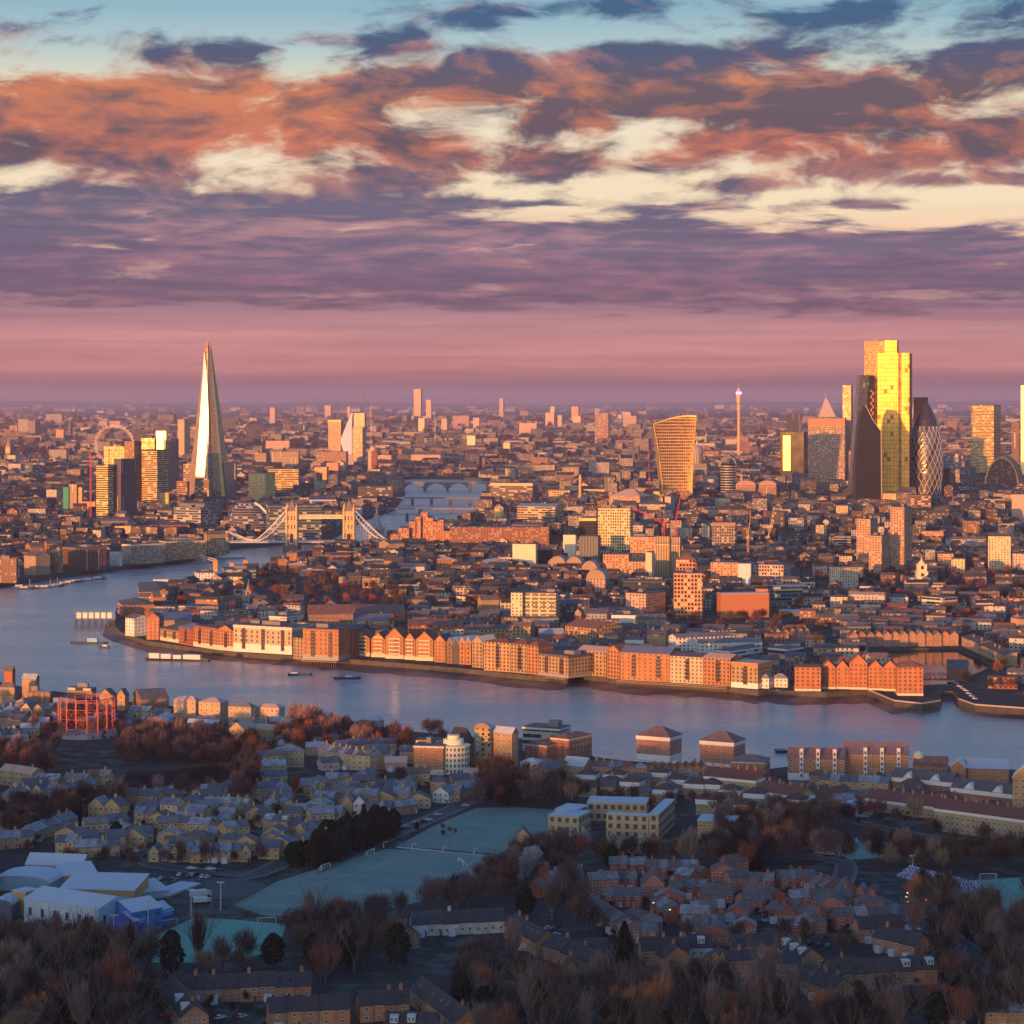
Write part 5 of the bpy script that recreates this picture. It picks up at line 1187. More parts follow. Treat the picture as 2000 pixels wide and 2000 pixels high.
# curved blue glass tower left
t, L = frame('curved_glass_tower', 'leaning curved blue and white glass tower on the south bank', 'skyscraper', 680, 6900)
m = M(); pr = [(905,677,688),(862,666,688),(855,667,688),(840,673,688),(825,679,688),(812,684,689),(806,687,690)]
for (y0,a0,b0),(y1,a1,b1) in zip(pr, pr[1:]):
    za, zb = L(0,y0)[1], L(0,y1)[1]; q = [(L(a0,0)[0],-14,za),(L(b0,0)[0],-14,za),(L(b1,0)[0],-14,zb),(L(a1,0)[0],-14,zb)]
    m.q(q, 0, [(p[0],p[2]) for p in q]); m.q([(L(b0,0)[0],-14,za),(L(b0,0)[0],14,za),(L(b1,0)[0],14,zb),(L(b1,0)[0],-14,zb)]); m.q([(L(a0,0)[0],14,za),(L(a0,0)[0],-14,za),(L(a1,0)[0],-14,zb),(L(a1,0)[0],14,zb)])
m.build('glass_body', 'bluewhite', t, (.6,.65,.8,1))

for o in list(COL.objects):
    if 'one golden panel' in (o.get('label') or ''):
        m = M(); m.box(-53,-35,-.6,-.1,24,112); m.build('golden_panel', 'goldedge', o, (.8,.5,.12,1))
def church(px, Y, yt, wb, label, name='church', body=True, col=(.62,.52,.36), spire=(.5,.4,.3), tiers=3, sp=.35):
    t, L = frame(name, label, 'church', px, Y); zt = L(0, yt)[1]; z = 0; w_ = wb; hb = zt*(1-sp)/tiers
    for k in range(tiers):
        m = M(); m.box(-w_/2,w_/2,-w_/2,w_/2,z,z+hb); m.box(-w_/2-.5,w_/2+.5,-w_/2-.5,w_/2+.5,z+hb-.8,z+hb-.2); m.build('tower_stage', 'plain', t, (*col,1))
        m = M(); m.box(-w_*.14,w_*.14,-w_/2-.06,-w_/2+.1,z+hb*.3,z+hb*.75); m.build('louvre', 'pane', t)
        z += hb-.3; w_ *= .82
    m = M(); m.lathe(0,0,[(w_*.5,z),(w_*.42,z+(zt-z)*.25),(w_*.16,z+(zt-z)*.5),(.15,zt)],8); m.build('spire', 'plain', t, (*spire,1))
    if body:
        m = M(); mr = M(); m.box(-wb*.9,wb*.9,wb/2+.02,wb*4,0,zt*.24); m.build('nave', 'plain', t, (*col,1)); mr.box(-wb*.95,wb*.95,wb/2+.1,wb*4.05,zt*.24,zt*.24+.5); mr.build('roof', 'roof', t, (.12,.12,.13,.5))
church(1800, 2620, 1088, 15, 'white stone church with a tall tiered tower catching the sun on the right', tiers=3, sp=.22, col=(.70,.60,.42), spire=(.68,.58,.4))
church(485, 2420, 1131, 7, 'church with a slim dark spire among brown trees near the left bend', col=(.28,.22,.18), spire=(.2,.2,.22), sp=.5, tiers=2)
church(1861, 4100, 960, 10, 'church with thin dark needle spire in front of the right city cluster', col=(.18,.14,.14), spire=(.16,.13,.14), sp=.6, tiers=2)
church(1523, 3300, 1038, 7, 'small grey steepled church between the two pale cranes', col=(.25,.22,.22), spire=(.22,.22,.24), sp=.6, tiers=2)
church(963, 4350, 970, 7, 'white steeple beside the river above the round yellow building', col=(.66,.5,.38), spire=(.6,.45,.35), sp=.45, tiers=2, body=False)
church(19, 4900, 955, 7, 'pink needle spired church low at the left edge', col=(.5,.28,.22), spire=(.5,.3,.25), sp=.6, tiers=1)
church(1141, 3900, 985, 8, 'grey domed church tower below the tall stone column', col=(.45,.28,.2), spire=(.3,.25,.25), sp=.3, tiers=2, body=False)
t, L = frame('classical_tower', 'yellow stone tiered tower on a classical palace left of the flared skyscraper', 'building', 1282, 4150)
for k, (w_, yb, yt) in enumerate(((34,1012,985),(22,985,972),(16,972,965),(10,965,960))):
    m = M(); m.box(-w_/2,w_/2,-w_/2,w_/2,max(0,L(0,yb)[1]),L(0,yt)[1]); m.build('tower_stage', 'fins' if k < 3 else 'plain', t, (.74,.54,.22,1))
t, L = frame('stone_column', 'tall free standing stone column with a golden top near the centre', 'monument', 1133, 4300)
m = M(); m.box(-3.5,3.5,-3.5,3.5,0,14); m.cyl(0,0,14,L(0,935)[1],2.6,2.3,10); m.box(-3,3,-3,3,L(0,935)[1],L(0,934)[1]+.6); m.build('shaft', 'plain', t, (.62,.40,.24,1)); m = M(); m.lathe(0,0,[(1.6,L(0,934)[1]),(2,L(0,930)[1]),(.3,L(0,926)[1])],8); m.build('urn', 'metal', t, (.8,.55,.15,1))
# clock tower
t, L = frame('clock_tower', 'distant orange clock tower with a pointed roof near the left edge', 'clock tower', 16, 7600)
m = M(); m.box(-6.5,6.5,-6.5,6.5,0,L(0,881)[1]); m.build('shaft', 'fins', t, (.66,.36,.16,1)); m = M(); m.box(-7.5,7.5,-7.5,7.5,L(0,885)[1],L(0,873)[1]); m.build('clock_stage', 'plain', t, (.74,.42,.2,1))
m = M(); z = L(0,873)[1]; m.loft([[(-7,-7,z),(7,-7,z),(7,7,z),(-7,7,z)],[(-2,-2,z+17),(2,-2,z+17),(2,2,z+17),(-2,2,z+17)],[(-.2,-.2,z+30),(.2,-.2,z+30),(.2,.2,z+30),(-.2,.2,z+30)]]); m.build('roof', 'plain', t, (.4,.22,.14,1))
m = M(); m.cyl(0,0,0,.4,4.6,n=16); o = m.build('clock_face', 'plain', t, (.7,.6,.4,1)); o.location = (0,-7.5,L(0,879)[1]); o.rotation_euler = (R(90),0,0)
# observation wheel
t, L = frame('observation_wheel', 'giant white observation wheel behind the golden left cluster', 'ferris wheel', 223, 7000)
zc = L(0,868)[1]; Rw = 57; m = M(); n = 48; sp = M(); cap = []
for i in range(n):
    a0, a1 = 2*math.pi*i/n, 2*math.pi*(i+1)/n; c = lambda a, r, y=0: (r*math.cos(a), y, zc+r*math.sin(a))
    m.bar(c(a0,Rw),c(a1,Rw),1.3); m.bar(c(a0,Rw-4,2),c(a1,Rw-4,2),.9); m.bar(c(a0,Rw),c((a0+a1)/2,Rw-4,2),.6); m.bar(c((a0+a1)/2,Rw-4,2),c(a1,Rw),.6)
    if i % 3 == 0: sp.bar((0,0,zc),c(a0,Rw-2),.22)
m.build('rim', 'metal', t, (.62,.52,.50,1)); sp.build('spokes', 'metal', t, (.35,.3,.32,1)); m = M(); m.bar((0,0,zc),(-18,-6,0),3); m.bar((0,0,zc),(18,-6,0),3); m.build('support', 'metal', t, (.6,.55,.5,1))
pm = M(); pm.lathe(0,0,[(.2,-2.4),(1.8,-1.4),(2.1,0),(1.8,1.4),(.2,2.4)],8)
for i in range(32):
    a = 2*math.pi*i/32; o = pm.build('capsule', 'metal', t, (.66,.5,.42,1)) if i == 0 else link('capsule', cap0, t, (.66,.5,.42,1)); cap0 = o.data; o.location = ((Rw+3)*math.cos(a), 0, zc+(Rw+3)*math.sin(a))
# communications tower
t, L = frame('communications_tower', 'slender communications tower with a glowing violet ring on the skyline', 'tower', 1443, 7800)
z = lambda y: L(0,y)[1]; m = M(); m.cyl(0,0,0,z(800),5,5,12); m.cyl(0,0,z(800),z(775),4.2,4.2,12); m.build('shaft', 'plain', t, (.58,.38,.22,1)); m = M()
for y0, y1, r in ((800,797,7),(795,792,6),(786,776,7.5),(777,770,9),(764,759,6)): m.cyl(0,0,z(y0),z(y1),r,r,14)
m.cyl(0,0,z(770),z(764),8,5,14); m.build('gallery', 'plain', t, (.6,.42,.26,1)); m = M(); m.cyl(0,0,z(769.5),z(765.5),9.6,9.6,16); m.build('light_ring', 'violet', t); m = M(); m.bar((0,0,z(759)),(0,0,z(752)),1); m.build('mast', 'metal', t, (.6,.5,.4,1))
# domed cathedral half hidden behind the flared tower
t, L = frame('cathedral', 'great grey cathedral dome peeping out right of the flared tower', 'cathedral', 1361, 5600)
m = M(); m.box(-40,22,-18,18,0,L(0,905)[1]); m.build('nave', 'fins', t, (.5,.42,.36,1)); m = M(); m.cyl(0,0,L(0,905)[1],L(0,886)[1],15,15,20); m.build('drum', 'fins', t, (.5,.38,.3,1)); m = M(); zz = L(0,886)[1]
m.lathe(0,0,[(15,zz),(14,zz+7),(11,zz+14),(6,zz+19),(2.5,zz+21)],20); m.build('dome', 'plain', t, (.28,.27,.30,1)); m = M(); m.cyl(0,0,zz+20,zz+29,2.4,1.8,8); m.cyl(0,0,zz+29,zz+36,1.2,.1,8); m.build('lantern', 'plain', t, (.6,.5,.35,1))
# tall brown round chimney-tower
t, L = frame('round_topped_tower', 'dark brick square tower with a pale round cap by the river', 'tower', 728, 6300)
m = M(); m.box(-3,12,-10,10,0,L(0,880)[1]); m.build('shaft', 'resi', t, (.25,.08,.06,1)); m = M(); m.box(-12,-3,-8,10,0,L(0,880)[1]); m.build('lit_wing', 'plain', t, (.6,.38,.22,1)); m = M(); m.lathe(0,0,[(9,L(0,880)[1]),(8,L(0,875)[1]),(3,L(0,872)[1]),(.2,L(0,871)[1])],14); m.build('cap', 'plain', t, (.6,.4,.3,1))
# far stadium arch
t, L = frame('stadium_arch', 'tiny white stadium arch on the horizon beside the blazing tower', 'arch', 1790, 17000)
m = M()
for i in range(14):
    a0, a1 = math.pi*i/14, math.pi*(i+1)/14; m.bar((-26*math.cos(a0),0,110+95*math.sin(a0)),(-26*math.cos(a1),0,110+95*math.sin(a1)),4)
m.bar((-26,0,0),(-26,0,110),4); m.bar((26,0,0),(26,0,110),4); m.build('arch', 'metal', t, (.8,.75,.7,1))

# ---- bascule bridge with two gothic towers
def bridge():
    Yd = 3270; t, L = frame('bascule_bridge', 'suspension and bascule bridge with two golden gothic towers', 'bridge', 626, Yd)
    xs = [L(570.5,0)[0], L(682,0)[0]]; zt = 52; hw = 6.8
    for x in xs:
        m = M(); m.box(x-hw,x+hw,-9,9,6,zt); 
        for k in (18, 30, 42): m.box(x-hw-.4,x+hw+.4,-9.4,9.4,k,k+.8)
        m.build('tower', 'gothic', t, (.60,.42,.22,1))
        m = M()
        for sx in (-1, 1):
            for sy in (-1, 1): m.cyl(x+sx*hw, sy*9, 4, zt+3, 1.5, 1.5, 8); m.cyl(x+sx*hw, sy*9, zt+3, zt+10, 1.6, .1, 8)
        m.build('turret', 'plain', t, (.64,.46,.25,1))
        m = M(); m.loft([[(x-6,-8,zt),(x+6,-8,zt),(x+6,8,zt),(x-6,8,zt)],[(x-1.6,-3,zt+13),(x+1.6,-3,zt+13),(x+1.6,3,zt+13),(x-1.6,3,zt+13)]]); m.cyl(x,0,zt+13,zt+19,1,.1,6); m.build('tower_roof', 'roof', t, (.20,.16,.17,.25))
        m = M(); m.box(x-2.4,x+2.4,-9.5,-8.9,8,20); m.build('archway', 'pane', t)
        m = M(); m.loft([[(x+a*13,b*(17 if abs(a) < .6 else 9),z) for a, b in ((-1,0),(-.6,-1),(.6,-1),(1,0),(.6,1),(-.6,1))] for z in (WZ-2, 3, 6)]); m.build('pier', 'plain', t, (.17,.13,.12,1))
    m = M()
    for y in (-5, 5): m.box(xs[0]+hw,xs[1]-hw,y-1.4,y+1.4,41,46.2)
    m.build('high_walkway', 'walk', t, (.70,.62,.42,1))
    def deck(x0, x1, nm='deck'):
        m = M(); m.box(x0,x1,-8,8,7.6,9.4); m.build(nm, 'plain', t, (.42,.43,.46,1)); m = M()
        for y in (-8.1, 8.0): 
            m.box(x0,x1,y,y+.1,10.4,10.6)
            for k in range(int((x1-x0)/3)): m.box(x0+k*3,x0+k*3+.12,y,y+.1,9.4,10.5)
        m.build('railing', 'metal', t, (.5,.6,.68,1))
    xl, xr = L(447,0)[0], L(772,0)[0]
    deck(xl, xs[0]-hw); deck(xs[0]+hw+.1, (xs[0]+xs[1])/2-.05, 'bascule'); deck((xs[0]+xs[1])/2+.05, xs[1]-hw-.1, 'bascule'); deck(xs[1]+hw, xr)
    for sgn, x0, x1 in ((-1, xs[0]-hw, L(497,0)[0]), (1, xs[1]+hw, L(757,0)[0])):
        for y in (-7.5, 7.5):
            m = M(); N_ = 14; pu = pl = None
            for i in range(N_+1):
                u = i/N_; x = x0+(x1-x0)*u; zu = 44-34*u**.62*(1.0)+2*(1-u); zl = 42.5-34*(u**.5); zu = 44*(1-u)**1.25+11; zl = 38*(1-u)**1.9+10.2
                if pu: m.bar(pu, (x,y,zu), .9); m.bar(pl, (x,y,zl), .9); m.bar(pl, (x,y,zu), .35)
                m.bar((x,y,zl),(x,y,9.4),.22); pu = (x,y,zu); pl = (x,y,zl)
            if sgn < 0:
                a = pu
                for i in range(1, 7): u = i/6; x = x1+(xl-x1)*u; q = (x,y,11+13*u**1.6); m.bar(a,q,.9); m.bar((x,y,q[2]-3.5*math.sin(math.pi*u)),(a[0],y,a[2]-2),.5); m.bar(q,(x,y,9.4),.2); a = q
            m.build('suspension_truss', 'metal', t, (.56,.60,.64,1))
    m = M(); m.box(xl-8,xl,-8,8,-6,24); m.build('abutment', 'gothic', t, (.42,.33,.22,1)); m = M(); m.box(xr,xr+8,-8,8,-6,16); m.build('abutment', 'gothic', t, (.42,.33,.22,1))
MT['gothic'] = wall_mat('stone_with_windows', 4.5, 12.0, .34, .5, DK, DK2, .3, 0, .1); MT['walk'] = wall_mat('lattice_walkway', 2.2, 8.0, .5, .35, (.3,.24,.14), (.4,.3,.16), .6, 0, 0)
bridge()
def arch_bridge(x0, x1, yw, ydeck, n, label, name='road_bridge', col=(.20,.20,.22), arch=True, tilt=0):
    Yd = (H-WZ)*F/(yw-HY); t, L = frame(name, label, 'bridge', (x0+x1)/2, Yd); xa, xb = L(x0,0)[0], L(x1,0)[0]; zd = L(0,ydeck)[1]; w_ = (xb-xa)/n
    m = M(); m.box(xa,xb,-8,8,zd-1.6,zd); m.box(xa,xb,-8.3,-8,zd,zd+1.2); m.build('deck', 'plain', t, (*col,1))
    if arch:
        m = M(); K = 10
        for i in range(n):
            for k in range(K):
                u0, u1 = k/K, (k+1)/K; f = lambda u: WZ+3+(zd-1.6-WZ-3.6)*math.sin(math.pi*u)**.8; xx = lambda u: xa+w_*i+2+(w_-4)*u
                m.q([(xx(u0),-7.5,f(u0)),(xx(u1),-7.5,f(u1)),(xx(u1),-7.5,zd-1.6),(xx(u0),-7.5,zd-1.6)])
                m.q([(xx(u0),7.5,f(u0)),(xx(u1),7.5,f(u1)),(xx(u1),-7.5,f(u1)),(xx(u0),-7.5,f(u0))])
        m.build('arches', 'plain', t, tuple(c*.9 for c in col)+(1,))
    for i in range(n+1):
        m = M(); m.box(xa+w_*i-2.6,xa+w_*i+2.6,-10,10,WZ-2,zd-1.6); m.build('pier', 'plain', t, (.12,.11,.13,1))
arch_bridge(786,962,959,942,4,'grey arched bridge, farthest of the upstream bridges')
arch_bridge(768,955,986,972,5,'broad flat railway bridge on stout piers upstream','rail_bridge',arch=False,col=(.17,.17,.14))
arch_bridge(758,945,1003,993,3,'low pale road bridge, nearest of the upstream bridges',arch=False,col=(.24,.19,.18))
for px, y in ((795,1012),(911,1014)):
    o, L = frame('mooring_dolphin', f'dark timber mooring dolphin in mid river, {"left" if px < 800 else "right"} one of two', 'mooring post', px, 4100, 'mooring dolphins'); m = M(); m.cyl(0,0,WZ-2,6,3,2.2,10); m.build('pile_cluster', 'plain', o, (.06,.05,.06,1)); m = M(); m.cyl(0,0,6,7,2.6,n=10); m.build('cap', 'plain', o, (.12,.11,.11,1))

# round scoop-shaped glass hall
t, L = frame('scoop_building', 'leaning egg shaped glass hall with a pale curved edge by the bridge', 'city hall', 497, 3560)
m = M(); e = M(); n = 24; nz = 12
for k in range(nz):
    def ringp(k):
        u = k/nz; z = 50*u; r = 33*math.sqrt(max(0, 1-(u*.95)**2.2))+1; return [(-10*u-2+r*math.cos(2*math.pi*i/n), r*.8*math.sin(2*math.pi*i/n), z) for i in range(n)]
    a, b = ringp(k), ringp(k+1)
    for i in range(n): j = (i+1) % n; m.q([a[i],a[j],b[j],b[i]], 0, [(i*6,a[i][2]),(i*6+6,a[i][2]),(i*6+6,b[i][2]),(i*6,b[i][2])])
    e.bar((a[0][0]+1.2,-6,a[0][2]),(b[0][0]+1.2,-6,b[0][2]),3.0)
m.build('glass_shell', 'bands', t, (.20,.20,.23,1)); e.build('edge_curve', 'metal', t, (.55,.60,.68,1))

# stepped brick hotel by the bridge
t, L = frame('stepped_hotel', 'stepped orange brick hotel rising to a peak beside the bridge', 'hotel', 832, 3280)
st = [(764,780,1042,-2),(780,800,1030,2),(800,812,1018,6),(812,822,1009,10),(822,836,1003,12),(836,846,1010,8),(846,856,1018,6),(856,867,1014,2),(867,880,1036,-2),(880,901,1038,-4)]
for k, (a, b, y, dy_) in enumerate(st):
    m = M(); x0, x1 = L(a,0)[0], L(b,0)[0]; y0 = -18+dy_*1.2-(k % 2)*3; z1 = L(0,y)[1]; u = m.wall((x0,y0),(x1,y0),0,z1); u = m.wall((x1,y0),(x1,40),0,z1,0,u); m.wall((x0,40),(x0,y0),0,z1,0,u); m.q([(x0,y0,z1),(x1,y0,z1),(x1,40,z1),(x0,40,z1)]); m.build('wing', 'resi', t, (.46,.22,.13,1))
m = M(); m.box(L(822,0)[0],L(836,0)[0],-4,10,L(0,1003)[1],L(0,1000)[1]); m.build('roof_plant', 'roof', t, (.3,.2,.2,.5))

# round yellow building with smoke
t, L = frame('rotunda', 'round yellow tiered building by the river with drifting steam', 'building', 971, 3950)
for k, (r, y) in enumerate(((15,1008),(13,1002),(11,997),(8,993))):
    m = M(); m.cyl(0,0,0 if k == 0 else L(0,(1008,1008,1002,997)[k])[1],L(0,y)[1],r,n=18); m.build('tier', 'plain', t, (.72,.52,.2,1))
# warship
t, L = frame('moored_warship', 'grey museum warship moored bow on beyond the bridge', 'ship', 735, 3735)
t.location.z = WZ; m = M(); m.loft([[(-9,-60,0),(0,-75,0),(9,-60,0),(10,60,0),(-10,60,0)],[(-10,-60,8),(0,-80,10),(10,-60,8),(11,60,7),(-11,60,7)]]); m.build('hull', 'metal', t, (.22,.25,.29,1)); m = M()
for w_, a, b, h in ((14,-30,40,7),(11,-20,20,13),(8,-12,6,19),(5,18,26,20),(6,-8,0,24)): m.box(-w_/2,w_/2,a,b,7,7+h)
m.build('superstructure', 'metal', t, (.30,.33,.37,1)); m = M(); m.bar((0,-4,30),(0,-4,44),.9); m.bar((-5,-4,38),(5,-4,38),.5); m.bar((0,20,26),(0,20,36),.8); m.build('mast', 'metal', t, (.3,.3,.33,1)); m = M()
for y in (-50,-42): m.cyl(0,y,8,11,4,3.4,10); m.bar((-1,y-3,10),(-1,y-13,11),.5); m.bar((1,y-3,10),(1,y-13,11),.5)
m.build('gun_turret', 'metal', t, (.3,.33,.36,1))

# ---- cranes
def crane(px, yb, yt, jib, col, label, Y=None, w_=1.8, cj=None, group='tower cranes over the city'):
    Y = Y or dist(yb); t, L = frame('tower_crane', label, 'crane', px, Y, group); zt = L(0,yt)[1]; s = w_
    m = M(); n = max(4, int(zt/6))
    for sx in (-1,1):
        for sy in (-1,1): m.bar((sx*s/2,sy*s/2,0),(sx*s/2,sy*s/2,zt),.35*s/1.8)
    for k in range(n): z0, z1 = zt*k/n, zt*(k+1)/n; m.bar((-s/2*(-1)**k,-s/2,z0),(s/2*(-1)**k,-s/2,z1),.25*s/1.8); m.bar((s/2,-s/2*(-1)**k,z0),(s/2,s/2*(-1)**k,z1),.25*s/1.8)
    m.build('mast', 'metal', t, (*col,1)); jx, jz = L(*jib); m = M(); a = Vector((0,0,zt)); b = Vector((jx,-2,jz)); up = Vector((0,0,1)); d = b-a; N_ = 10
    for k in range(N_):
        p, q = a+d*k/N_, a+d*(k+1)/N_; o = Vector((0,0,s*.8)); m.bar(p,q,.4*s/1.8); m.bar(p+o,q+o,.3*s/1.8); m.bar(p,q+o,.22*s/1.8)
    m.build('jib', 'metal', t, (*(cj or col),1)); m = M(); c = a-d.normalized()*12*s/1.8; c.z = zt+2; m.bar(a,c,.6); m.build('counter_jib', 'metal', t, (*col,1)); m = M(); m.box(c.x-1.6,c.x+1.6,-1.2,1.2,zt-2,zt+2); m.build('counterweight', 'plain', t, (.3,.28,.27,1))
    m = M(); m.box(-1.3,1.3,-2.4,-.9,zt,zt+2.6); m.build('cab', 'metal', t, (*col,1)); m = M(); m.bar(a,a+Vector((0,0,9*s/1.8)),.4); m.bar(a+Vector((0,0,9*s/1.8)),a+d*.7,.15); m.build('a_frame', 'metal', t, (*col,1))
    m = M(); hk = a+d*.95; m.bar(hk,hk-Vector((0,0,14)),.15); m.box(hk.x-.4,hk.x+.4,hk.y-.4,hk.y+.4,hk.z-15,hk.z-14); m.build('hook', 'metal', t, (.2,.2,.2,1))
REDC = (.62,.03,.03)
crane(177,1015,893,(170,878),REDC,'bright red crane left of the yellow tower, mast standing full height',3900)
crane(213,1000,880,(182,892),REDC,'red crane perched on the unfinished yellow frame',4100)
crane(1296,1150,1024,(1235,992),REDC,'tall red crane, left one of the central pair, long jib reaching left',2750,2.2)
crane(1320,1130,1020,(1333,946),REDC,'tall red crane, right one of the central pair, jib raised steeply',2850,2.2)
crane(1268,975,935,(1266,858),REDC,'red crane with near vertical jib left of the flared tower',4500,2.6)
crane(1461,1098,1050,(1466,998),(.62,.36,.16),'pale orange crane, left one of two luffing cranes on the right',2990,1.9)
crane(1501,1100,1050,(1512,990),(.62,.36,.16),'pale orange crane, right one of two luffing cranes on the right',2980,1.9)
crane(724,900,796,(708,767),(.55,.34,.26),'thin crane with a dark raised jib beside the golden tower',6500,2.6,(.12,.1,.11))
crane(1448,985,930,(1438,925),(.7,.5,.35),'short white crane over the pink arched offices',4500,2.4)
crane(850,850,820,(846,806),(.6,.5,.45),'tiny pale crane on the hazy skyline left of the wide block',9500,3)

# ---- gasholder frame
t, L = frame('gasholder', 'red iron gasholder frame, an empty ring of columns among trees', 'gasholder', 169, 1460)
Rg = 17.2; N_ = 16; zt = L(0,1362)[1]; cc_ = (.36,.075,.08,1)
for i in range(N_):
    a = 2*math.pi*(i+.5)/N_; x, y = Rg*math.cos(a), Rg*math.sin(a); m = M(); m.bar((x,y,0),(x,y,zt),.75,0,.55); m.build('column', 'metal', t, cc_)
for k in range(1, 5):
    m = M(); z = zt*k/4.0
    for i in range(N_):
        a0, a1 = 2*math.pi*(i+.5)/N_, 2*math.pi*(i+1.5)/N_; p = lambda a, z: (Rg*math.cos(a), Rg*math.sin(a), z); m.bar(p(a0,z),p(a1,z),.34 if k < 4 else .5)
        if k < 4: m.bar(p(a0,z),p(a1,z-zt/4),.12); m.bar(p(a1,z),p(a0,z-zt/4),.12)
        if k == 4: m.bar(p(a0,z-1.3),p(a1,z-1.3),.25); m.bar(p(a0,z-1.3),p(a1,z),.15)
    m.build('ring_girder', 'metal', t, cc_)
m = M(); m.cyl(0,0,0,2.2,Rg+1.8,n=32); m.cyl(0,0,2.2,2.6,Rg-1,n=32); m.build('base_tank', 'plain', t, (.34,.33,.33,1))

# ---- boats
def boat(px, yw, Lm, Wm, rz, label, hull=(.05,.06,.08), deckc=(.4,.4,.4), cabins=((.3,.5,2.2),), name='barge', cat='boat', group=None, hh=1.6, mast=0, cab=(.6,.6,.58)):
    o = G(px, yw, WZ); t = thing(name, label, cat, (o.x, o.y, WZ), R(rz), group); a = Lm/2; b = Wm/2
    m = M(); P0 = [(-a*.96,-b*.7),(a*.8,-b*.8),(a*.97,0),(a*.8,b*.8),(-a*.96,b*.7)]; P1 = [(-a,-b),(a*.82,-b),(a,0),(a*.82,b),(-a,b)]
    m.loft([[(x,y,-.5) for x, y in P0],[(x,y,hh) for x, y in P1]], 0, False); m.q([(x,y,hh*.8) for x, y in P1]); m.build('hull', 'metal', t, (*hull,1))
    m = M(); m.box(-a*.9,a*.75,-b*.75,b*.75,hh*.8,hh*.8+.25); m.build('deck', 'plain', t, (*deckc,1))
    for p0, p1, h_ in cabins: m = M(); m.box(a*(2*p0-1),a*(2*p1-1),-b*.62,b*.62,hh,hh+h_); m.box(a*(2*p0-1)-.15,a*(2*p1-1)+.15,-b*.68,b*.68,hh+h_,hh+h_+.15); m.build('cabin', 'plain', t, (*cab,1))
    if mast: m = M(); m.bar((0,0,hh),(0,0,hh+mast),.25); m.build('mast', 'metal', t, (.7,.68,.62,1))
    return t
boat(586,1319,19,5,2,'small dark blue barge moored mid river, left one of two',(.03,.06,.13),(.28,.33,.42),((.1,.4,.7),))
boat(678,1326,21,5,2,'small dark barge moored mid river, right one of two',(.03,.04,.07),(.35,.37,.42),((.45,.7,.8),))
boat(342,1290,50,8,-14,'long moored barge carrying white covered houses by the river bend',(.04,.04,.06),(.3,.3,.32),((.06,.24,4),(.27,.44,3.6),(.48,.62,3),(.66,.95,3.6)),'houseboat_barge')
boat(392,1292,16,4,-8,'small dark tug at the right end of the long white barge',(.04,.04,.05),(.3,.3,.32),((.3,.5,1.8),))
boat(175,1257,34,6,-10,'floating pontoon with a blue cabin below the river pier',(.06,.07,.09),(.3,.31,.32),((.45,.72,3.2),),'pontoon',cab=(.25,.45,.6))
boat(205,1266,9,3,-6,'small launch at the right end of the pontoon',(.05,.05,.07),(.5,.5,.5),((.3,.7,1.3),))
boat(317,1141,26,7,12,'white passenger boat near the orange flats upstream',(.5,.5,.5),(.5,.45,.42),((.1,.85,4),),'passenger_boat')
boat(392,1099,22,6,10,'white boat beside the piled quay downstream of the bridge',(.5,.5,.5),(.5,.5,.5),((.2,.8,3),),'passenger_boat')
boat(450,1091,40,8,14,'white pier boat moored at the gangway near the bridge',(.3,.3,.32),(.5,.48,.46),((.1,.9,4),),'passenger_boat')
for k, (px, y, lm) in enumerate(((38,1148,16),(48,1151,16),(58,1150,14),(68,1149,15),(78,1149,16),(88,1149,14),(98,1148,18),(112,1146,18),(124,1142,14),(133,1140,14),(142,1138,15),(152,1137,12),(170,1135,22),(190,1132,20))):
    boat(px, y, lm, 4.5, 20+k*7 % 30, None, (.10,.09,.11) if k % 3 else (.3,.3,.32), (.35,.34,.33), ((.2,.7,1.8),), 'moored_boat', group='boats at the left moorings', mast=9 if k in (2,6,7) else 0)
label_lr([o for o in COL.objects if o.name.startswith('moored_boat')], 'small boat', 'in the cluster moored off the left bank')
boat(1568,1469,34,8,3,'dark barge moored behind the right hand riverside flats',(.03,.04,.06),(.15,.2,.25),((.2,.6,1.5),))
# river police pier: blue roofed hall on legs
t, L = frame('pier_house', 'blue roofed white boathouse standing on legs over the river bend', 'pier', 186, 2215)
m = M(); x0, x1 = L(145,0)[0], L(229,0)[0]; m.box(x0,x1,-8,8,1.2,2.0); m.build('deck', 'plain', t, (.12,.13,.16,1)); m = M(); m.box(x0+2,x1-1,-6,7,2,9.5); m.build('wall', 'plain', t, (.10,.22,.42,1))
for k in range(6):
    m = M(); xa = x0+3.5+k*(x1-x0-6)/6; m.box(xa,xa+(x1-x0-6)/6*.7,-6.2,-6.02,2.3,7.6); m.build('panel', 'plain', t, (.68,.68,.60,1))
m = M(); 
for s in (-1,1): m.q([(x0,s*8,9.2),(x1,s*8,9.2),(x1,0,12.4),(x0,0,12.4)] if s < 0 else [(x1,s*8,9.2),(x0,s*8,9.2),(x0,0,12.4),(x1,0,12.4)])
m.build('roof', 'plain', t, (.14,.27,.42,1))
for k in range(7):
    m = M(); xa = x0+1.5+k*(x1-x0-4)/6; m.box(xa,xa+2,-7,-5,WZ-2,1.2); m.build('leg', 'plain', t, (.07,.07,.09,1))
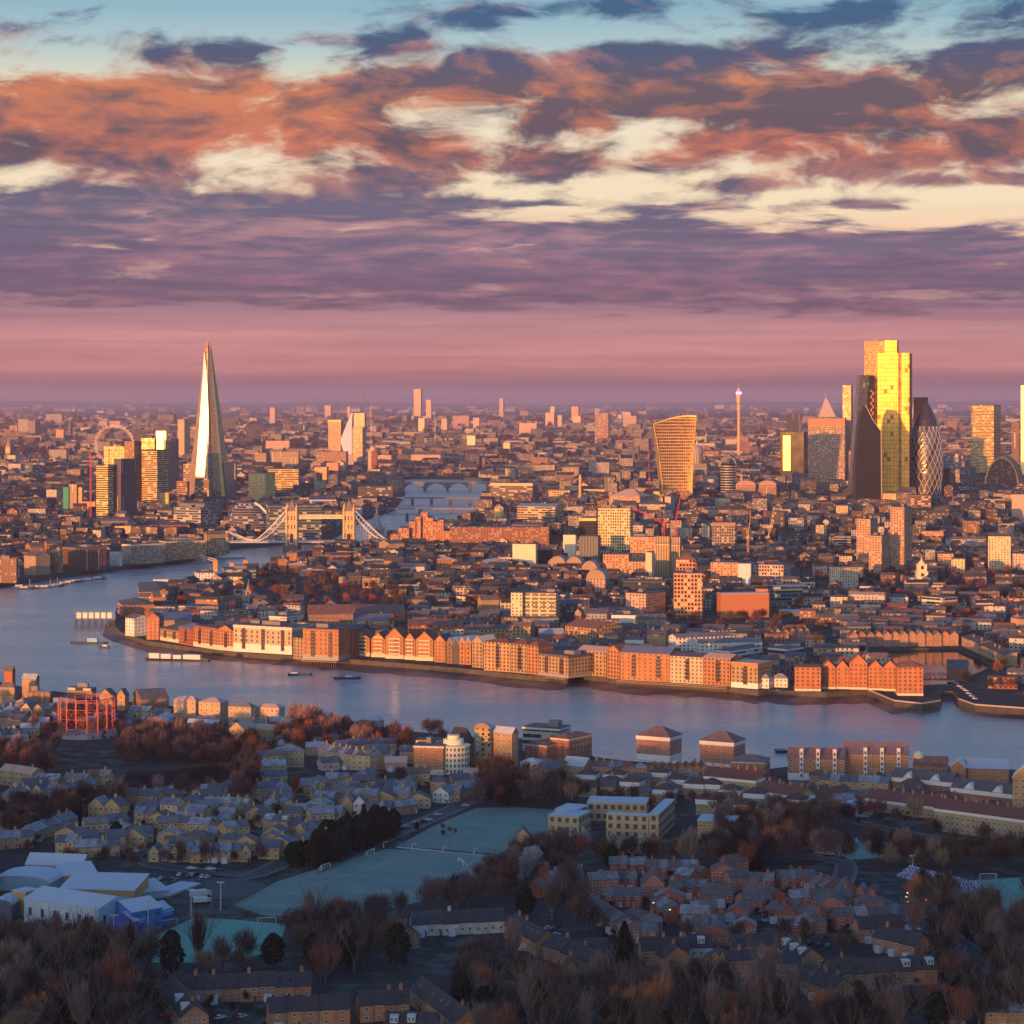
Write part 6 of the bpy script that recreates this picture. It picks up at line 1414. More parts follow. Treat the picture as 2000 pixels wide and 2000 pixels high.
# gangway upstream
t, L = frame('gangway', 'white truss gangway leading down to a pier near the bridge', 'gangway', 408, 3050)
m = M(); a = Vector((L(388,0)[0],0,3)); b = Vector((L(425,0)[0],-12,-3)); 
for o in (Vector((0,0,0)),Vector((0,0,3))): m.bar(a+o,b+o,.6)
for k in range(8): p = a+(b-a)*k/8; q = a+(b-a)*(k+1)/8; m.bar(p,q+Vector((0,0,3)),.3)
m.build('truss', 'metal', t, (.6,.6,.6,1)); m = M(); m.bar(a+Vector((0,1,0)),b+Vector((0,1,0)),.9); m.build('walkway', 'plain', t, (.4,.4,.4,1))
# three orange towers on the quay
for k, (px, yt) in enumerate(((421,1095),(453,1100),(480,1095))):
    t, L = frame('brick_tower', f'square orange brick tower, {("left","middle","right")[k]} of three above the teal sheds', 'tower', px, 2830, 'brick towers on the quay'); m = M(); m.box(-2.6,2.6,-2.6,2.6,0,L(0,yt)[1]); m.build('shaft', 'brick', t, (.60,.28,.13,1)); m = M(); m.box(-2.9,2.9,-2.9,2.9,L(0,yt)[1],L(0,yt)[1]+.8); m.build('cap', 'plain', t, (.35,.2,.12,1))
# red lifting bridge at the lock
t, L = frame('lifting_bridge', 'dark red steel lattice lifting bridge over the lock entrance', 'bridge', 1828, 1745)
m = M(); a, b = L(1802,0)[0], L(1856,0)[0]
for y in (-3.2, 3.2):
    m.bar((a,y,.6),(b,y,.6),.6); m.bar((a+4,y,5),(b-4,y,5),.4); m.bar((a,y,.6),(a+4,y,5),.4); m.bar((b,y,.6),(b-4,y,5),.4)
    for k in range(6): x = a+4+k*(b-a-8)/6; m.bar((x,y,.6 if k % 2 else 5),(x+(b-a-8)/6,y,5 if k % 2 else .6),.28)
m.build('truss', 'metal', t, (.33,.05,.05,1)); m = M(); m.box(a,b,-3,3,.3,.55); m.build('deck', 'plain', t, (.13,.12,.12,1))
# lock walls
for k, pts in enumerate(([(1700,1350),(1746,1369),(1800,1375),(1836,1369)],[(1873,1366),(1904,1377),(2000,1384),(2060,1389)])):
    P = [G(*p) for p in pts]; o = thing('river_wall', ('curved stone river wall below the bright orange end block','long river wall right of the lock entrance')[k], 'river wall', P[0]); m = M(); c = M()
    for a, b in zip(P, P[1:]): a = a-P[0]+Vector((0,-.8,0)); b = b-P[0]+Vector((0,-.8,0)); c.bar((a.x,a.y,.5),(b.x,b.y,.5),.9); m.q([(a.x,a.y,WZ-1),(b.x,b.y,WZ-1),(b.x,b.y,.2),(a.x,a.y,.2)])
    m.build('face', 'quay', o); c.build('coping', 'plain', o, (.42,.38,.32,1))

# smoke and steam
def smoke(px, py, hh, spread, label, seed, Y=None, z0=0, dn=.1, sx=1, cat='smoke', tilt=1.0):
    rnd = random.Random(seed); key = 'smoke%g' % dn
    if key not in MT:
        def fn():
            v = nd('ShaderNodeVolumePrincipled'); v.inputs['Color'].default_value = (.96,.90,.90,1); v.inputs['Anisotropy'].default_value = .1
            n = noise(objco(), .28, 4, .6); put(v.inputs['Density'], mth('MAXIMUM', n-.42, 0.0)*dn*8); return v
        MT[key] = mat('smoke', fn)
    m = M(); o = G(px, py) if Y is None else Vector(((px-1000)/F*Y, Y, z0))
    t = thing('smoke_plume', label, cat, o); k = 0
    N_ = 7
    for i in range(N_):
        u = i/(N_-1); r = spread*(.35+.75*u); cx, cz = u*hh*.75*tilt*sx+math.sin(u*5)*spread*.3, hh*u
        m = M(); ns = 10
        for a in range(6):
            for b in range(ns):
                def pp(a_, b_):
                    th, ph = math.pi*a_/6, 2*math.pi*(b_ % ns)/ns; q = r*(1+.22*math.sin(3*ph+i)+.15*math.cos(4*th+2*ph)); return (cx+q*math.sin(th)*math.cos(ph), q*.8*math.sin(th)*math.sin(ph), cz-q*.8*math.cos(th))
                m.q([pp(a,b),pp(a,b+1),pp(a+1,b+1),pp(a+1,b)])
        m.build('puff', key, t, smoothf=True)
smoke(1005, 1722, 12, 4.0, 'small pink white smoke plume drifting above the trees by the pitch', 3, dn=.9)
smoke(1707, 985, 9, 4, 'thin steam puff on the roof of the tallest city tower', 4, Y=4480, z0=320, dn=.06, cat='steam', tilt=.1)
smoke(1185, 845, 90, 34, 'faint wide steam cloud on the far skyline left of the flared tower', 5, Y=11500, z0=20, dn=.006, cat='steam')

# ------------------------------------------------------------------ near bank: flats, mansion blocks and terraces
FR = .55
cbt([
(0,28,32,1342,1374,12,'brick',YB,'flats','pale tan flats by the left edge of the near bank',dict(roof='hip',rh=3,**RW)),
(43,70,77,1326,1364,20,'brick',YB,'brick_warehouse','plain tan warehouse with a shallow gable on the near shore, far left',dict(roof='gx',rh=3,frost=.7)),
(8,24,30,1310,1345,30,'brick',RB,'brick_house','reddish house with a white lower neighbour at the left edge shore',dict(roof='gx',rh=3)),
(55,98,105,1352,1374,14,'brick',BR,'flats','brown flats with flat blue roof left of the gasholder',dict(plant=1,frost=.8,**RW)),
(132,180,188,1345,1374,20,'bands',(.2,.17,.15),'flats','dark modern flats with a wing roof behind the gasholder',dict(plant=2)),
(194,218,228,1358,1386,20,'brick',YB,'gabled_house','tan gabled house just right of the gasholder top',dict(roof='gy',rh=4,**RW)),
(229,244,252,1358,1388,20,'brick',YB,'gabled_house','tan gabled house with dark roof, second right of the gasholder',dict(roof='gy',rh=4,**RW)),
(259,276,330,1366,1391,70,'brick',BR,'gabled_house','large brown roofed house with gables on the near shore',dict(roof='gy',rh=5,dorm=0,**RW)),
(339,382,392,1369,1412,20,'brick',(.45,.33,.22),'flats','pinkish cream flats on the near shore, leftmost of three',dict(roof='hip',rh=2.5,rc=PK,frost=.4,win=(3.2,2.9,1.3,1.5))),
(388,430,446,1373,1416,20,'brick',(.45,.33,.22),'flats','pinkish cream flats on the near shore, middle of three',dict(roof='hip',rh=2.5,rc=PK,frost=.4,win=(3.2,2.9,1.3,1.5))),
(446,490,500,1381,1420,20,'brick',(.42,.33,.22),'flats','cream flats on the near shore, rightmost of three',dict(roof='hip',rh=2.5,rc=GR,win=(3.2,2.9,1.3,1.5))),
(500,545,556,1383,1418,20,'brick',(.5,.38,.3),'flats','pale pink flats by the big pale tree on the near shore',dict(roof='hip',rh=2,rc=PK,win=(3.2,2.9,1.3,1.5))),
(362,408,416,1392,1410,20,'brick',GR,'low_shed','low frosted roofed shed in front of the pinkish flats',dict(roof='hip',rh=3,frost=.9)),
(280,326,334,1412,1430,20,'brick',BR,'low_shed','curved frosted roof building above the orange trees',dict(roof='barrel',rh=3,frost=.9)),
(366,425,432,1414,1428,20,'brick',GR,'low_shed','long low shed with blue frosted roof behind the tree belt',dict(roof='gx',rh=2,frost=.8)),
(448,476,500,1425,1468,20,'brick',(.48,.30,.17),'flats','orange lit gabled flats at the left of the pink roofed terrace',dict(roof='gy',rh=4,rc=PK,**RW)),
(702,742,750,1408,1426,20,'brick',GY,'restaurant','round dark roofed riverside restaurant behind the red shrubs',dict(roof='hip',rh=3,rc=SL,frost=.8)),
(640,690,700,1412,1432,30,'brick',YB,'flats','low tan flats with a white lantern left of the round dark roof',dict(plant=1)),
(873,915,926,1450,1480,30,'brick',BR,'school','dark building with a big black pyramid roof behind the white drum',dict(roof='hip',rh=8,rc=(.04,.04,.05),frost=.1)),
(808,866,872,1458,1514,10,'brick',OB,'flats','orange brick flats joined to the round white block',dict(plant=1,D=16,cornice=(WH,1),base=(CR,3),**RW)),
(812,856,862,1447,1505,10,'brick',(.7,.5,.3),'penthouse','lit set-back top storey of the orange brick flats',dict(D=10,win=(6,20,3.5,2))),
(927,956,962,1424,1500,25,'resi',YB,'flats','tan flats with a glass gable on top behind the white drum',dict(roof='barrel',rh=3,rc=(.3,.4,.4),**RW)),
(958,1000,1012,1433,1502,35,'brick',YB,'flats','tan brick flats with stacked dark balconies and shallow roofs',dict(roof='gx',rh=3,frost=.8,**RW)),
(965,990,997,1492,1525,20,'brick',YB,'flats','small pink roofed tan house below the stacked balconies',dict(roof='hip',rh=2.5,rc=PK,**RW)),
(1016,1050,1062,1490,1528,20,'brick',WH,'flats','white fronted flats with round bay windows and pale roof',dict(roof='hip',rh=2,frost=.9,win=(3,2.8,1.6,1.8))),
(1052,1088,1116,1504,1534,30,'brick',YB,'flats','tan pitched roof block right of the white bay flats',dict(roof='gx',rh=4,**RW)),
(1097,1140,1162,1498,1532,30,'brick',YB,'flats','yellow brick pitched block with a plain gable end',dict(roof='gx',rh=4,frost=.8,**RW)),
(1025,1068,1110,1456,1490,35,'brick',RB,'flats','brown brick flats with cream cornice and white bay strips, nearer one',dict(roof='hip',rh=2,rc=TR,cornice=(CR,1),**RW)),
(1076,1111,1156,1443,1488,35,'brick',RB,'flats','brown brick flats with a bright lit cornice on the shore',dict(roof='hip',rh=2,rc=TR,cornice=(CR,1.3),**RW)),
(1021,1092,1124,1424,1472,25,'bands',(.32,.42,.40),'flats','glass and cream ship shaped flats with roof terraces on the shore',dict(plant=3,cornice=(CR,1.2))),
(1243,1308,1352,1440,1488,28,'brick',(.42,.15,.08),'flats','white banded red brick tower on the near shore, left of two',dict(roof='hip',rh=5,rc=(.15,.10,.10),cornice=(WH,2.4),base=(WH,3.4),win=(2.9,2.35,1.6,1.4))),
(1367,1433,1479,1450,1505,28,'brick',(.42,.15,.08),'flats','white banded red brick tower on the near shore, right of two',dict(roof='hip',rh=5,rc=(.15,.10,.10),cornice=(WH,2.4),base=(WH,3.4),win=(2.9,2.35,1.6,1.4))),
(1428,1494,1522,1489,1530,15,'brick',RB,'flats','brown brick flats with white stair strips beside the right banded tower',dict(roof='hip',rh=3,rc=(.2,.13,.13),cornice=(CR,.8),D=18,**RW)),
(1539,1650,1660,1484,1526,8,'brick',OB,'riverside_block','long red brick block with white stair towers, lower left wing',dict(roof='gx',rh=5,rc=(.2,.10,.09),base=(WH,4),win=(3.2,2.9,1.4,1.6))),
(1648,1775,1790,1475,1524,8,'brick',OB,'riverside_block','long red brick block with white stair towers, taller right wing',dict(roof='gx',rh=6,rc=(.17,.12,.13),win=(3.2,2.9,1.4,1.6))),
(1785,1850,1862,1497,1528,12,'brick',OB,'riverside_block','red brick pedimented block right of the green domed turret',dict(roof='gx',rh=4,rc=TR,**RW)),
(1856,1886,1896,1500,1545,18,'brick',OB,'riverside_block','tall orange gabled bay between the pedimented blocks',dict(roof='gy',rh=4,rc=WH,**RW)),
(1890,1970,1980,1503,1545,10,'brick',OB,'riverside_block','orange brick block with white gables under a frosted roof',dict(roof='gx',rh=4,rc=TR,frost=.9,**RW)),
(1978,2020,2030,1520,1610,16,'brick',(.46,.28,.12),'riverside_block','tall yellow brick gabled block cut by the right edge',dict(roof='gy',rh=5,rc=WH,**RW)),
(1184,1266,1270,1594,1641,14,'brick',(.48,.36,.21),'modern_flats','pale brick L shaped modern flats with frosted flat roof, front wing',dict(frost=1.2,rc=(.35,.4,.45),dark=True,win=(3.6,3.1,2.0,2.2))),
(1147,1262,1272,1570,1606,8,'brick',(.46,.33,.2),'modern_flats','pale brick modern flats with striped frosted roof, rear wing',dict(frost=1.2,rc=(.35,.4,.45),dark=True,win=(3.6,3.1,2.0,2.2))),
(1267,1286,1340,1592,1642,14,'brick',(.46,.34,.2),'modern_flats','right arm of the pale brick modern flats running back toward the shore',dict(frost=1.2,rc=(.35,.4,.45),D=44,dark=True,win=(3.6,3.1,2.0,2.2))),
(1071,1130,1185,1596,1632,22,'brick',(.46,.36,.22),'modern_flats','separate modern block with blue frosted top storey on the left',dict(frost=.9,dark=True,win=(3.6,3.1,2.0,2.2),rc=(.35,.4,.45))),
(1084,1126,1176,1584,1622,22,'bands',(.30,.24,.23),'penthouse','dark set-back top storey of the separate modern block',dict(frost=1.2,rc=(.35,.42,.5))),
(1362,1436,1444,1606,1642,12,'brick',YB,'flats','tan block with pale frosted flat roof right of the modern flats',dict(frost=1.3,rc=(.4,.45,.5),**RW)),
(1632,1700,1716,1580,1596,15,'plain',(.5,.55,.6),'village_hall','low white roofed hall in front of the mansion blocks',dict(roof='hip',rh=3,frost=1.2)),
])
def mans(p0, p1, yt, lb, n=7, D=11):
    fb(p0, p1, yt, D, 'brick', (.42,.29,.15), 'mansion_block', lb, 'mansion block', roof='gx', rh=4.2, rc=(.17,.07,.06), chim=n, cornice=(WH,1.6), win=(2.8,2.5,1.25,1.6), frost=.12, base=None, chimc=(.46,.22,.11))
mans((1375,1556),(1476,1566),1524,'tan mansion block with red roof and chimneys, leftmost, facing the pavilion houses',6)
mans((1478,1572),(1562,1588),1557,'left half of the angled white-corniced mansion block with eight chimneys',4)
mans((1563,1588),(1668,1566),1550,'right half of the angled white-corniced mansion block',5)
mans((1691,1582),(1838,1602),1577,'long white-corniced mansion block in the centre of the right estate',8)
mans((1825,1622),(2010,1648),1602,'nearest long mansion block, with a white pedimented doorway, at the right edge',9)
for a, b, yt, lb in (((1741,1548),(1860,1560),1528,'white gabled upper terrace above brown brick, left one of two'),((1858,1578),(1985,1594),1552,'white gabled upper terrace above brown brick, right one of two')):
    r_ = fb(a, b, yt, 12, 'brick', (.30,.15,.10), 'gabled_terrace', lb, 'terrace', roof='gx', rh=4, rc=(.11,.10,.11), frost=.25, cornice=(WH,2.4), win=(2.9,2.7,1.1,1.4), group='white gabled terraces')
    L_ = (G(*b)-G(*a)).length; hh = top_h(yt, G(*b).y)
    for k in (.28,.72): m = M(); x = -L_*k; m.q([(x-3,-.5,hh),(x+3,-.5,hh),(x,-.5,hh+3.2)]); m.q([(x-3,-.5,hh),(x,-.5,hh+3.2),(x,5,hh+3.2),(x-3,1,hh)]); m.q([(x+3,-.5,hh),(x+3,1,hh),(x,5,hh+3.2),(x,-.5,hh+3.2)]); m.build('gable', 'plain', r_, (*WH,1))
# domed turrets
for px, yb, yt, lb, w_ in ((1666,1505,1455,'green copper dome on top of the long red brick block',2.4),(1794,1520,1466,'tall cream turret with a green copper dome by the shore',3.2)):
    t, L = frame('domed_turret', lb, 'turret', px, dist(yb)-2 if px > 1700 else dist(yb)+4); z1 = L(0,yt+10)[1]
    m = M(); m.cyl(0,0,0,z1,w_,w_,12); m.build('drum', 'plain', t, (.6,.5,.4,1)); m = M(); m.lathe(0,0,[(w_*1.05,z1),(w_*.95,z1+1.2),(w_*.6,z1+2.4),(.2,z1+3)],14); m.build('dome', 'plain', t, (.33,.48,.36,1))
# round white block
t, L = frame('round_block', 'cream white drum shaped apartment block with stepped top storeys', 'flats', 889, dist(1516)+12); R0 = 8.2
m = M(); zt = L(0,1456)[1]; m.cyl(0,0,0,zt,R0,n=32); m.build('wall', 'plain', t, (.70,.67,.52,1)); m = M(); m.cyl(0,0,zt,zt+.5,R0+.4,n=32); m.build('cornice', 'plain', t, (.7,.68,.56,1)); m = M(); m.cyl(-1,2,zt+.5,zt+3.5,R0*.7,n=24); m.cyl(-1,2,zt+3.5,zt+5.6,R0*.42,n=20); m.build('upper_storeys', 'plain', t, (.70,.66,.5,1))
for k in range(5):
    for a in range(-6, 7):
        an = -math.pi/2+a*.27; o = add_win(t, (R0+.02)*math.cos(an), (R0+.02)*math.sin(an), 1.2+k*zt/5.1, 1.0, 1.6, an+math.pi/2, True)
# white stair strips of the red block
for o in list(COL.objects):
    if o.name.startswith('riverside_block') and o.type == 'EMPTY' and 'stair towers' in o['label']:
        for x in (-5.5,-14.5,-23.5):
            m = M(); m.box(x-1,x+1,-.9,0,0,17.5); m.build('stair_tower', 'plain', o, (.66,.64,.6,1))
            for z in (2,5,8,11,14): add_win(o, x, -.9, z, 1.1, 1.5, 0, True)
# ---- pavilion houses: tan ground floor, white upper band, dark hip roof
PV = [(1138,1543),(1192,1543),(1278,1539),(1313,1553),(1225,1558),(1290,1574),(1350,1562),(1382,1563),(1375,1594),(1448,1605),(1468,1582),(1549,1594),(1500,1560),(1420,1575)]
pv = []
for k, (px, yb) in enumerate(PV):
    o = G(px+24, yb); r_ = bldg('pavilion_house', None, 'house', (o.x,o.y), 18, 10.5, 9, 8.2, 'brick', (.40,.29,.16), roof='hip', rh=2.6, rc=(.10,.065,.06), frost=.12, group='white banded pavilion houses', cornice=(WH,2.6), win=(3.2,2.7,1.2,1.3)); pv.append(r_)
label_lr(pv, 'tan house with white upper band', 'among the hipped pavilion houses')
# ---- rows of houses
YC = [(.50,.34,.16),(.54,.37,.18),(.42,.30,.16),(.46,.29,.15)]; RC = [(.36,.12,.08),(.31,.11,.075),(.38,.15,.10)]; BC = [(.40,.19,.10),(.44,.22,.11),(.34,.18,.11)]
WN = (2.8,2.5,1.4,1.35)
def rows(L, what, zone, **k0):
    for t in L:
        p0, p1, n, h, ph = t[:5]; k = dict(k0); k.update(t[5] if len(t) > 5 else {}); D = k.pop('D', 8.5); row(p0, p1, n, h, D, ph, what, name=zone[1], group='houses of '+zone[0], **k)
YE = dict(cols=YC, roof='gx', rh=2.6, win=WN, fr=(.15,.6), rcs=[(.10,.12,.16),(.12,.115,.12),(.09,.10,.13)])
rows([
((0,1532),(62,1541),3,8,'in the pale terrace at the left edge below the gasholder',dict(rcs=[PK],fr=(.1,.3))),
((66,1541),(111,1543),2,5.2,'right of the pale terrace below the gasholder',dict(sky=2)),
((122,1540),(166,1543),2,5.2,'in the low pair left of the dock'),((168,1533),(212,1534),2,5,'in the low red roofed pair left of the dock',dict(rcs=[TR])),
((4,1570),(44,1572),2,5.5,'in the grey hipped pair near the left edge',dict(roof='hip')),((44,1560),(80,1562),2,5,'in the white gabled pair above the dark thicket',dict(roof='gy')),
((82,1562),(112,1563),1,5,'gabled house above the dark thicket',dict(roof='gy',rh=3)),((125,1562),(188,1550),3,5,'in the blue roofed row left of the dock trees'),
((24,1588),(62,1588),2,5,'in the row half hidden by the left thicket'),((172,1600),(232,1604),2,7.5,'in the tall gabled pair in mid estate',dict(roof='gy',rh=3.6)),
((240,1576),(306,1580),3,6.5,'in the stepped row just below the dock',dict(step=1.5)),((262,1608),(300,1609),2,5,'in the low pair behind the three storey house'),
((313,1604),(346,1607),1,8.6,'three storey flat topped tan house in mid estate'),((354,1581),(393,1582),1,5,'hipped tan house below the dock grass',dict(roof='hip')),
((397,1592),(488,1594),5,5.6,'in the long row with white roof dormers',dict(dorm=.5)),((64,1646),(152,1616),6,5.2,'in the slanting blue roofed terrace on the left',dict(step=0)),
((0,1660),(66,1655),3,5.2,'in the row at the left edge above the leisure hall'),((203,1628),(253,1622),2,5.5,'in the blue roofed pair beside the dark evergreen'),
((368,1636),(406,1638),1,6.5,'plain tan gabled house in mid estate right',dict(roof='gx')),((404,1648),(442,1650),2,5,'in the low pair before the tall terrace'),
((443,1652),(489,1646),2,8,'in the tall tan pair above the car park'),((240,1657),(282,1657),1,5.5,'tan house with pointed front gable left of the car park',dict(roof='gy',rh=3.5)),
((108,1668),(146,1669),2,5.6,'in the pair above the leisure hall roof'),((148,1676),(234,1672),4,4.8,'in the row behind the bare garden trees'),
((290,1684),(392,1686),5,5,'in the left zigzag row by the car park',dict(roof=('gy','hip'),step=1.6)),((392,1686),(490,1684),5,5.4,'in the right zigzag row by the car park',dict(roof=('gy','gx'),step=1.6)),
((513,1632),(562,1636),3,7.6,'in the three storey row with white dormers',dict(dorm=.8)),((564,1637),(594,1634),1,6,'end house of the three storey row'),
((526,1596),(577,1592),2,5.6,'in the solar panelled pair',dict(roof='gy')),((494,1566),(538,1564),2,7,'in the tall pair left of the small white shed'),((541,1565),(568,1563),1,6.5,'broad hipped house left of the orange garden tree',dict(roof='hip')),
((632,1611),(666,1612),1,6,'tan gabled house behind the dark hedge top'),((667,1591),(688,1591),1,6.4,'narrow tan gabled house left of the white one',dict(roof='gy',rh=3.5)),
((690,1593),(713,1593),1,6.4,'narrow white pink gabled house above the hedge',dict(roof='gy',rh=3.5,cols=[(.62,.5,.46)])),((713,1594),(762,1596),4,4.6,'in the curved red terrace above the hedge, left part',dict(cols=BC,step=0)),((762,1596),(816,1588),4,4.6,'in the curved red terrace above the hedge, right part',dict(cols=BC,step=0)),
((757,1559),(813,1556),3,5.2,'in the row behind the curved terrace'),((787,1534),(839,1534),3,6.5,'in the tall tan row left of the white cottage',dict(rcs=[(.15,.13,.10)])),
((845,1567),(876,1570),1,5.2,'white gabled cottage beside the park road',dict(roof='gy',rh=3,cols=[WH])),((877,1566),(898,1567),1,5.6,'tan house right of the white cottage'),((899,1560),(937,1552),2,5,'in the frosted roof pair by the park road'),
((752,1506),(794,1506),2,5,'in the low pink roofed pair below the crescent',dict(cols=[(.5,.3,.24)],rcs=[PK])),((629,1506),(663,1504),1,4.6,'pale pink house left of the red tree',dict(cols=[(.5,.36,.32)])),
((636,1539),(681,1539),2,4.8,'in the blue roofed pair right of the red brown tree'),((705,1539),(739,1527),2,4.8,'in the slanting pair in mid picture left'),((905,1530),(941,1530),2,5,'in the pink roofed pair near the big dark trees',dict(rcs=[PK])),
((596,1640),(646,1632),2,4.6,'in the low blue roofed pair by the hedge'),((508,1660),(546,1660),1,5.5,'tan arched gable house at the hedge end',dict(roof='gy')),
((505,1508),(553,1506),1,9,'brown staggered flats, uppermost of three steps',dict(D=12)),((512,1524),(557,1524),1,8,'brown staggered flats, middle of three steps',dict(D=11)),((518,1538),(562,1536),1,6,'brown staggered flats, lowest of three steps'),
((545,1500),(594,1498),1,9,'large brown hipped block behind the staggered flats',dict(roof='hip',D=14)),
((4,1450),(56,1447),5,4.6,'in the white backed row left of the gasholder base',dict(cols=[WH,(.5,.45,.4)])),((40,1402),(84,1406),2,6,'in the steep roofed pair left of the gasholder',dict(roof='gy',rh=4)),((0,1420),(40,1424),2,6,'in the dark slate roofed pair at the left edge',dict(fr=(.1,.2))),((92,1412),(118,1413),1,5,'small tan gable by the gasholder left side',dict(roof='gy')),
((250,1404),(290,1406),2,5.5,'in the brown pair right of the gasholder'),((300,1410),(330,1411),1,5.5,'small tan house with white roof edge by the shore trees'),
((455,1446),(536,1448),5,7,'in the pink roofed shore terrace',dict(rcs=[PK],fr=(.1,.4))),((545,1436),(605,1440),3,7,'in the pink roofed terrace beneath the big pale tree',dict(rcs=[PK],fr=(.1,.4))),
((620,1492),(672,1503),4,8.6,'in the left part of the tan crescent',dict(step=0,cols=[(.45,.35,.2)])),((672,1503),(722,1506),4,8.6,'in the middle of the tan crescent',dict(step=0,cols=[(.45,.35,.2)])),((722,1506),(760,1500),3,8.6,'in the right part of the tan crescent',dict(step=0,cols=[(.45,.35,.2)])),
((660,1480),(774,1474),5,7,'in the long striped roof terrace behind the crescent',dict(step=0)),((780,1492),(808,1492),2,7,'in the pair left of the orange flats'),
((1155,1528),(1215,1530),4,8.4,'in the brown shore terrace left of its hipped middle',dict(cols=BC,step=0)),((1215,1534),(1264,1534),2,9.6,'in the projecting hipped middle of the shore terrace',dict(cols=BC,roof='hip',rcs=[TR])),((1264,1530),(1384,1526),8,7.8,'in the gabled right half of the shore terrace',dict(cols=BC,roof='gy',rh=2.4,step=0,rcs=[TR],fr=(.1,.3))),
((1600,1545),(1735,1552),7,6,'in the terrace above the mansion blocks',dict(cols=YC,step=0)),
((1010,1650),(1032,1650),1,5,'tan gabled house at the corner of the upper pitch',dict(roof='gy')),((1063,1652),(1145,1655),4,4.6,'in the small row before the modern flats',dict(roof='gy',rh=2.4)),((1180,1664),(1262,1668),4,4.6,'in the hidden row behind the brown tree belt',dict(roof='gy',rh=2.4)),
],'tan house',('the tan brick estate','tan_brick_house'), **YE)
RE = dict(cols=RC, roof='gx', rh=2.5, win=WN, fr=(.1,.5), rcs=[(.11,.095,.10),(.13,.11,.11),(.09,.095,.11)], D=8)
rows([
((1191,1711),(1226,1711),2,5.2,'in the top left pair of the red estate'),((1228,1710),(1261,1710),2,4.6,'in the low pair at the top of the red estate'),((1264,1718),(1328,1718),3,5.2,'in the top row with a white roof box'),((1329,1714),(1362,1714),2,4.6,'in the top right pair near the gable end'),
((1345,1734),(1390,1724),2,5,'in the slanting pair above the crossing',dict(roof='gy')),((1169,1740),(1244,1740),4,5,'in the second row of the red estate'),((1180,1773),(1254,1773),4,5,'in the third row of the red estate'),((1254,1752),(1298,1752),1,5.6,'large steep gabled red house in mid estate',dict(roof='gy',rh=4,D=11)),
((1309,1759),(1333,1759),1,5.2,'square red house with a white porch'),((1335,1755),(1382,1755),2,4.8,'in the pair behind the leaning bare tree'),((1138,1783),(1178,1810),4,5,'in the upper slanting terrace on the left side',dict(step=0)),((1182,1812),(1214,1842),4,5,'in the lower slanting terrace on the left side',dict(step=0)),
((1270,1780),(1302,1806),3,5,'in the short stepped terrace with lit lamps',dict(step=0)),((1350,1799),(1416,1799),4,5,'in the row right of the lamp lit terrace'),((1420,1806),(1462,1808),1,5.4,'red house with a big front gable by the crossing',dict(roof='gy')),((1333,1832),(1383,1834),3,5,'in the row behind the small bare trees'),
((1386,1828),(1437,1826),3,5,'in the row with white backs'),((1235,1842),(1282,1844),3,5,'in the low row above the tall conifer'),((1450,1756),(1502,1774),3,5.2,'in the white sided slanting row'),((1462,1742),(1510,1744),2,5,'in the upper right pair behind the white sided row'),
((1524,1738),(1594,1736),4,5,'in the top right row of the red estate'),((1580,1746),(1606,1756),2,5,'in the tilted pair below the top right row'),((1610,1748),(1642,1760),2,5,'in the second tilted pair near the road bend'),((1545,1778),(1666,1776),6,5.2,'in the long upper row near the main road'),
((1668,1766),(1710,1769),2,5,'in the last pair before the main road',dict(roof='gy')),((1532,1800),(1588,1812),3,5,'in the tilted row with white conservatories'),((1494,1796),(1520,1806),2,5,'in the pair between the two courts'),((1632,1816),(1758,1812),6,5.4,'in the long lower row near the main road'),
((1570,1826),(1616,1824),2,5,'in the hip roofed pair below the conservatories',dict(roof='hip')),((1075,1722),(1112,1715),2,5,'in the dark pair left of the round bare tree'),((1055,1755),(1088,1750),2,5,'in the pair behind the smoke side trees'),
],'red brick house',('the red brick estate','red_brick_house'), **RE)
DE = dict(cols=BC, roof='gx', rh=3.8, win=(2.8,2.5,1.2,1.25), fr=(.0,.18), rcs=[(.055,.05,.06),(.065,.052,.055)], D=9.5, sky=2)
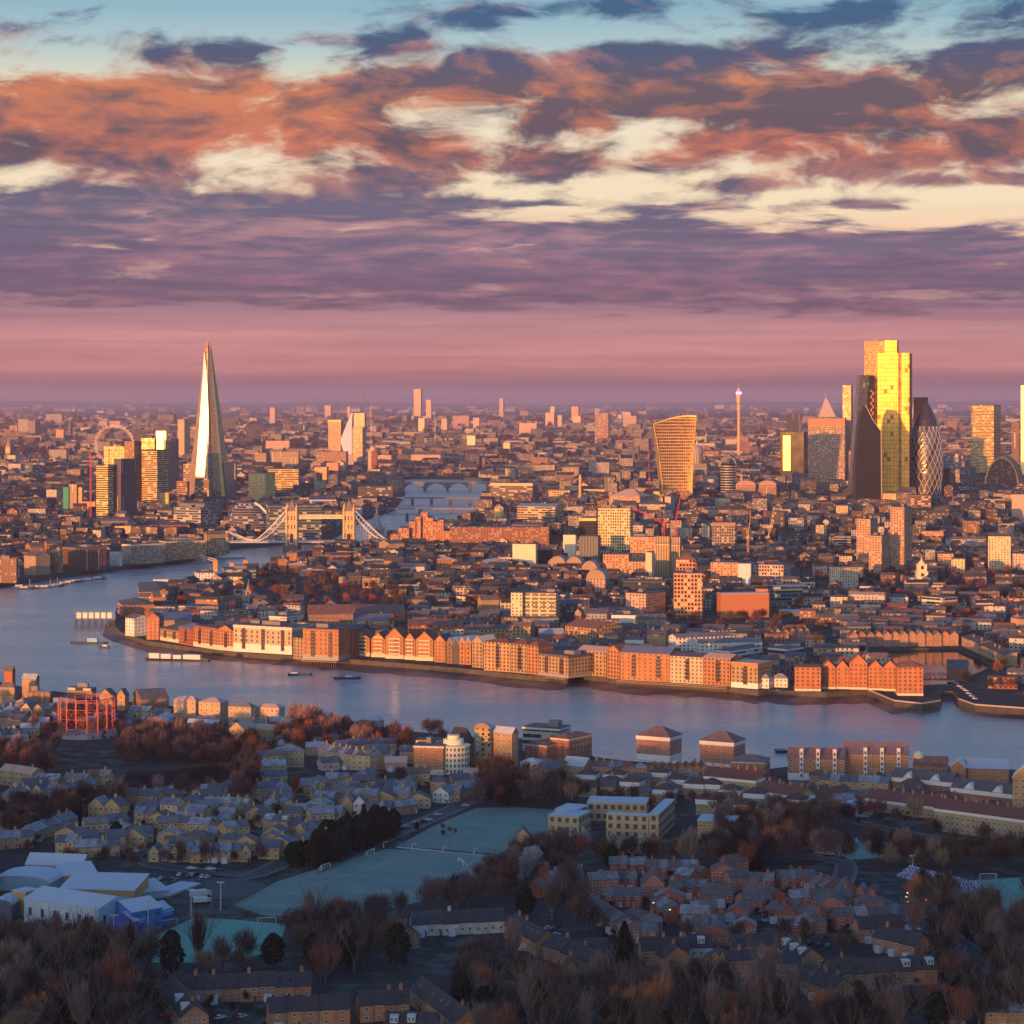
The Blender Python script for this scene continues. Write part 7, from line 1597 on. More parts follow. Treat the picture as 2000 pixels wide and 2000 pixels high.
rows([
((330,1962),(608,1952),8,5,'in the long dark roofed terrace at the bottom left'),((528,2012),(684,2002),5,5.6,'in the nearest dark roofed terrace, left of centre'),((704,1998),(800,1992),4,5.6,'in the dark roofed terrace with a blue skylight'),
((800,1962),(888,2030),4,5.6,'in the slanting terrace leaving the bottom edge',dict(step=0)),((310,1958),(352,2020),4,5.4,'in the box-dormered slanting terrace at bottom left',dict(step=0,dorm=.6)),((752,2042),(852,2044),3,6,'in the big-dormered row cut by the bottom edge',dict(dorm=.7)),
((806,1830),(986,1822),6,4.8,'in the white cottage row below the pitch',dict(cols=[(.52,.5,.42)],fr=(.1,.3))),((724,1812),(774,1856),4,5,'in the slanting dark row left of the white cottages',dict(step=0)),((985,1832),(1046,1868),4,5.2,'in the slanting row right of the white cottages',dict(step=0)),
((1060,1872),(1148,1908),5,5.2,'in the slanting dark row beside the tall conifer',dict(step=0)),((1142,1886),(1184,1887),1,5.6,'square brown house left of the tall conifer'),((1254,1886),(1346,1884),3,5.4,'in the broad tan row right of the conifer'),((1296,1896),(1352,1892),1,4.6,'brown house with a front gable right of the tall conifer',dict(roof='gy')),
((1348,1872),(1392,1872),1,4,'white bungalow with three dormers',dict(cols=[(.5,.52,.55)],dorm=1)),((1430,1878),(1474,1878),2,5.4,'in the tan pair with raised party walls'),((1477,1877),(1528,1873),2,5.4,'in the tan pair left of the slanting dormer row'),
((1516,1876),(1562,1904),3,5.4,'in the slanting dormer row',dict(step=0,dorm=.7)),((1538,1930),(1624,1966),4,5.4,'in the slanting row left of the long terrace',dict(step=0)),((1622,1936),(1832,1922),9,5.6,'in the long blue-dormered terrace at lower right',dict(dorm=.12,rcs=[(.075,.06,.05)])),
((1680,1842),(1766,1838),3,5.4,'in the dark roofed row below the red estate'),((1704,1856),(1786,1876),3,5.4,'in the slanting row behind the long terrace',dict(step=0)),((1764,1836),(1800,1834),1,3.2,'flat roofed shop by the main road',dict(roof='flat',fr=(.9,1)) ),
((1815,2016),(1884,2020),2,5,'in the pale ridged pair cut by the bottom edge',dict(fr=(.3,.5))),((1925,2010),(2010,2012),2,6,'in the grey roofed pair at the bottom right corner',dict(fr=(.3,.5))),((64,2026),(96,2026),1,7,'grey gable rising at the bottom left',dict(roof='gy',rh=5)),((0,2030),(50,2030),1,7,'dark roof at the bottom left corner'),
((1330,1950),(1410,1948),3,4.6,'in the dark row hidden behind the bottom woods'),((1170,1992),(1215,1994),1,5,'white windowed house hidden in the bottom woods'),((1100,1925),(1130,1925),1,5.5,'small blue grey gabled house in the bottom woods',dict(roof='gy')),
],'brown terraced house',('the dark roofed estate','terraced_house'), **DE)
# white box dormers and conservatories are given to some of the nearer houses
rnd = random.Random(77)
for o in [o for o in COL.objects if o.name.startswith(('terraced_house','red_brick','tan_brick')) and o.type == 'EMPTY']:
    if rnd.random() < .28:
        m = M(); m.box(-4.2,-1.6,-2.2,0,0,2.3); m.box(-4.3,-1.5,-2.3,0,2.3,2.45); m.build('porch', 'plain', o, (.55,.57,.6,1))
    if rnd.random() < .5: add_door(o, -1.0, 0, .95, 2.05, 0, rnd.choice([(.5,.5,.5),(.1,.12,.2),(.25,.05,.04),(.05,.1,.08)]))

# ---- remaining houses of the estates, standing between the rows above
def gaps(P, sp, what, where, cols, seed, rcs, fr, rad, name='detached_house'):
    global HC_
    ex = [(o.location.x, o.location.y) for o in COL.objects if o.type == 'EMPTY' and o.location.y > 600 and o.location.y < 1650 and o.get('category')]; rnd = random.Random(seed); out = []
    for x, y in fill(P, sp, rnd):
        if any((a-3.5-x)**2+(b+4-y)**2 < rad*rad for a, b in ex): continue
        a = rnd.choice((4,9,14,22,68,76)); L1, L2 = (rnd.uniform(8,13), 8) if a < 45 else (8, rnd.uniform(8,13))
        out.append(bldg(name, None, 'house', (x+4, y-4), a, L1, L2, rnd.choice((4.8,5.2,5.6,6.6)), 'brick', rnd.choice(cols), roof=rnd.choice(('gx','gy','hip')) if a < 45 else 'gy', rh=2.6, rc=rnd.choice(rcs), frost=rnd.uniform(*fr), win=WN, rnd=rnd, chim=rnd.randrange(2), group='houses '+where))
    label_lr(out, what, where); return out
SR = [(.10,.12,.16),(.12,.115,.12),(.09,.10,.13)]
gaps([(0,1545),(240,1580),(480,1545),(560,1545),(940,1520),(930,1550),(760,1600),(600,1680),(500,1690),(300,1680),(150,1680),(0,1660)],15,'tan house with frosted roof','standing among the rows of the tan estate',YC,51,SR,(.1,.6),12.5)
gaps([(1000,1530),(1200,1528),(1500,1545),(1700,1560),(1680,1600),(1480,1600),(1340,1575),(1180,1570)],15,'brown house','between the pavilion houses and the shore terrace',YC+BC,52,[(.11,.07,.065),(.12,.10,.10)],(.1,.5),12.5)
gaps([(1060,1710),(1480,1710),(1640,1740),(1740,1800),(1700,1830),(1400,1850),(1200,1850),(1080,1790)],14,'red brick house','tucked between the rows of the red estate',RC,53,[(.11,.095,.10),(.13,.11,.11)],(.1,.5),12)
gaps([(0,1385),(110,1385),(110,1412),(500,1418),(790,1470),(790,1490),(560,1475),(430,1425),(0,1440)],16,'tan house','in the strip between gasholder and shore',YC+BC,54,SR,(.3,.8),13)
gaps([(1540,1530),(1740,1528),(2000,1560),(2000,1600),(1840,1600),(1700,1560)],16,'brown terrace house','packed among the mansion blocks on the right',BC,55,[(.15,.075,.07),(.10,.09,.09)],(.1,.3),14)
gaps([(1130,1890),(1620,1880),(1600,1960),(1240,1900)],15,'brown house','half lost in the trees of the dark roofed estate',BC,56,[(.06,.055,.065)],(0,.2),13)

# ---- leisure centre
def hall(p0, p1, yt, D, lb, col, rh, roof='gx', st='plain', name='sports_hall', rc=(.42,.47,.52), **k):
    return fb(p0, p1, yt, D, st, col, name, lb, 'sports hall', roof=roof, rh=rh, rc=rc, frost=1.2, **k)
hall((47,1800),(192,1822),1776,22,'long white panelled hall with tan piers at the lower left',(.42,.52,.60),3,win=(6,9,1.6,3.2),dark=True)
hall((116,1768),(262,1772),1740,22,'large tan hall with a wide frosted roof behind the white one',(.46,.27,.12),2.5,roof='mono')
hall((24,1786),(50,1790),1744,8,'tan square tower left of the white panelled hall',(.46,.26,.12),1,roof='flat')
hall((50,1700),(160,1704),1692,12,'winged roof hall at the top of the leisure centre',(.3,.3,.28),4,roof='gx')
hall((120,1728),(190,1722),1706,12,'tan hall with upswept roof in the leisure centre',(.46,.26,.12),3,roof='mono')
hall((-20,1738),(96,1742),1726,20,'low round roofed pool hall at the left edge',(.2,.35,.42),3,roof='barrel')
hall((262,1760),(330,1752),1738,16,'frosted roof wing joining the blue clubhouse',(.35,.35,.36),2,roof='mono')
hall((330,1754),(392,1730),1726,10,'long canopy over the car park side of the leisure centre',(.25,.24,.24),.8,roof='flat')
hall((-20,1795),(22,1797),1768,14,'grey barrel shed at the left edge below the pool hall',(.12,.16,.22),2,roof='barrel')
r_ = hall((207,1806),(258,1822),1782,14,'bright blue clubhouse, front gabled wing',(.03,.17,.48),3,roof='gy',win=(4,3,1.6,1.2),dark=True)
r_ = hall((262,1824),(338,1800),1776,11,'bright blue clubhouse with pale frosted roof, long wing',(.02,.09,.42),3,roof='gx',win=(3,3,1.4,1.2),dark=True)
m = M()
for p in (( -12,12),): m.box(-22,.1,-.15,0,3.2,5.8)
m.build('upper_cladding', 'plain', r_, (.05,.28,.58,1))
# grandstand with blue and white seats
t = thing('grandstand', 'uncovered bank of blue and white seats beside the right pitch', 'grandstand', G(1750,1712), R(-58)); m = M()
for k in range(9): m.box(0,46,k*.9,(k+1)*.9+.02,0,.5+k*.42)
m.build('terracing', 'plain', t, (.2,.2,.22,1)); rnd = random.Random(3); sw, sb = M(), M()
for k in range(9):
    for i in range(60):
        (sw if (i*7+k*3) % 11 < 4 or rnd.random() < .2 else sb).box(.2+i*.76,.65+i*.76,k*.9+.3,k*.9+.7,.5+k*.42,.85+k*.42)
sw.build('seats', 'plain', t, (.6,.62,.65,1)); sb.build('seats', 'plain', t, (.04,.12,.42,1))

# ------------------------------------------------------------------ goals, fences, masts, cars
def goal(px, py, rz, lb, w_=7.3, h=2.4):
    t = thing('football_goal', lb, 'goal', G(px,py), R(rz), 'football goals'); m = M(); a = w_/2; s = .2
    m.bar((-a,0,0),(-a,0,h),s); m.bar((a,0,0),(a,0,h),s); m.bar((-a,0,h),(a,0,h),s); m.build('frame', 'white', t); m = M()
    for x in (-a,a): m.bar((x,0,h),(x,1.8,0),.1)
    m.bar((-a,1.8,0),(a,1.8,0),.1); m.bar((-a,.9,h/2),(a,.9,h/2),.05)
    for k in range(1,8): x = -a+k*w_/8; m.bar((x,0,h),(x,1.8,0),.04)
    m.build('net', 'white', t)
goal(636,1698,62,'white goal beside the dark hedge, lower left of two on that side'); goal(724,1670,66,'small white goal beside the dark hedge, nearer the fence'); goal(900,1688,-70,'white goal by the orange trees on the right of the main pitch')
goal(521,1804,8,'white goal at the right end of the small lower pitch'); goal(1930,1717,4,'large white goal on the far side of the right pitch'); goal(252,1836,60,'white goal at the left corner of the small lower pitch'); goal(1661,1648,20,'small goal on the pitch hidden in trees, upper right'); goal(330,1808,35,'training goal lying along the small lower pitch fence'); goal(1600,1632,30,'small goal at the left end of the tree-ringed pitch')
def fence(pts, lb, h=3.4, sp=4.0, name='mesh_fence', col=(.05,.07,.07)):
    P = [G(*p) for p in pts]; t = thing(name, lb, 'fence', P[0]); m = M(); r_ = m
    for a, b in zip(P, P[1:]):
        a = a-P[0]; b = b-P[0]; n = max(1, int((b-a).length/sp))
        for i in range(n+1): q = a+(b-a)*i/n; m.bar(q, q+Vector((0,0,h)), .13)
        for z in (.3, h*.35, h*.68, h-.05): r_.bar(a+Vector((0,0,z)), b+Vector((0,0,z)), .07)
    m.build('mesh_panel', 'metal', t, (*col,1))
fence([(735,1652),(860,1660),(965,1670),(1030,1664)],'tall dark mesh fence across the two frosted pitches',3.6)
fence([(455,1772),(540,1722),(640,1688)],'dark fence between the car park and the main pitch',3)
fence([(430,1772),(520,1790),(640,1795)],'fence with seating behind the small lower pitch',3); fence([(258,1852),(378,1792),(440,1770)],'long fence beside the blue clubhouse',3); fence([(1770,1716),(1850,1722),(2050,1706)],'low wall fence along the far touchline of the right pitch',1.4,3)
def mast(px, yb, yt, lb, flood=True, Y=None, w_=.35, name='floodlight_mast'):
    Y = Y or dist(yb); t, L = frame(name, lb, 'light mast', px, Y); z = L(0,yt)[1]; m = M(); m.cyl(0,0,0,z,w_,w_*.5,8); m.build('pole', 'metal', t, (.42,.45,.47,1)); m = M()
    if flood:
        m.bar((-1.4,0,z),(1.4,0,z),.15)
        for x in (-1.2,-.4,.4,1.2): m.box(x-.28,x+.28,-.25,.15,z-.1,z+.4)
    else: m.bar((0,0,z),(1.4,-.4,z+.2),.12); m.box(1.1,1.9,-.6,-.3,z+.1,z+.3)
    m.build('lamp_head', 'metal', t, (.5,.52,.55,1))
mast(222,1848,1788,'leftmost tall floodlight mast by the small lower pitch'); mast(289,1828,1757,'floodlight mast in front of the blue clubhouse'); mast(373,1792,1738,'floodlight mast at the far corner of the small lower pitch'); mast(431,1778,1724,'floodlight mast with twin heads beside the parked lorries'); mast(126,1838,1812,'short lamp in the dark trees below the leisure centre'); mast(1783,1706,1672,'floodlight mast behind the seat bank'); mast(1640,1672,1645,'floodlight mast in the tree-ringed pitch')
for i, (px, yb) in enumerate(((749,1656),(805,1660),(865,1666),(926,1670))): mast(px, yb, yb-12, f'white lamp on the pitch fence, {("leftmost","second from left","third from left","rightmost")[i]} of four', False)
# street lamps, two of them lit on the red estate
def lampst(px, yb, lb, lit=True, h=5.0):
    t = thing('street_lamp', lb, 'street lamp', G(px,yb), 0, 'street lamps'); m = M(); m.cyl(0,0,0,h,.09,.06,6); m.bar((0,0,h),(.6,-.2,h+.1),.08); m.build('pole', 'metal', t, (.2,.2,.22,1)); m = M(); m.box(.4,.95,-.4,-.05,h-.12,h+.1); m.build('lantern', 'lamp' if lit else 'metal', t, (.5,.5,.5,1))
for i, (px, yb, lit) in enumerate(((1273,1792,1),(1305,1806,1),(1769,1772,1),(1767,1780,1),(1770,1790,1),(1806,1786,1),(1882,1884,0),(1349,1718,1),(1632,1466+0,0))):
    if yb > 1500: lampst(px, yb, ('lit lamp at the upper end of the stepped red terrace','lit lamp at the lower end of the stepped red terrace','uppermost of three lit lamps on the main road','middle of three lit lamps on the main road','lowest of three lit lamps on the main road','lit lamp beneath the tree right of the main road','unlit lamp on the road bend','lit window lamp at the top row of the red estate')[i], bool(lit), 6)
# two slim flues at lower right
for i, (px, yb, yt) in enumerate(((1940,1985,1864),(1955,1995,1873))):
    t, L = frame('slim_flue', ('tall thin white pole at lower right, left of the orange tipped one','tall thin pole with an orange glowing tip at lower right')[i], 'pole', px, 905-i*6, 'thin poles'); z = L(0,yt)[1]; m = M(); m.cyl(0,0,0,z*.72 if i else z,.16,.14,8); m.build('shaft', 'metal', t, (.62,.62,.66,1)); m = M(); m.cyl(0,0,z*.72,z,.42,.42,10) if i else m.cyl(0,0,z,z+.4,.3,.3,8); m.build('tip', 'plain', t, (.85,.36,.12,1) if i else (.6,.6,.62,1))
# cars
def car_proto():
    t = thing('parked_car', 'x', 'car'); m = M(); P = [(-2.1,.75),(-2.05,.35),(2.05,.35),(2.15,.6),(2.0,.85),(1.1,.95),(-1.9,1.0)]
    a = [(x,-.86,z) for x, z in P]; b = [(x,.86,z) for x, z in P]; n = len(P); m.q(a); m.q(b[::-1])
    for i in range(n): j = (i+1) % n; m.q([a[j],a[i],b[i],b[j]])
    roof = [(-1.5,1.42),(.2,1.42)]; m.loft([[(-1.85,-.8,1.0),(1.05,-.8,.95),(1.05,.8,.95),(-1.85,.8,1.0)],[(-1.4,-.66,1.40),(.25,-.66,1.42),(.25,.66,1.42),(-1.4,.66,1.40)]]); m.build('body', 'metal', t, (.4,.4,.42,1))
    m = M(); m.loft([[(-1.88,-.82,1.05),(1.0,-.82,1.02),(1.0,.82,1.02),(-1.88,.82,1.05)],[(-1.52,-.71,1.33),(.42,-.71,1.34),(.42,.71,1.34),(-1.52,.71,1.33)]], 0, False); m.build('windows', 'pane', t)
    for x in (-1.35,1.35):
        for y in (-.8,.8): m = M(); m.cyl(0,0,-.1,.1,.33,n=10); o = m.build('wheel', 'plain', t, (.02,.02,.02,1)); o.location = (x,y,.33); o.rotation_euler = (R(90),0,0)
    for y in (-.6,.6): m = M(); m.box(2.08,2.17,y-.16,y+.16,.58,.72); m.build('headlight', 'plain', t, (.6,.6,.6,1))
    return t
CP = car_proto(); CARS = []
CC = [('white',(.6,.62,.65)),('silver',(.4,.43,.46)),('black',(.02,.02,.025)),('dark blue',(.03,.06,.15)),('red',(.25,.02,.02)),('grey',(.15,.16,.17)),('frosted pale',(.45,.52,.58))]
def car(px, py, rz, rnd, ci=None):
    k = ci if ci is not None else rnd.randrange(len(CC)); o = dup(CP, G(px,py)+Vector((0,0,.02)), R(rz)) if CARS else CP
    if o is CP: o.location = G(px,py)+Vector((0,0,.02)); o.rotation_euler = (0,0,R(rz)); kids(CP)
    CARS.append((o, k)); o['cn'] = k; o['group'] = 'parked cars'; return o
rnd = random.Random(21); first = None; SP = []
def cars(where, L, rz, cols=None):
    out = []; f = None
    for i, (px, py) in enumerate(L):
        o = car(px, py, rz+rnd.uniform(-4,4), rnd, cols[i] if cols else None); SP.append((o, CC[o['cn']])); out.append(o)
    label_lr(out, {o.name: CC[o['cn']][0]+' car' for o in out}, where)
cars('in the car park by the leisure centre', [(352,1710),(360,1711),(368,1712),(376,1711),(382,1710),(396,1714),(406,1715),(314,1718),(335,1719),(343,1722),(362,1726),(372,1727),(381,1727),(390,1724)], 75, [0,2,5,1,2,0,1,1,2,5,2,3,2,5])
cars('under the bare trees north of the car park', [(374,1698),(411,1699),(430,1702),(268,1664),(283,1663)], 10, [0,0,2,0,5]); cars('on the road beside the pitches', [(793,1616),(812,1608),(826,1606),(836,1603),(855,1593),(910,1575),(934,1560),(784,1620)], 25, [6,1,2,0,1,6,0,2])
cars('parked in the red estate court', [(1340,1724),(1350,1722),(1404,1724),(1418,1722),(1430,1716),(1445,1716),(1440,1762),(1390,1748),(1535,1760),(1550,1762),(1563,1764),(1530,1815),(1545,1835),(1560,1834)], 30)
cars('along the lane above the long terrace', [(1395,1865),(1393,1872),(1400,1868),(1580,1846),(1600,1848),(1618,1850),(1473,1885),(1480,1892),(1490,1897),(1500,1902),(1506,1913)], 60, [6,5,6,2,2,5,0,6,0,1,6]); cars('in the yard left of the bottom slanting row', [(1072,1815),(1080,1822),(1086,1828),(1098,1836),(1112,1842),(320,1990),(430,1990),(472,1988)], 40)
cars('in the street by the white drum block', [(840,1528),(860,1530),(880,1524),(900,1521),(700,1516),(718,1514),(735,1512),(650,1520),(624,1520)], 8)
cars('in the lane beside the lock', [(1874,1342),(1880,1346),(1886,1350),(1892,1356),(1898,1361),(1904,1366),(1868,1336),(1510,1350),(1520,1351),(1530,1351)], -60, [0,1,0,0,1,0,0,2,5,2])
cars('near the red estate upper lane', [(1175,1706),(1168,1712),(1600,1668),(1620,1670),(1588,1665)], 0)
bodyof = {}
for q in COL.objects:
    if q.parent and q.name.startswith('body'): bodyof[q.parent.name] = q
for o, c in SP:
    if o.name in bodyof: bodyof[o.name].color = (*c[1], 1)
    del o['cn']
# two lorries and a bus by the leisure centre
for i, (px, py, rz, Lv, h, col, lb) in enumerate(((392,1752,28,9,3.1,(.5,.55,.6),'white box lorry parked beside the blue clubhouse car park'),(395,1764,12,7.5,2.6,(.55,.6,.62),'white minibus parked in front of the box lorry'))):
    t = thing('parked_lorry', lb, 'lorry', G(px,py), R(rz)); m = M(); m.box(-Lv/2,Lv*.28,-1.2,1.2,.7,h); m.build('cargo_box', 'metal', t, (*col,1)); m = M(); m.box(Lv*.3,Lv/2,-1.1,1.1,.5,h*.78); m.build('cab', 'metal', t, (.35,.38,.42,1)); m = M(); m.box(Lv/2,Lv/2+.03,-.95,.95,h*.42,h*.7); m.build('windscreen', 'pane', t)
    for x in (-Lv*.32,Lv*.36):
        for y in (-1.05,1.05): m = M(); m.cyl(0,0,-.14,.14,.48,n=10); o = m.build('wheel', 'plain', t, (.02,.02,.02,1)); o.location = (x,y,.48); o.rotation_euler = (R(90),0,0)

# ------------------------------------------------------------------ dockside houses round the far basin
def gables(p0, p1, n, h, lb, red=True, D=11, yt=None):
    row(p0, p1, n, h, D, lb, 'brown gabled dockside house', cols=[(.34,.18,.12),(.36,.20,.13)], roof='gy', rh=3.4, win=(2.6,2.8,1.3,1.5), fr=(.1,.5), name='dockside_house', group='gabled houses round the dock', base=((.3,.2,.15),2.4), step=2.2)
gables((1660,1264),(1872,1262),13,9.5,'on the far side of the dock'); gables((1500,1256),(1585,1254),6,8.5,'in the row left of the dock trees')
row((1878,1262),(1962,1300),10,8,10,'along the right side of the dock','tan dockside house with sloping ribs',cols=[(.38,.26,.15)],roof='mono',rh=2.2,win=(2.8,2.7,1.2,1.3),name='dockside_house',group='ribbed houses right of the dock',step=0,fr=(.1,.3))
row((1904,1186),(2005,1184),8,6,9,'in the orange arched row at the right edge','orange arch-windowed house',cols=[(.55,.26,.15)],roof='barrel',rh=2,win=(2.8,2.7,1.3,1.4),name='arched_house',group='arched orange houses',step=1)
row((1974,1222),(2030,1228),4,7,9,'above the dock at the right edge','orange terraced house',cols=[(.5,.26,.15)],roof='gx',rh=2.4,win=WN,group='orange houses at the right edge',fr=(.3,.7))

# ------------------------------------------------------------------ low buildings and the city filling the plain
FOOT = []
for o in COL.objects:
    if o.type == 'EMPTY' and o.get('category') and o.get('category') not in ('tree','car','boat','smoke','steam'): FOOT.append((o.location.x, o.location.y, 24 if o.location.y > 1500 else 10))
CELL = {}
for x, y, r in FOOT: CELL.setdefault((int(x//60), int(y//60)), []).append((x, y, r))
def clear(x, y, r):
    cx, cy = int(x//60), int(y//60)
    for i in (-1,0,1):
        for j in (-1,0,1):
            for fx, fy, fr in CELL.get((cx+i, cy+j), ()):
                if (fx-x)**2+(fy-y)**2 < (fr+r)**2: return False
    return True
NP = [(p.x,p.y) for p in far_poly]; BP = [(G(*p).x,G(*p).y) for p in BASINS['north']]
def onland(x, y, mrg=12): return all(inpoly(x+a, y+b, NP) for a, b in ((0,0),(mrg,0),(-mrg,0),(0,-mrg*1.6),(0,mrg))) and not inpoly(x, y, BP)
ANCH = [(560,1130,'between the teal sheds and the dark tree belt'),(700,1140,'in the dark belt below the pale Georgian terrace'),(850,1150,'among the terraces inland of the pointed row'),(960,1140,'left of the white block with the dark slot'),(960,1200,'behind the white-edged gables'),(1100,1195,'right of the tall yellow white flats'),
 (1200,1215,'below the pink stepped flats'),(1360,1235,'around the long white terraces'),(1300,1180,'left of the orange shed'),(1450,1225,'below the orange shed trees'),(1560,1210,'near the low frosted sheds on the right'),(1650,1220,'above the dockside gables, left'),(1780,1215,'above the dockside gables, right'),(1900,1210,'at the right edge above the dock'),
 (1600,1120,'left of the yellow fronted slab'),(1720,1150,'under the three tower blocks'),(1880,1150,'among the brown trees right of the white church'),(1960,1130,'below the cream tower block'),(420,1190,'on the river bend inland'),(600,1180,'behind the stepped glass apartments'),(720,1180,'around the red school roofs'),(1400,1160,'between scaffold sheeting and orange shed'),(1250,1130,'around the orange building site'),
 (1930,1290,'right of the dock walls'),(1950,1340,'along the lane right of the lock'),(100,1080,'behind the left moorings warehouses'),(250,1040,'around the glowing yellow flats'),(1480,1120,'below the two pale cranes'),(1100,1120,'around the arch fronted terraces'),(800,1110,'right of the bridge approach'),(1800,1110,'around the white church tower')]
rnd = random.Random(99); cand = []
y = 1600.0
while y < 3350:
    x = -.285*y
    while x < .285*y:
        px, py = x+rnd.uniform(-9,9), y+rnd.uniform(-8,8); x += 24
        if onland(px, py) and clear(px, py, 9): cand.append((px, py))
    y += 24
def pyof(y): return HY+H*F/y
def npark(x, y):   # parks and tree belts where the photograph shows masses of bare trees
    px, py = 1000+x/y*F, pyof(y)
    for P_, dens in PARKS:
        if inpoly(px, py, P_): return dens
    return .12
PARKS = [([(500,1120),(640,1135),(800,1160),(800,1200),(640,1205),(520,1190),(470,1160)],.97),([(900,1180),(990,1180),(990,1215),(890,1212)],.85),([(1270,1200),(1520,1200),(1620,1240),(1480,1245),(1260,1232)],.93),([(1540,1105),(1660,1110),(1790,1120),(1780,1160),(1560,1162)],.85),
 ([(1850,1110),(2010,1110),(2010,1170),(1840,1172)],.85),([(1500,1170),(1640,1185),(1660,1240),(1500,1240)],.6),([(200,1030),(450,1040),(300,1060),(0,1070),(0,1030)],.5),([(1840,1200),(2000,1195),(2000,1220),(1850,1225)],.7),([(1880,1280),(2010,1290),(2010,1385),(1900,1370),(1880,1340)],.75),([(1120,1160),(1180,1165),(1180,1190),(1110,1185)],.6),([(1560,1060),(1660,1062),(1660,1105),(1560,1100)],.7)]
WOOD = []; low = []
HC = [(.28,.19,.13),(.24,.12,.09),(.34,.26,.18),(.17,.12,.10),(.46,.43,.38),(.22,.21,.21)]
for x, y in cand:
    t = rnd.random(); pk = npark(x, y)
    if t < pk: WOOD.append((x, y, rnd.choice([('bare',BROWN),('bare',RED),('bare',BROWN),('wide',PURP),('bare',DARK),('bare',(.16,.075,.05))]), rnd.uniform(.6,1.1))); continue
    low.append((x, y))
low.sort(key=lambda p: (abs(p[0]) > .216*p[1], p[1])); near, rest = low[:290], low[290:]
lab = {}
for x, y in near:
    c = rnd.choice(HC); k = rnd.random(); nm = 'low_house' if k < .75 else 'low_block'; w_ = rnd.uniform(15,22); a = rnd.choice((8,14,20,74,80))
    if a > 45: L1, L2 = rnd.uniform(9,11), w_
    else: L1, L2 = w_, rnd.uniform(9,11)
    hh = rnd.uniform(5.5,9) if k < .75 else rnd.uniform(8,13)
    r_ = bldg(nm, None, 'house' if k < .75 else 'building', (x+L1/2,y-L2/2), a, L1, L2, hh, 'resi', c, roof=('gx' if L1 > L2 else 'gy') if k < .75 else 'flat', rh=2.8, rc=rnd.choice([SL,TR,SL,(.09,.11,.14)]), frost=rnd.uniform(.0,.4))
    px, py = 1000+x/y*F, pyof(y); an = min(ANCH, key=lambda q: (q[0]-px)**2+((q[1]-py)*3)**2)[2]; col_ = 'pale' if c[0] > .45 else 'grey' if abs(c[0]-c[2]) < .06 else 'red brown' if c[1] < .15 else 'tan'
    r_['group'] = 'low buildings '+an; lab.setdefault(an, []).append((r_, col_+(' pitched roof house' if k < .75 else ' flat roofed block')))
for an, L in lab.items(): label_lr([o for o, _ in L], {o.name: w_ for o, w_ in L}, an)
# everything beyond reads as one mass of roofs
cm = M(); rnd = random.Random(4); tw = []
CCOL = [(.22,.15,.12),(.16,.10,.09),(.24,.19,.17),(.11,.095,.10),(.38,.32,.26),(.15,.15,.17),(.06,.06,.07),(.32,.18,.11),(.56,.47,.36),(.10,.08,.085),(.08,.08,.09),(.12,.11,.12)]
def cbx(x, y, w_, d_, h_, a, c, pitched):
    ca, sa_ = math.cos(a), math.sin(a); P = [(x+u*ca-v*sa_, y+u*sa_+v*ca) for u, v in ((-w_/2,-d_/2),(w_/2,-d_/2),(w_/2,d_/2),(-w_/2,d_/2))]; u = 0
    for i in (0, 1, 3): u = cm.wall(P[i], P[(i+1) % 4], 0, h_, 0, u, c)
    f_ = rnd.uniform(.35,1.5); rc_ = tuple(q*f_ for q in (.20,.175,.18))
    if pitched:
        rh = min(w_, d_)*.3; mid0 = ((P[0][0]+P[3][0])/2,(P[0][1]+P[3][1])/2,h_+rh); mid1 = ((P[1][0]+P[2][0])/2,(P[1][1]+P[2][1])/2,h_+rh); z = lambda p: (p[0],p[1],h_)
        cm.q([z(P[0]),z(P[1]),mid1,mid0],1,None,rc_); cm.q([z(P[2]),z(P[3]),mid0,mid1],1,None,rc_); cm.q([z(P[1]),z(P[2]),mid1],0,None,c); cm.q([z(P[3]),z(P[0]),mid0],0,None,c)
    else: 
        cm.q([(p[0],p[1],h_) for p in P],1,None,rc_)
for x, y in rest: cbx(x, y, rnd.uniform(12,24), rnd.uniform(9,14), rnd.uniform(6,13), rnd.choice((.1,-.2,1.3)), rnd.choice(CCOL), rnd.random() < .6)
y = 3350.0
while y < 21000:
    s = 21+(y-3350)*.0082; x = -.235*y-170
    while x < .235*y+170:
        px, py = x+rnd.uniform(-.3,.3)*s, y+rnd.uniform(-.3,.3)*s; x += s*1.25
        g = math.sin(px*.0031+1.3)*math.cos(py*.0017+px*.0011)+math.sin(px*.0009-py*.0007+2)*.6
        if not onland(px, py, 14): continue
        if py < 6500 and not clear(px, py, 8): continue
        if g > .95 or rnd.random() < .15: WOOD.append((px, py, ('bare', rnd.choice([(.085,.05,.045),(.07,.045,.05),(.10,.055,.04)])), rnd.uniform(.7,1.2)*max(1, s/34))); continue
        h_ = rnd.lognormvariate(2.35,.38)*(1+(y-3350)/16000); 
        if 1100 < 1000+px/py*F < 1990 and py < 5600: h_ *= 1.5
        if rnd.random() < .016 and py > 6500: h_ *= rnd.uniform(2,3)
        cbx(px, py, s*rnd.uniform(.5,1.15), s*rnd.uniform(.35,.7), min(h_,95), rnd.uniform(-.35,.35)+(1.57 if rnd.random() < .3 else 0), rnd.choice(CCOL), rnd.random() < .45 and py < 7000)
    y += s*.95
for _ in range(420):
    y = rnd.uniform(12000,42000); x = rnd.uniform(-.22,.22)*y; s = y/F; cbx(x, y, rnd.uniform(5,20)*s, 60, rnd.uniform(2.5,9)*s, 0, rnd.choice(CCOL), False)
setp(cm.build('distant_city', ['city', 'cityroof']), 'hazy mass of low roofs and blocks reaching to the horizon', 'city', kind='stuff')
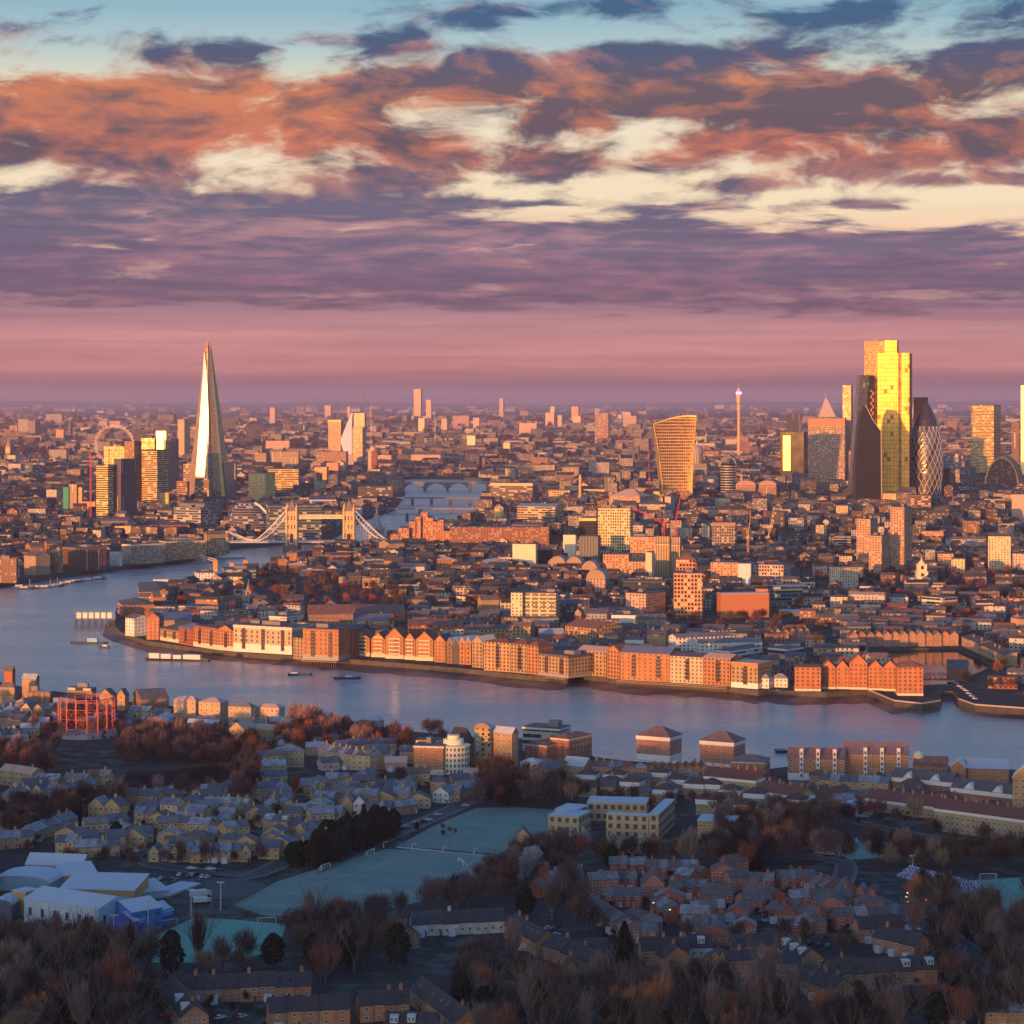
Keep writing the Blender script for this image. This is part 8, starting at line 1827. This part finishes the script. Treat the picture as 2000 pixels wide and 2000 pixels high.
# hills on the horizon
hm = M(); rnd = random.Random(8); prev = None
for i in range(61):
    x = -13000+i*26000/60; hgt = 70+55*math.exp(-((x-9500)/3200)**2)+25*math.sin(i*.35)+18*math.sin(i*.9+1)+30*math.exp(-((x+9000)/3000)**2)
    cur = [(x,40000,0),(x,46000,max(20,hgt)),(x,56000,max(20,hgt*.8)),(x,60000,0)]
    if prev:
        for j in range(3): hm.q([prev[j],cur[j],cur[j+1],prev[j+1]])
    prev = cur
setp(hm.build('hills', 'plain', None, (.10,.09,.09,1), True), kind='structure')

# ------------------------------------------------------------------ trees
SPEC = []
def grove(P, spacing, pal, where, seed, s=(.8,1.2), poly=True):
    rnd = random.Random(seed)
    if poly: pts = fill(P, spacing, rnd)
    else:
        pts = []; W_ = [G(*p) for p in P]
        for a, b in zip(W_, W_[1:]):
            n = max(1, int((b-a).length/spacing))
            for i in range(n): q = a+(b-a)*((i+rnd.uniform(.2,.8))/n); pts.append((q.x+rnd.uniform(-2,2), q.y+rnd.uniform(-3,3)))
    for x, y in pts:
        kind, c = pick(rnd, pal); f = rnd.uniform(.8,1.2); SPEC.append((x, y, kind, tuple(q*f for q in c), rnd.uniform(*s), rnd.uniform(.9,1.2), where, rnd.uniform(0,6.28)))
grove([(-10,1885),(60,1872),(150,1872),(240,1880),(300,1892),(420,1892),(560,1885),(620,1850),(700,1850),(770,1862),(800,1888),(1000,1890),(1030,1905),(960,1915),(830,1890),(700,1905),(620,1930),(600,1885),(300,1905),(270,1925),(300,2010),(240,2050),(-20,2050)],10.5,PALD,'in the wood at the bottom left',1,(.85,1.25))
grove([(-10,1885),(200,1880),(260,1960),(230,2010),(-10,2010)],11,PAL,'in the bottom left corner wood',2,(.9,1.3))
grove([(900,1925),(1000,1905),(1040,1925),(1080,1952),(1240,1955),(1400,1950),(1500,1965),(1560,2000),(1640,2020),(1640,2060),(900,2060)],11.5,PALD,'in the dark wood along the bottom middle',3,(.85,1.3))
grove([(1640,2005),(1780,1998),(1860,1975),(1900,1960),(1940,2010),(1640,2060)],10,PALD,'in the wood below the long terrace',4,(.8,1.2))
grove([(1850,1800),(1900,1800),(1965,1830),(2010,1830),(2010,2010),(1935,2010),(1945,1930),(1925,1890),(1880,1850),(1840,1825)],9,PAL,'right of the road bend',5,(.8,1.15))
grove([(1750,1760),(1850,1740),(1880,1780),(1860,1810),(1810,1795)],10,PAL,'between the seat bank and the road',6,(.75,1.05))
grove([(1770,1835),(1830,1850),(1880,1900),(1890,1940),(1840,1925),(1810,1880)],10,PAL,'inside the road bend',7,(.8,1.1))
grove([(560,1852),(600,1828),(700,1815),(760,1800),(880,1768),(940,1742),(985,1705),(1015,1700),(1000,1765),(900,1785),(800,1795),(740,1832),(640,1855)],8.5,PALR,'in the belt below the main pitch',8,(.75,1.15))
grove([(60,1866),(180,1866),(240,1888),(300,1900),(440,1900),(540,1892),(520,1906),(300,1914),(100,1892)],9,PAL,'below the leisure centre',9,(.7,1.05))
grove([(980,1700),(1020,1682),(1080,1682),(1200,1690),(1330,1690),(1400,1672),(1480,1640),(1560,1650),(1640,1680),(1700,1700),(1560,1690),(1460,1712),(1330,1702),(1180,1700),(1080,1700),(1020,1720)],8.5,PAL,'in the belt above the red estate',10,(.75,1.15))
grove([(1380,1640),(1470,1610),(1600,1600),(1700,1610),(1640,1630),(1560,1640),(1480,1660)],9,PAL,'around the tree-ringed pitch',11,(.7,1.0))
grove([(1700,1692),(1700,1676),(1850,1678),(2010,1676),(2010,1700),(1850,1708),(1740,1705)],7.0,[('tall',BROWN,4),('tall',DARK,2),('tall',TAN,1),('bare',BROWN,2)],'in the tall belt behind the right pitch',12,(.7,1.0))
grove([(225,1500),(230,1455),(280,1450),(480,1455),(520,1480),(500,1500),(300,1495)],8.5,PALR,'in the belt right of the gasholder',13,(.7,1.05))
grove([(455,1590),(460,1520),(500,1470),(520,1500),(505,1530),(500,1560),(470,1580)],8.5,PALR,'in the round group right of the small dock',14,(.8,1.1))
grove([(0,1480),(110,1480),(100,1520),(0,1515)],9,PALR,'below the gasholder on the left',15,(.7,1.0))
grove([(0,1640),(0,1600),(60,1585),(150,1580),(230,1560),(240,1585),(150,1610),(60,1640)],8,PALD,'in the slanting thicket on the left',16,(.7,1.0))
grove([(930,1590),(950,1540),(1010,1540),(1110,1550),(1140,1570),(1100,1590),(1000,1578)],8.5,PAL,'at the top of the upper pitch',17,(.8,1.1))
grove([(540,1455),(600,1430),(700,1440),(800,1460),(800,1475),(640,1470),(560,1480)],9,PALR,'behind the tan crescent',18,(.7,1.1))
grove([(570,1420),(640,1428),(620,1440),(575,1440)],11,[('wide',PINK,1)],'by the near shore',19,(1.0,1.4))
grove([(810,1440),(860,1438),(870,1455),(820,1460)],10,PALR,'by the shore left of the black pyramid roof',20,(.8,1.1))
grove([(920,1520),(965,1520),(1000,1535),(940,1545)],9,PALR,'below the stacked balconies',21,(.8,1.1))
grove([(560,1692),(640,1650),(720,1625),(772,1612),(770,1640),(700,1668),(600,1705)],5.6,[('ever',GREEN,5),('fir',GREEN,1)],'in the dark evergreen hedge beside the main pitch',22,(.75,1.05))
grove([(195,1650),(225,1650)],6,[('ever',GREEN,1)],'beside the blue roofed pair',23,(.8,1.0),False)
grove([(1206,1898),(1216,1899)],3,[('fir',GREEN,1)],'in front of the red estate',24,(1.35,1.5),False)
grove([(100,1690),(170,1700),(240,1706),(300,1700)],11,PALR,'behind the leisure centre roofs',25,(.6,.9),False)
grove([(300,1692),(380,1694),(480,1692),(520,1690)],9,PAL,'in front of the zigzag row',26,(.5,.8),False)
grove([(1120,1785),(1100,1740),(1060,1700)],8,PAL,'left of the red estate',27,(.8,1.1),False); grove([(1020,1790),(1120,1800),(1180,1830)],8,PAL,'along the lower left lane of the red estate',28,(.8,1.15),False)
grove([(1280,1850),(1400,1848),(1500,1840),(1660,1870),(1640,1850)],12,PAL,'between the red and the dark roofed estates',29,(.6,.9),False)
grove([(250,1560),(330,1560),(430,1556)],9,PAL,'on the grass below the small dock',30,(.6,.9),False); grove([(240,1488),(340,1484),(460,1480)],8,PAL,'along the dock quay',31,(.6,.9),False)
grove([(560,1560),(640,1560),(700,1555),(760,1540),(830,1545)],12,PALR,'among the gardens of the tan estate',32,(.6,1.0),False); grove([(300,1630),(380,1620),(470,1625),(600,1600)],13,PAL,'in the middle of the tan estate',33,(.5,.8),False)
grove([(1130,1560),(1250,1590),(1330,1580),(1480,1610),(1600,1610)],10,PALR,'among the pavilion houses',34,(.6,.95),False); grove([(1600,1600),(1700,1605),(1800,1625),(1840,1640)],9,PAL,'in front of the mansion blocks',35,(.6,.95),False)
grove([(790,1630),(830,1615),(870,1630),(910,1625),(850,1645)],14,PAL,'scattered on the upper pitch',36,(.2,.35),False)
grove([(60,1420),(230,1410),(240,1440),(60,1450)],11,PALR,'around the gasholder',37,(.6,.9))
rnd = random.Random(70)
for P, k in (([(0,1545),(240,1570),(480,1545),(940,1520),(940,1550),(760,1600),(560,1690),(300,1690),(0,1665)],9),([(1050,1710),(1480,1705),(1760,1790),(1700,1850),(1400,1860),(1100,1850)],9),([(1000,1520),(1500,1540),(2000,1600),(2000,1640),(1500,1600),(1200,1570)],10),([(300,1955),(900,1950),(900,2020),(300,2020)],9),([(0,1385),(500,1410),(800,1470),(500,1480),(0,1440)],12),([(1180,1880),(1850,1900),(1850,1990),(1400,1990)],9)):
    for x, y in fill(P, k, rnd):
        if rnd.random() < .55: WOOD.append((x, y, ('bare', rnd.choice([BROWN,(.05,.045,.035),RED,(.035,.045,.03),DARK])), rnd.uniform(.16,.42)))
for P in ([(2012,1530),(2330,1530),(2420,2010),(2012,2010)],[(-12,1400),(-330,1400),(-420,2010),(-12,2010)]):
    for x, y in fill(P, 11, rnd):
        if clear(x, y, 6) and rnd.random() < .8: WOOD.append((x, y, pick(rnd, [('bare',BROWN,4),('bare',DARK,4),('wide',PURP,2),('bare',RED,1)]), rnd.uniform(.6,1.1)))
SPEC.sort(key=lambda s: s[1]-s[4]*40)
bare = [s for s in SPEC if s[2] not in ('ever','fir')]; ev = [s for s in SPEC if s[2] in ('ever','fir')]
indiv = bare[:300]+ev; mass = bare[300:]; byw = {}
for x, y, kind, c, s_, hs, where, rz in indiv:
    ks = [k for k in TREES if k[0] == kind]; r = random.Random(int(x*13+y*7)); tk, ck = TREES[ks[r.randrange(len(ks))]]
    o = thing(NAMES[kind], None, 'tree', (x, y, 0), rz, 'trees '+where); link('trunk', tk, o, (.1,.08,.06,1)); link('crown', ck, o, (*c, 1)); o.scale = (s_, s_, s_*hs)
    byw.setdefault(where, []).append((o, cname(c)+(' evergreen' if kind == 'ever' else ' conifer' if kind == 'fir' else ' leafless tree')))
for wh_, L in byw.items(): label_lr([o for o, _ in L], {o.name: n_ for o, n_ in L}, wh_)
# the remaining hundreds, smaller and farther off, are merged
import numpy as np
def tatt():
    n = nd('ShaderNodeAttribute'); n.attribute_name = 'col'; return pbsdf(scalec(E(n.outputs['Color']), noise(E(nd('ShaderNodeNewGeometry').outputs['Position']), .5, 2)*1.1+.5), .95, 0, .05)
MT['woodtwig'] = mat('bare_twigs_far', tatt)
LOD = {}
def arr(m):
    v = np.array(m.v, dtype=np.float32); f = np.array(m.f, dtype=np.int32); return v, f
for i in range(4):
    t_, c_ = bare_tree_mesh(110+i, 13, 4.8, ntw=520)
    tv, tf = arr(t_); cv, cf = arr(c_)
    # fewer and broader sprays, with a light trunk
    ctr = cv.reshape(-1,4,3).mean(1, keepdims=True); cv = (ctr+(cv.reshape(-1,4,3)-ctr)*np.array([1.7,1.7,1.25])).reshape(-1,3).astype(np.float32)
    LOD[i] = (cv, cf, tv[:8], tf[:4])
for i in range(3):
    t_, c_ = bare_tree_mesh(120+i, 13, 5.0, ntw=110); cv, cf = arr(c_); ctr = cv.reshape(-1,4,3).mean(1, keepdims=True); cv = (ctr+(cv.reshape(-1,4,3)-ctr)*np.array([5,5,1.8])).reshape(-1,3).astype(np.float32); LOD['f%d' % i] = (cv, cf, cv[:4], cf[:1])
V_, F_, C_ = [], [], []; off = 0; r = random.Random(6)
def addt(x, y, rz, s_, hs, c, key):
    global off
    cv, cf, tv, tf = LOD[key]; ca, sa_ = math.cos(rz)*s_, math.sin(rz)*s_; Rm = np.array([[ca,-sa_,0],[sa_,ca,0],[0,0,s_*hs]], dtype=np.float32)
    v = cv @ Rm.T+np.array([x,y,0], dtype=np.float32); V_.append(v); F_.append(cf+off); off += len(v); C_.append(np.tile(np.array([*c,1], dtype=np.float32), (len(v),1)))
for x, y, kind, c, s_, hs, where, rz in mass: addt(x, y, rz, s_*(1.15 if kind == 'wide' else 1), hs*(1.15 if kind == 'tall' else 1), c, r.randrange(4))
for x, y, (kind, c), s_ in WOOD: addt(x, y, r.uniform(0,6.28), s_, r.uniform(.8,1.1), tuple(q*r.uniform(.75,1.25) for q in c), r.randrange(4) if y < 2500 else 'f%d' % r.randrange(3))
V_ = np.concatenate(V_); F_ = np.concatenate(F_); C_ = np.concatenate(C_)
me = bpy.data.meshes.new('woodland'); me.vertices.add(len(V_)); me.vertices.foreach_set('co', V_.ravel()); me.loops.add(F_.size); me.loops.foreach_set('vertex_index', F_.ravel()); me.polygons.add(len(F_))
me.polygons.foreach_set('loop_start', np.arange(0, F_.size, 4, dtype=np.int32)); me.update(calc_edges=True); ca_ = me.color_attributes.new('col', 'FLOAT_COLOR', 'POINT'); ca_.data.foreach_set('color', C_.ravel()); me.materials.append(MT['woodtwig'])
setp(link('woodland', me), 'masses of leafless brown trees between the buildings', 'woodland', kind='stuff')
print('trees', len(indiv), len(mass), len(WOOD), 'low', len(near), len(rest), 'faces', len(F_), len(cm.f))
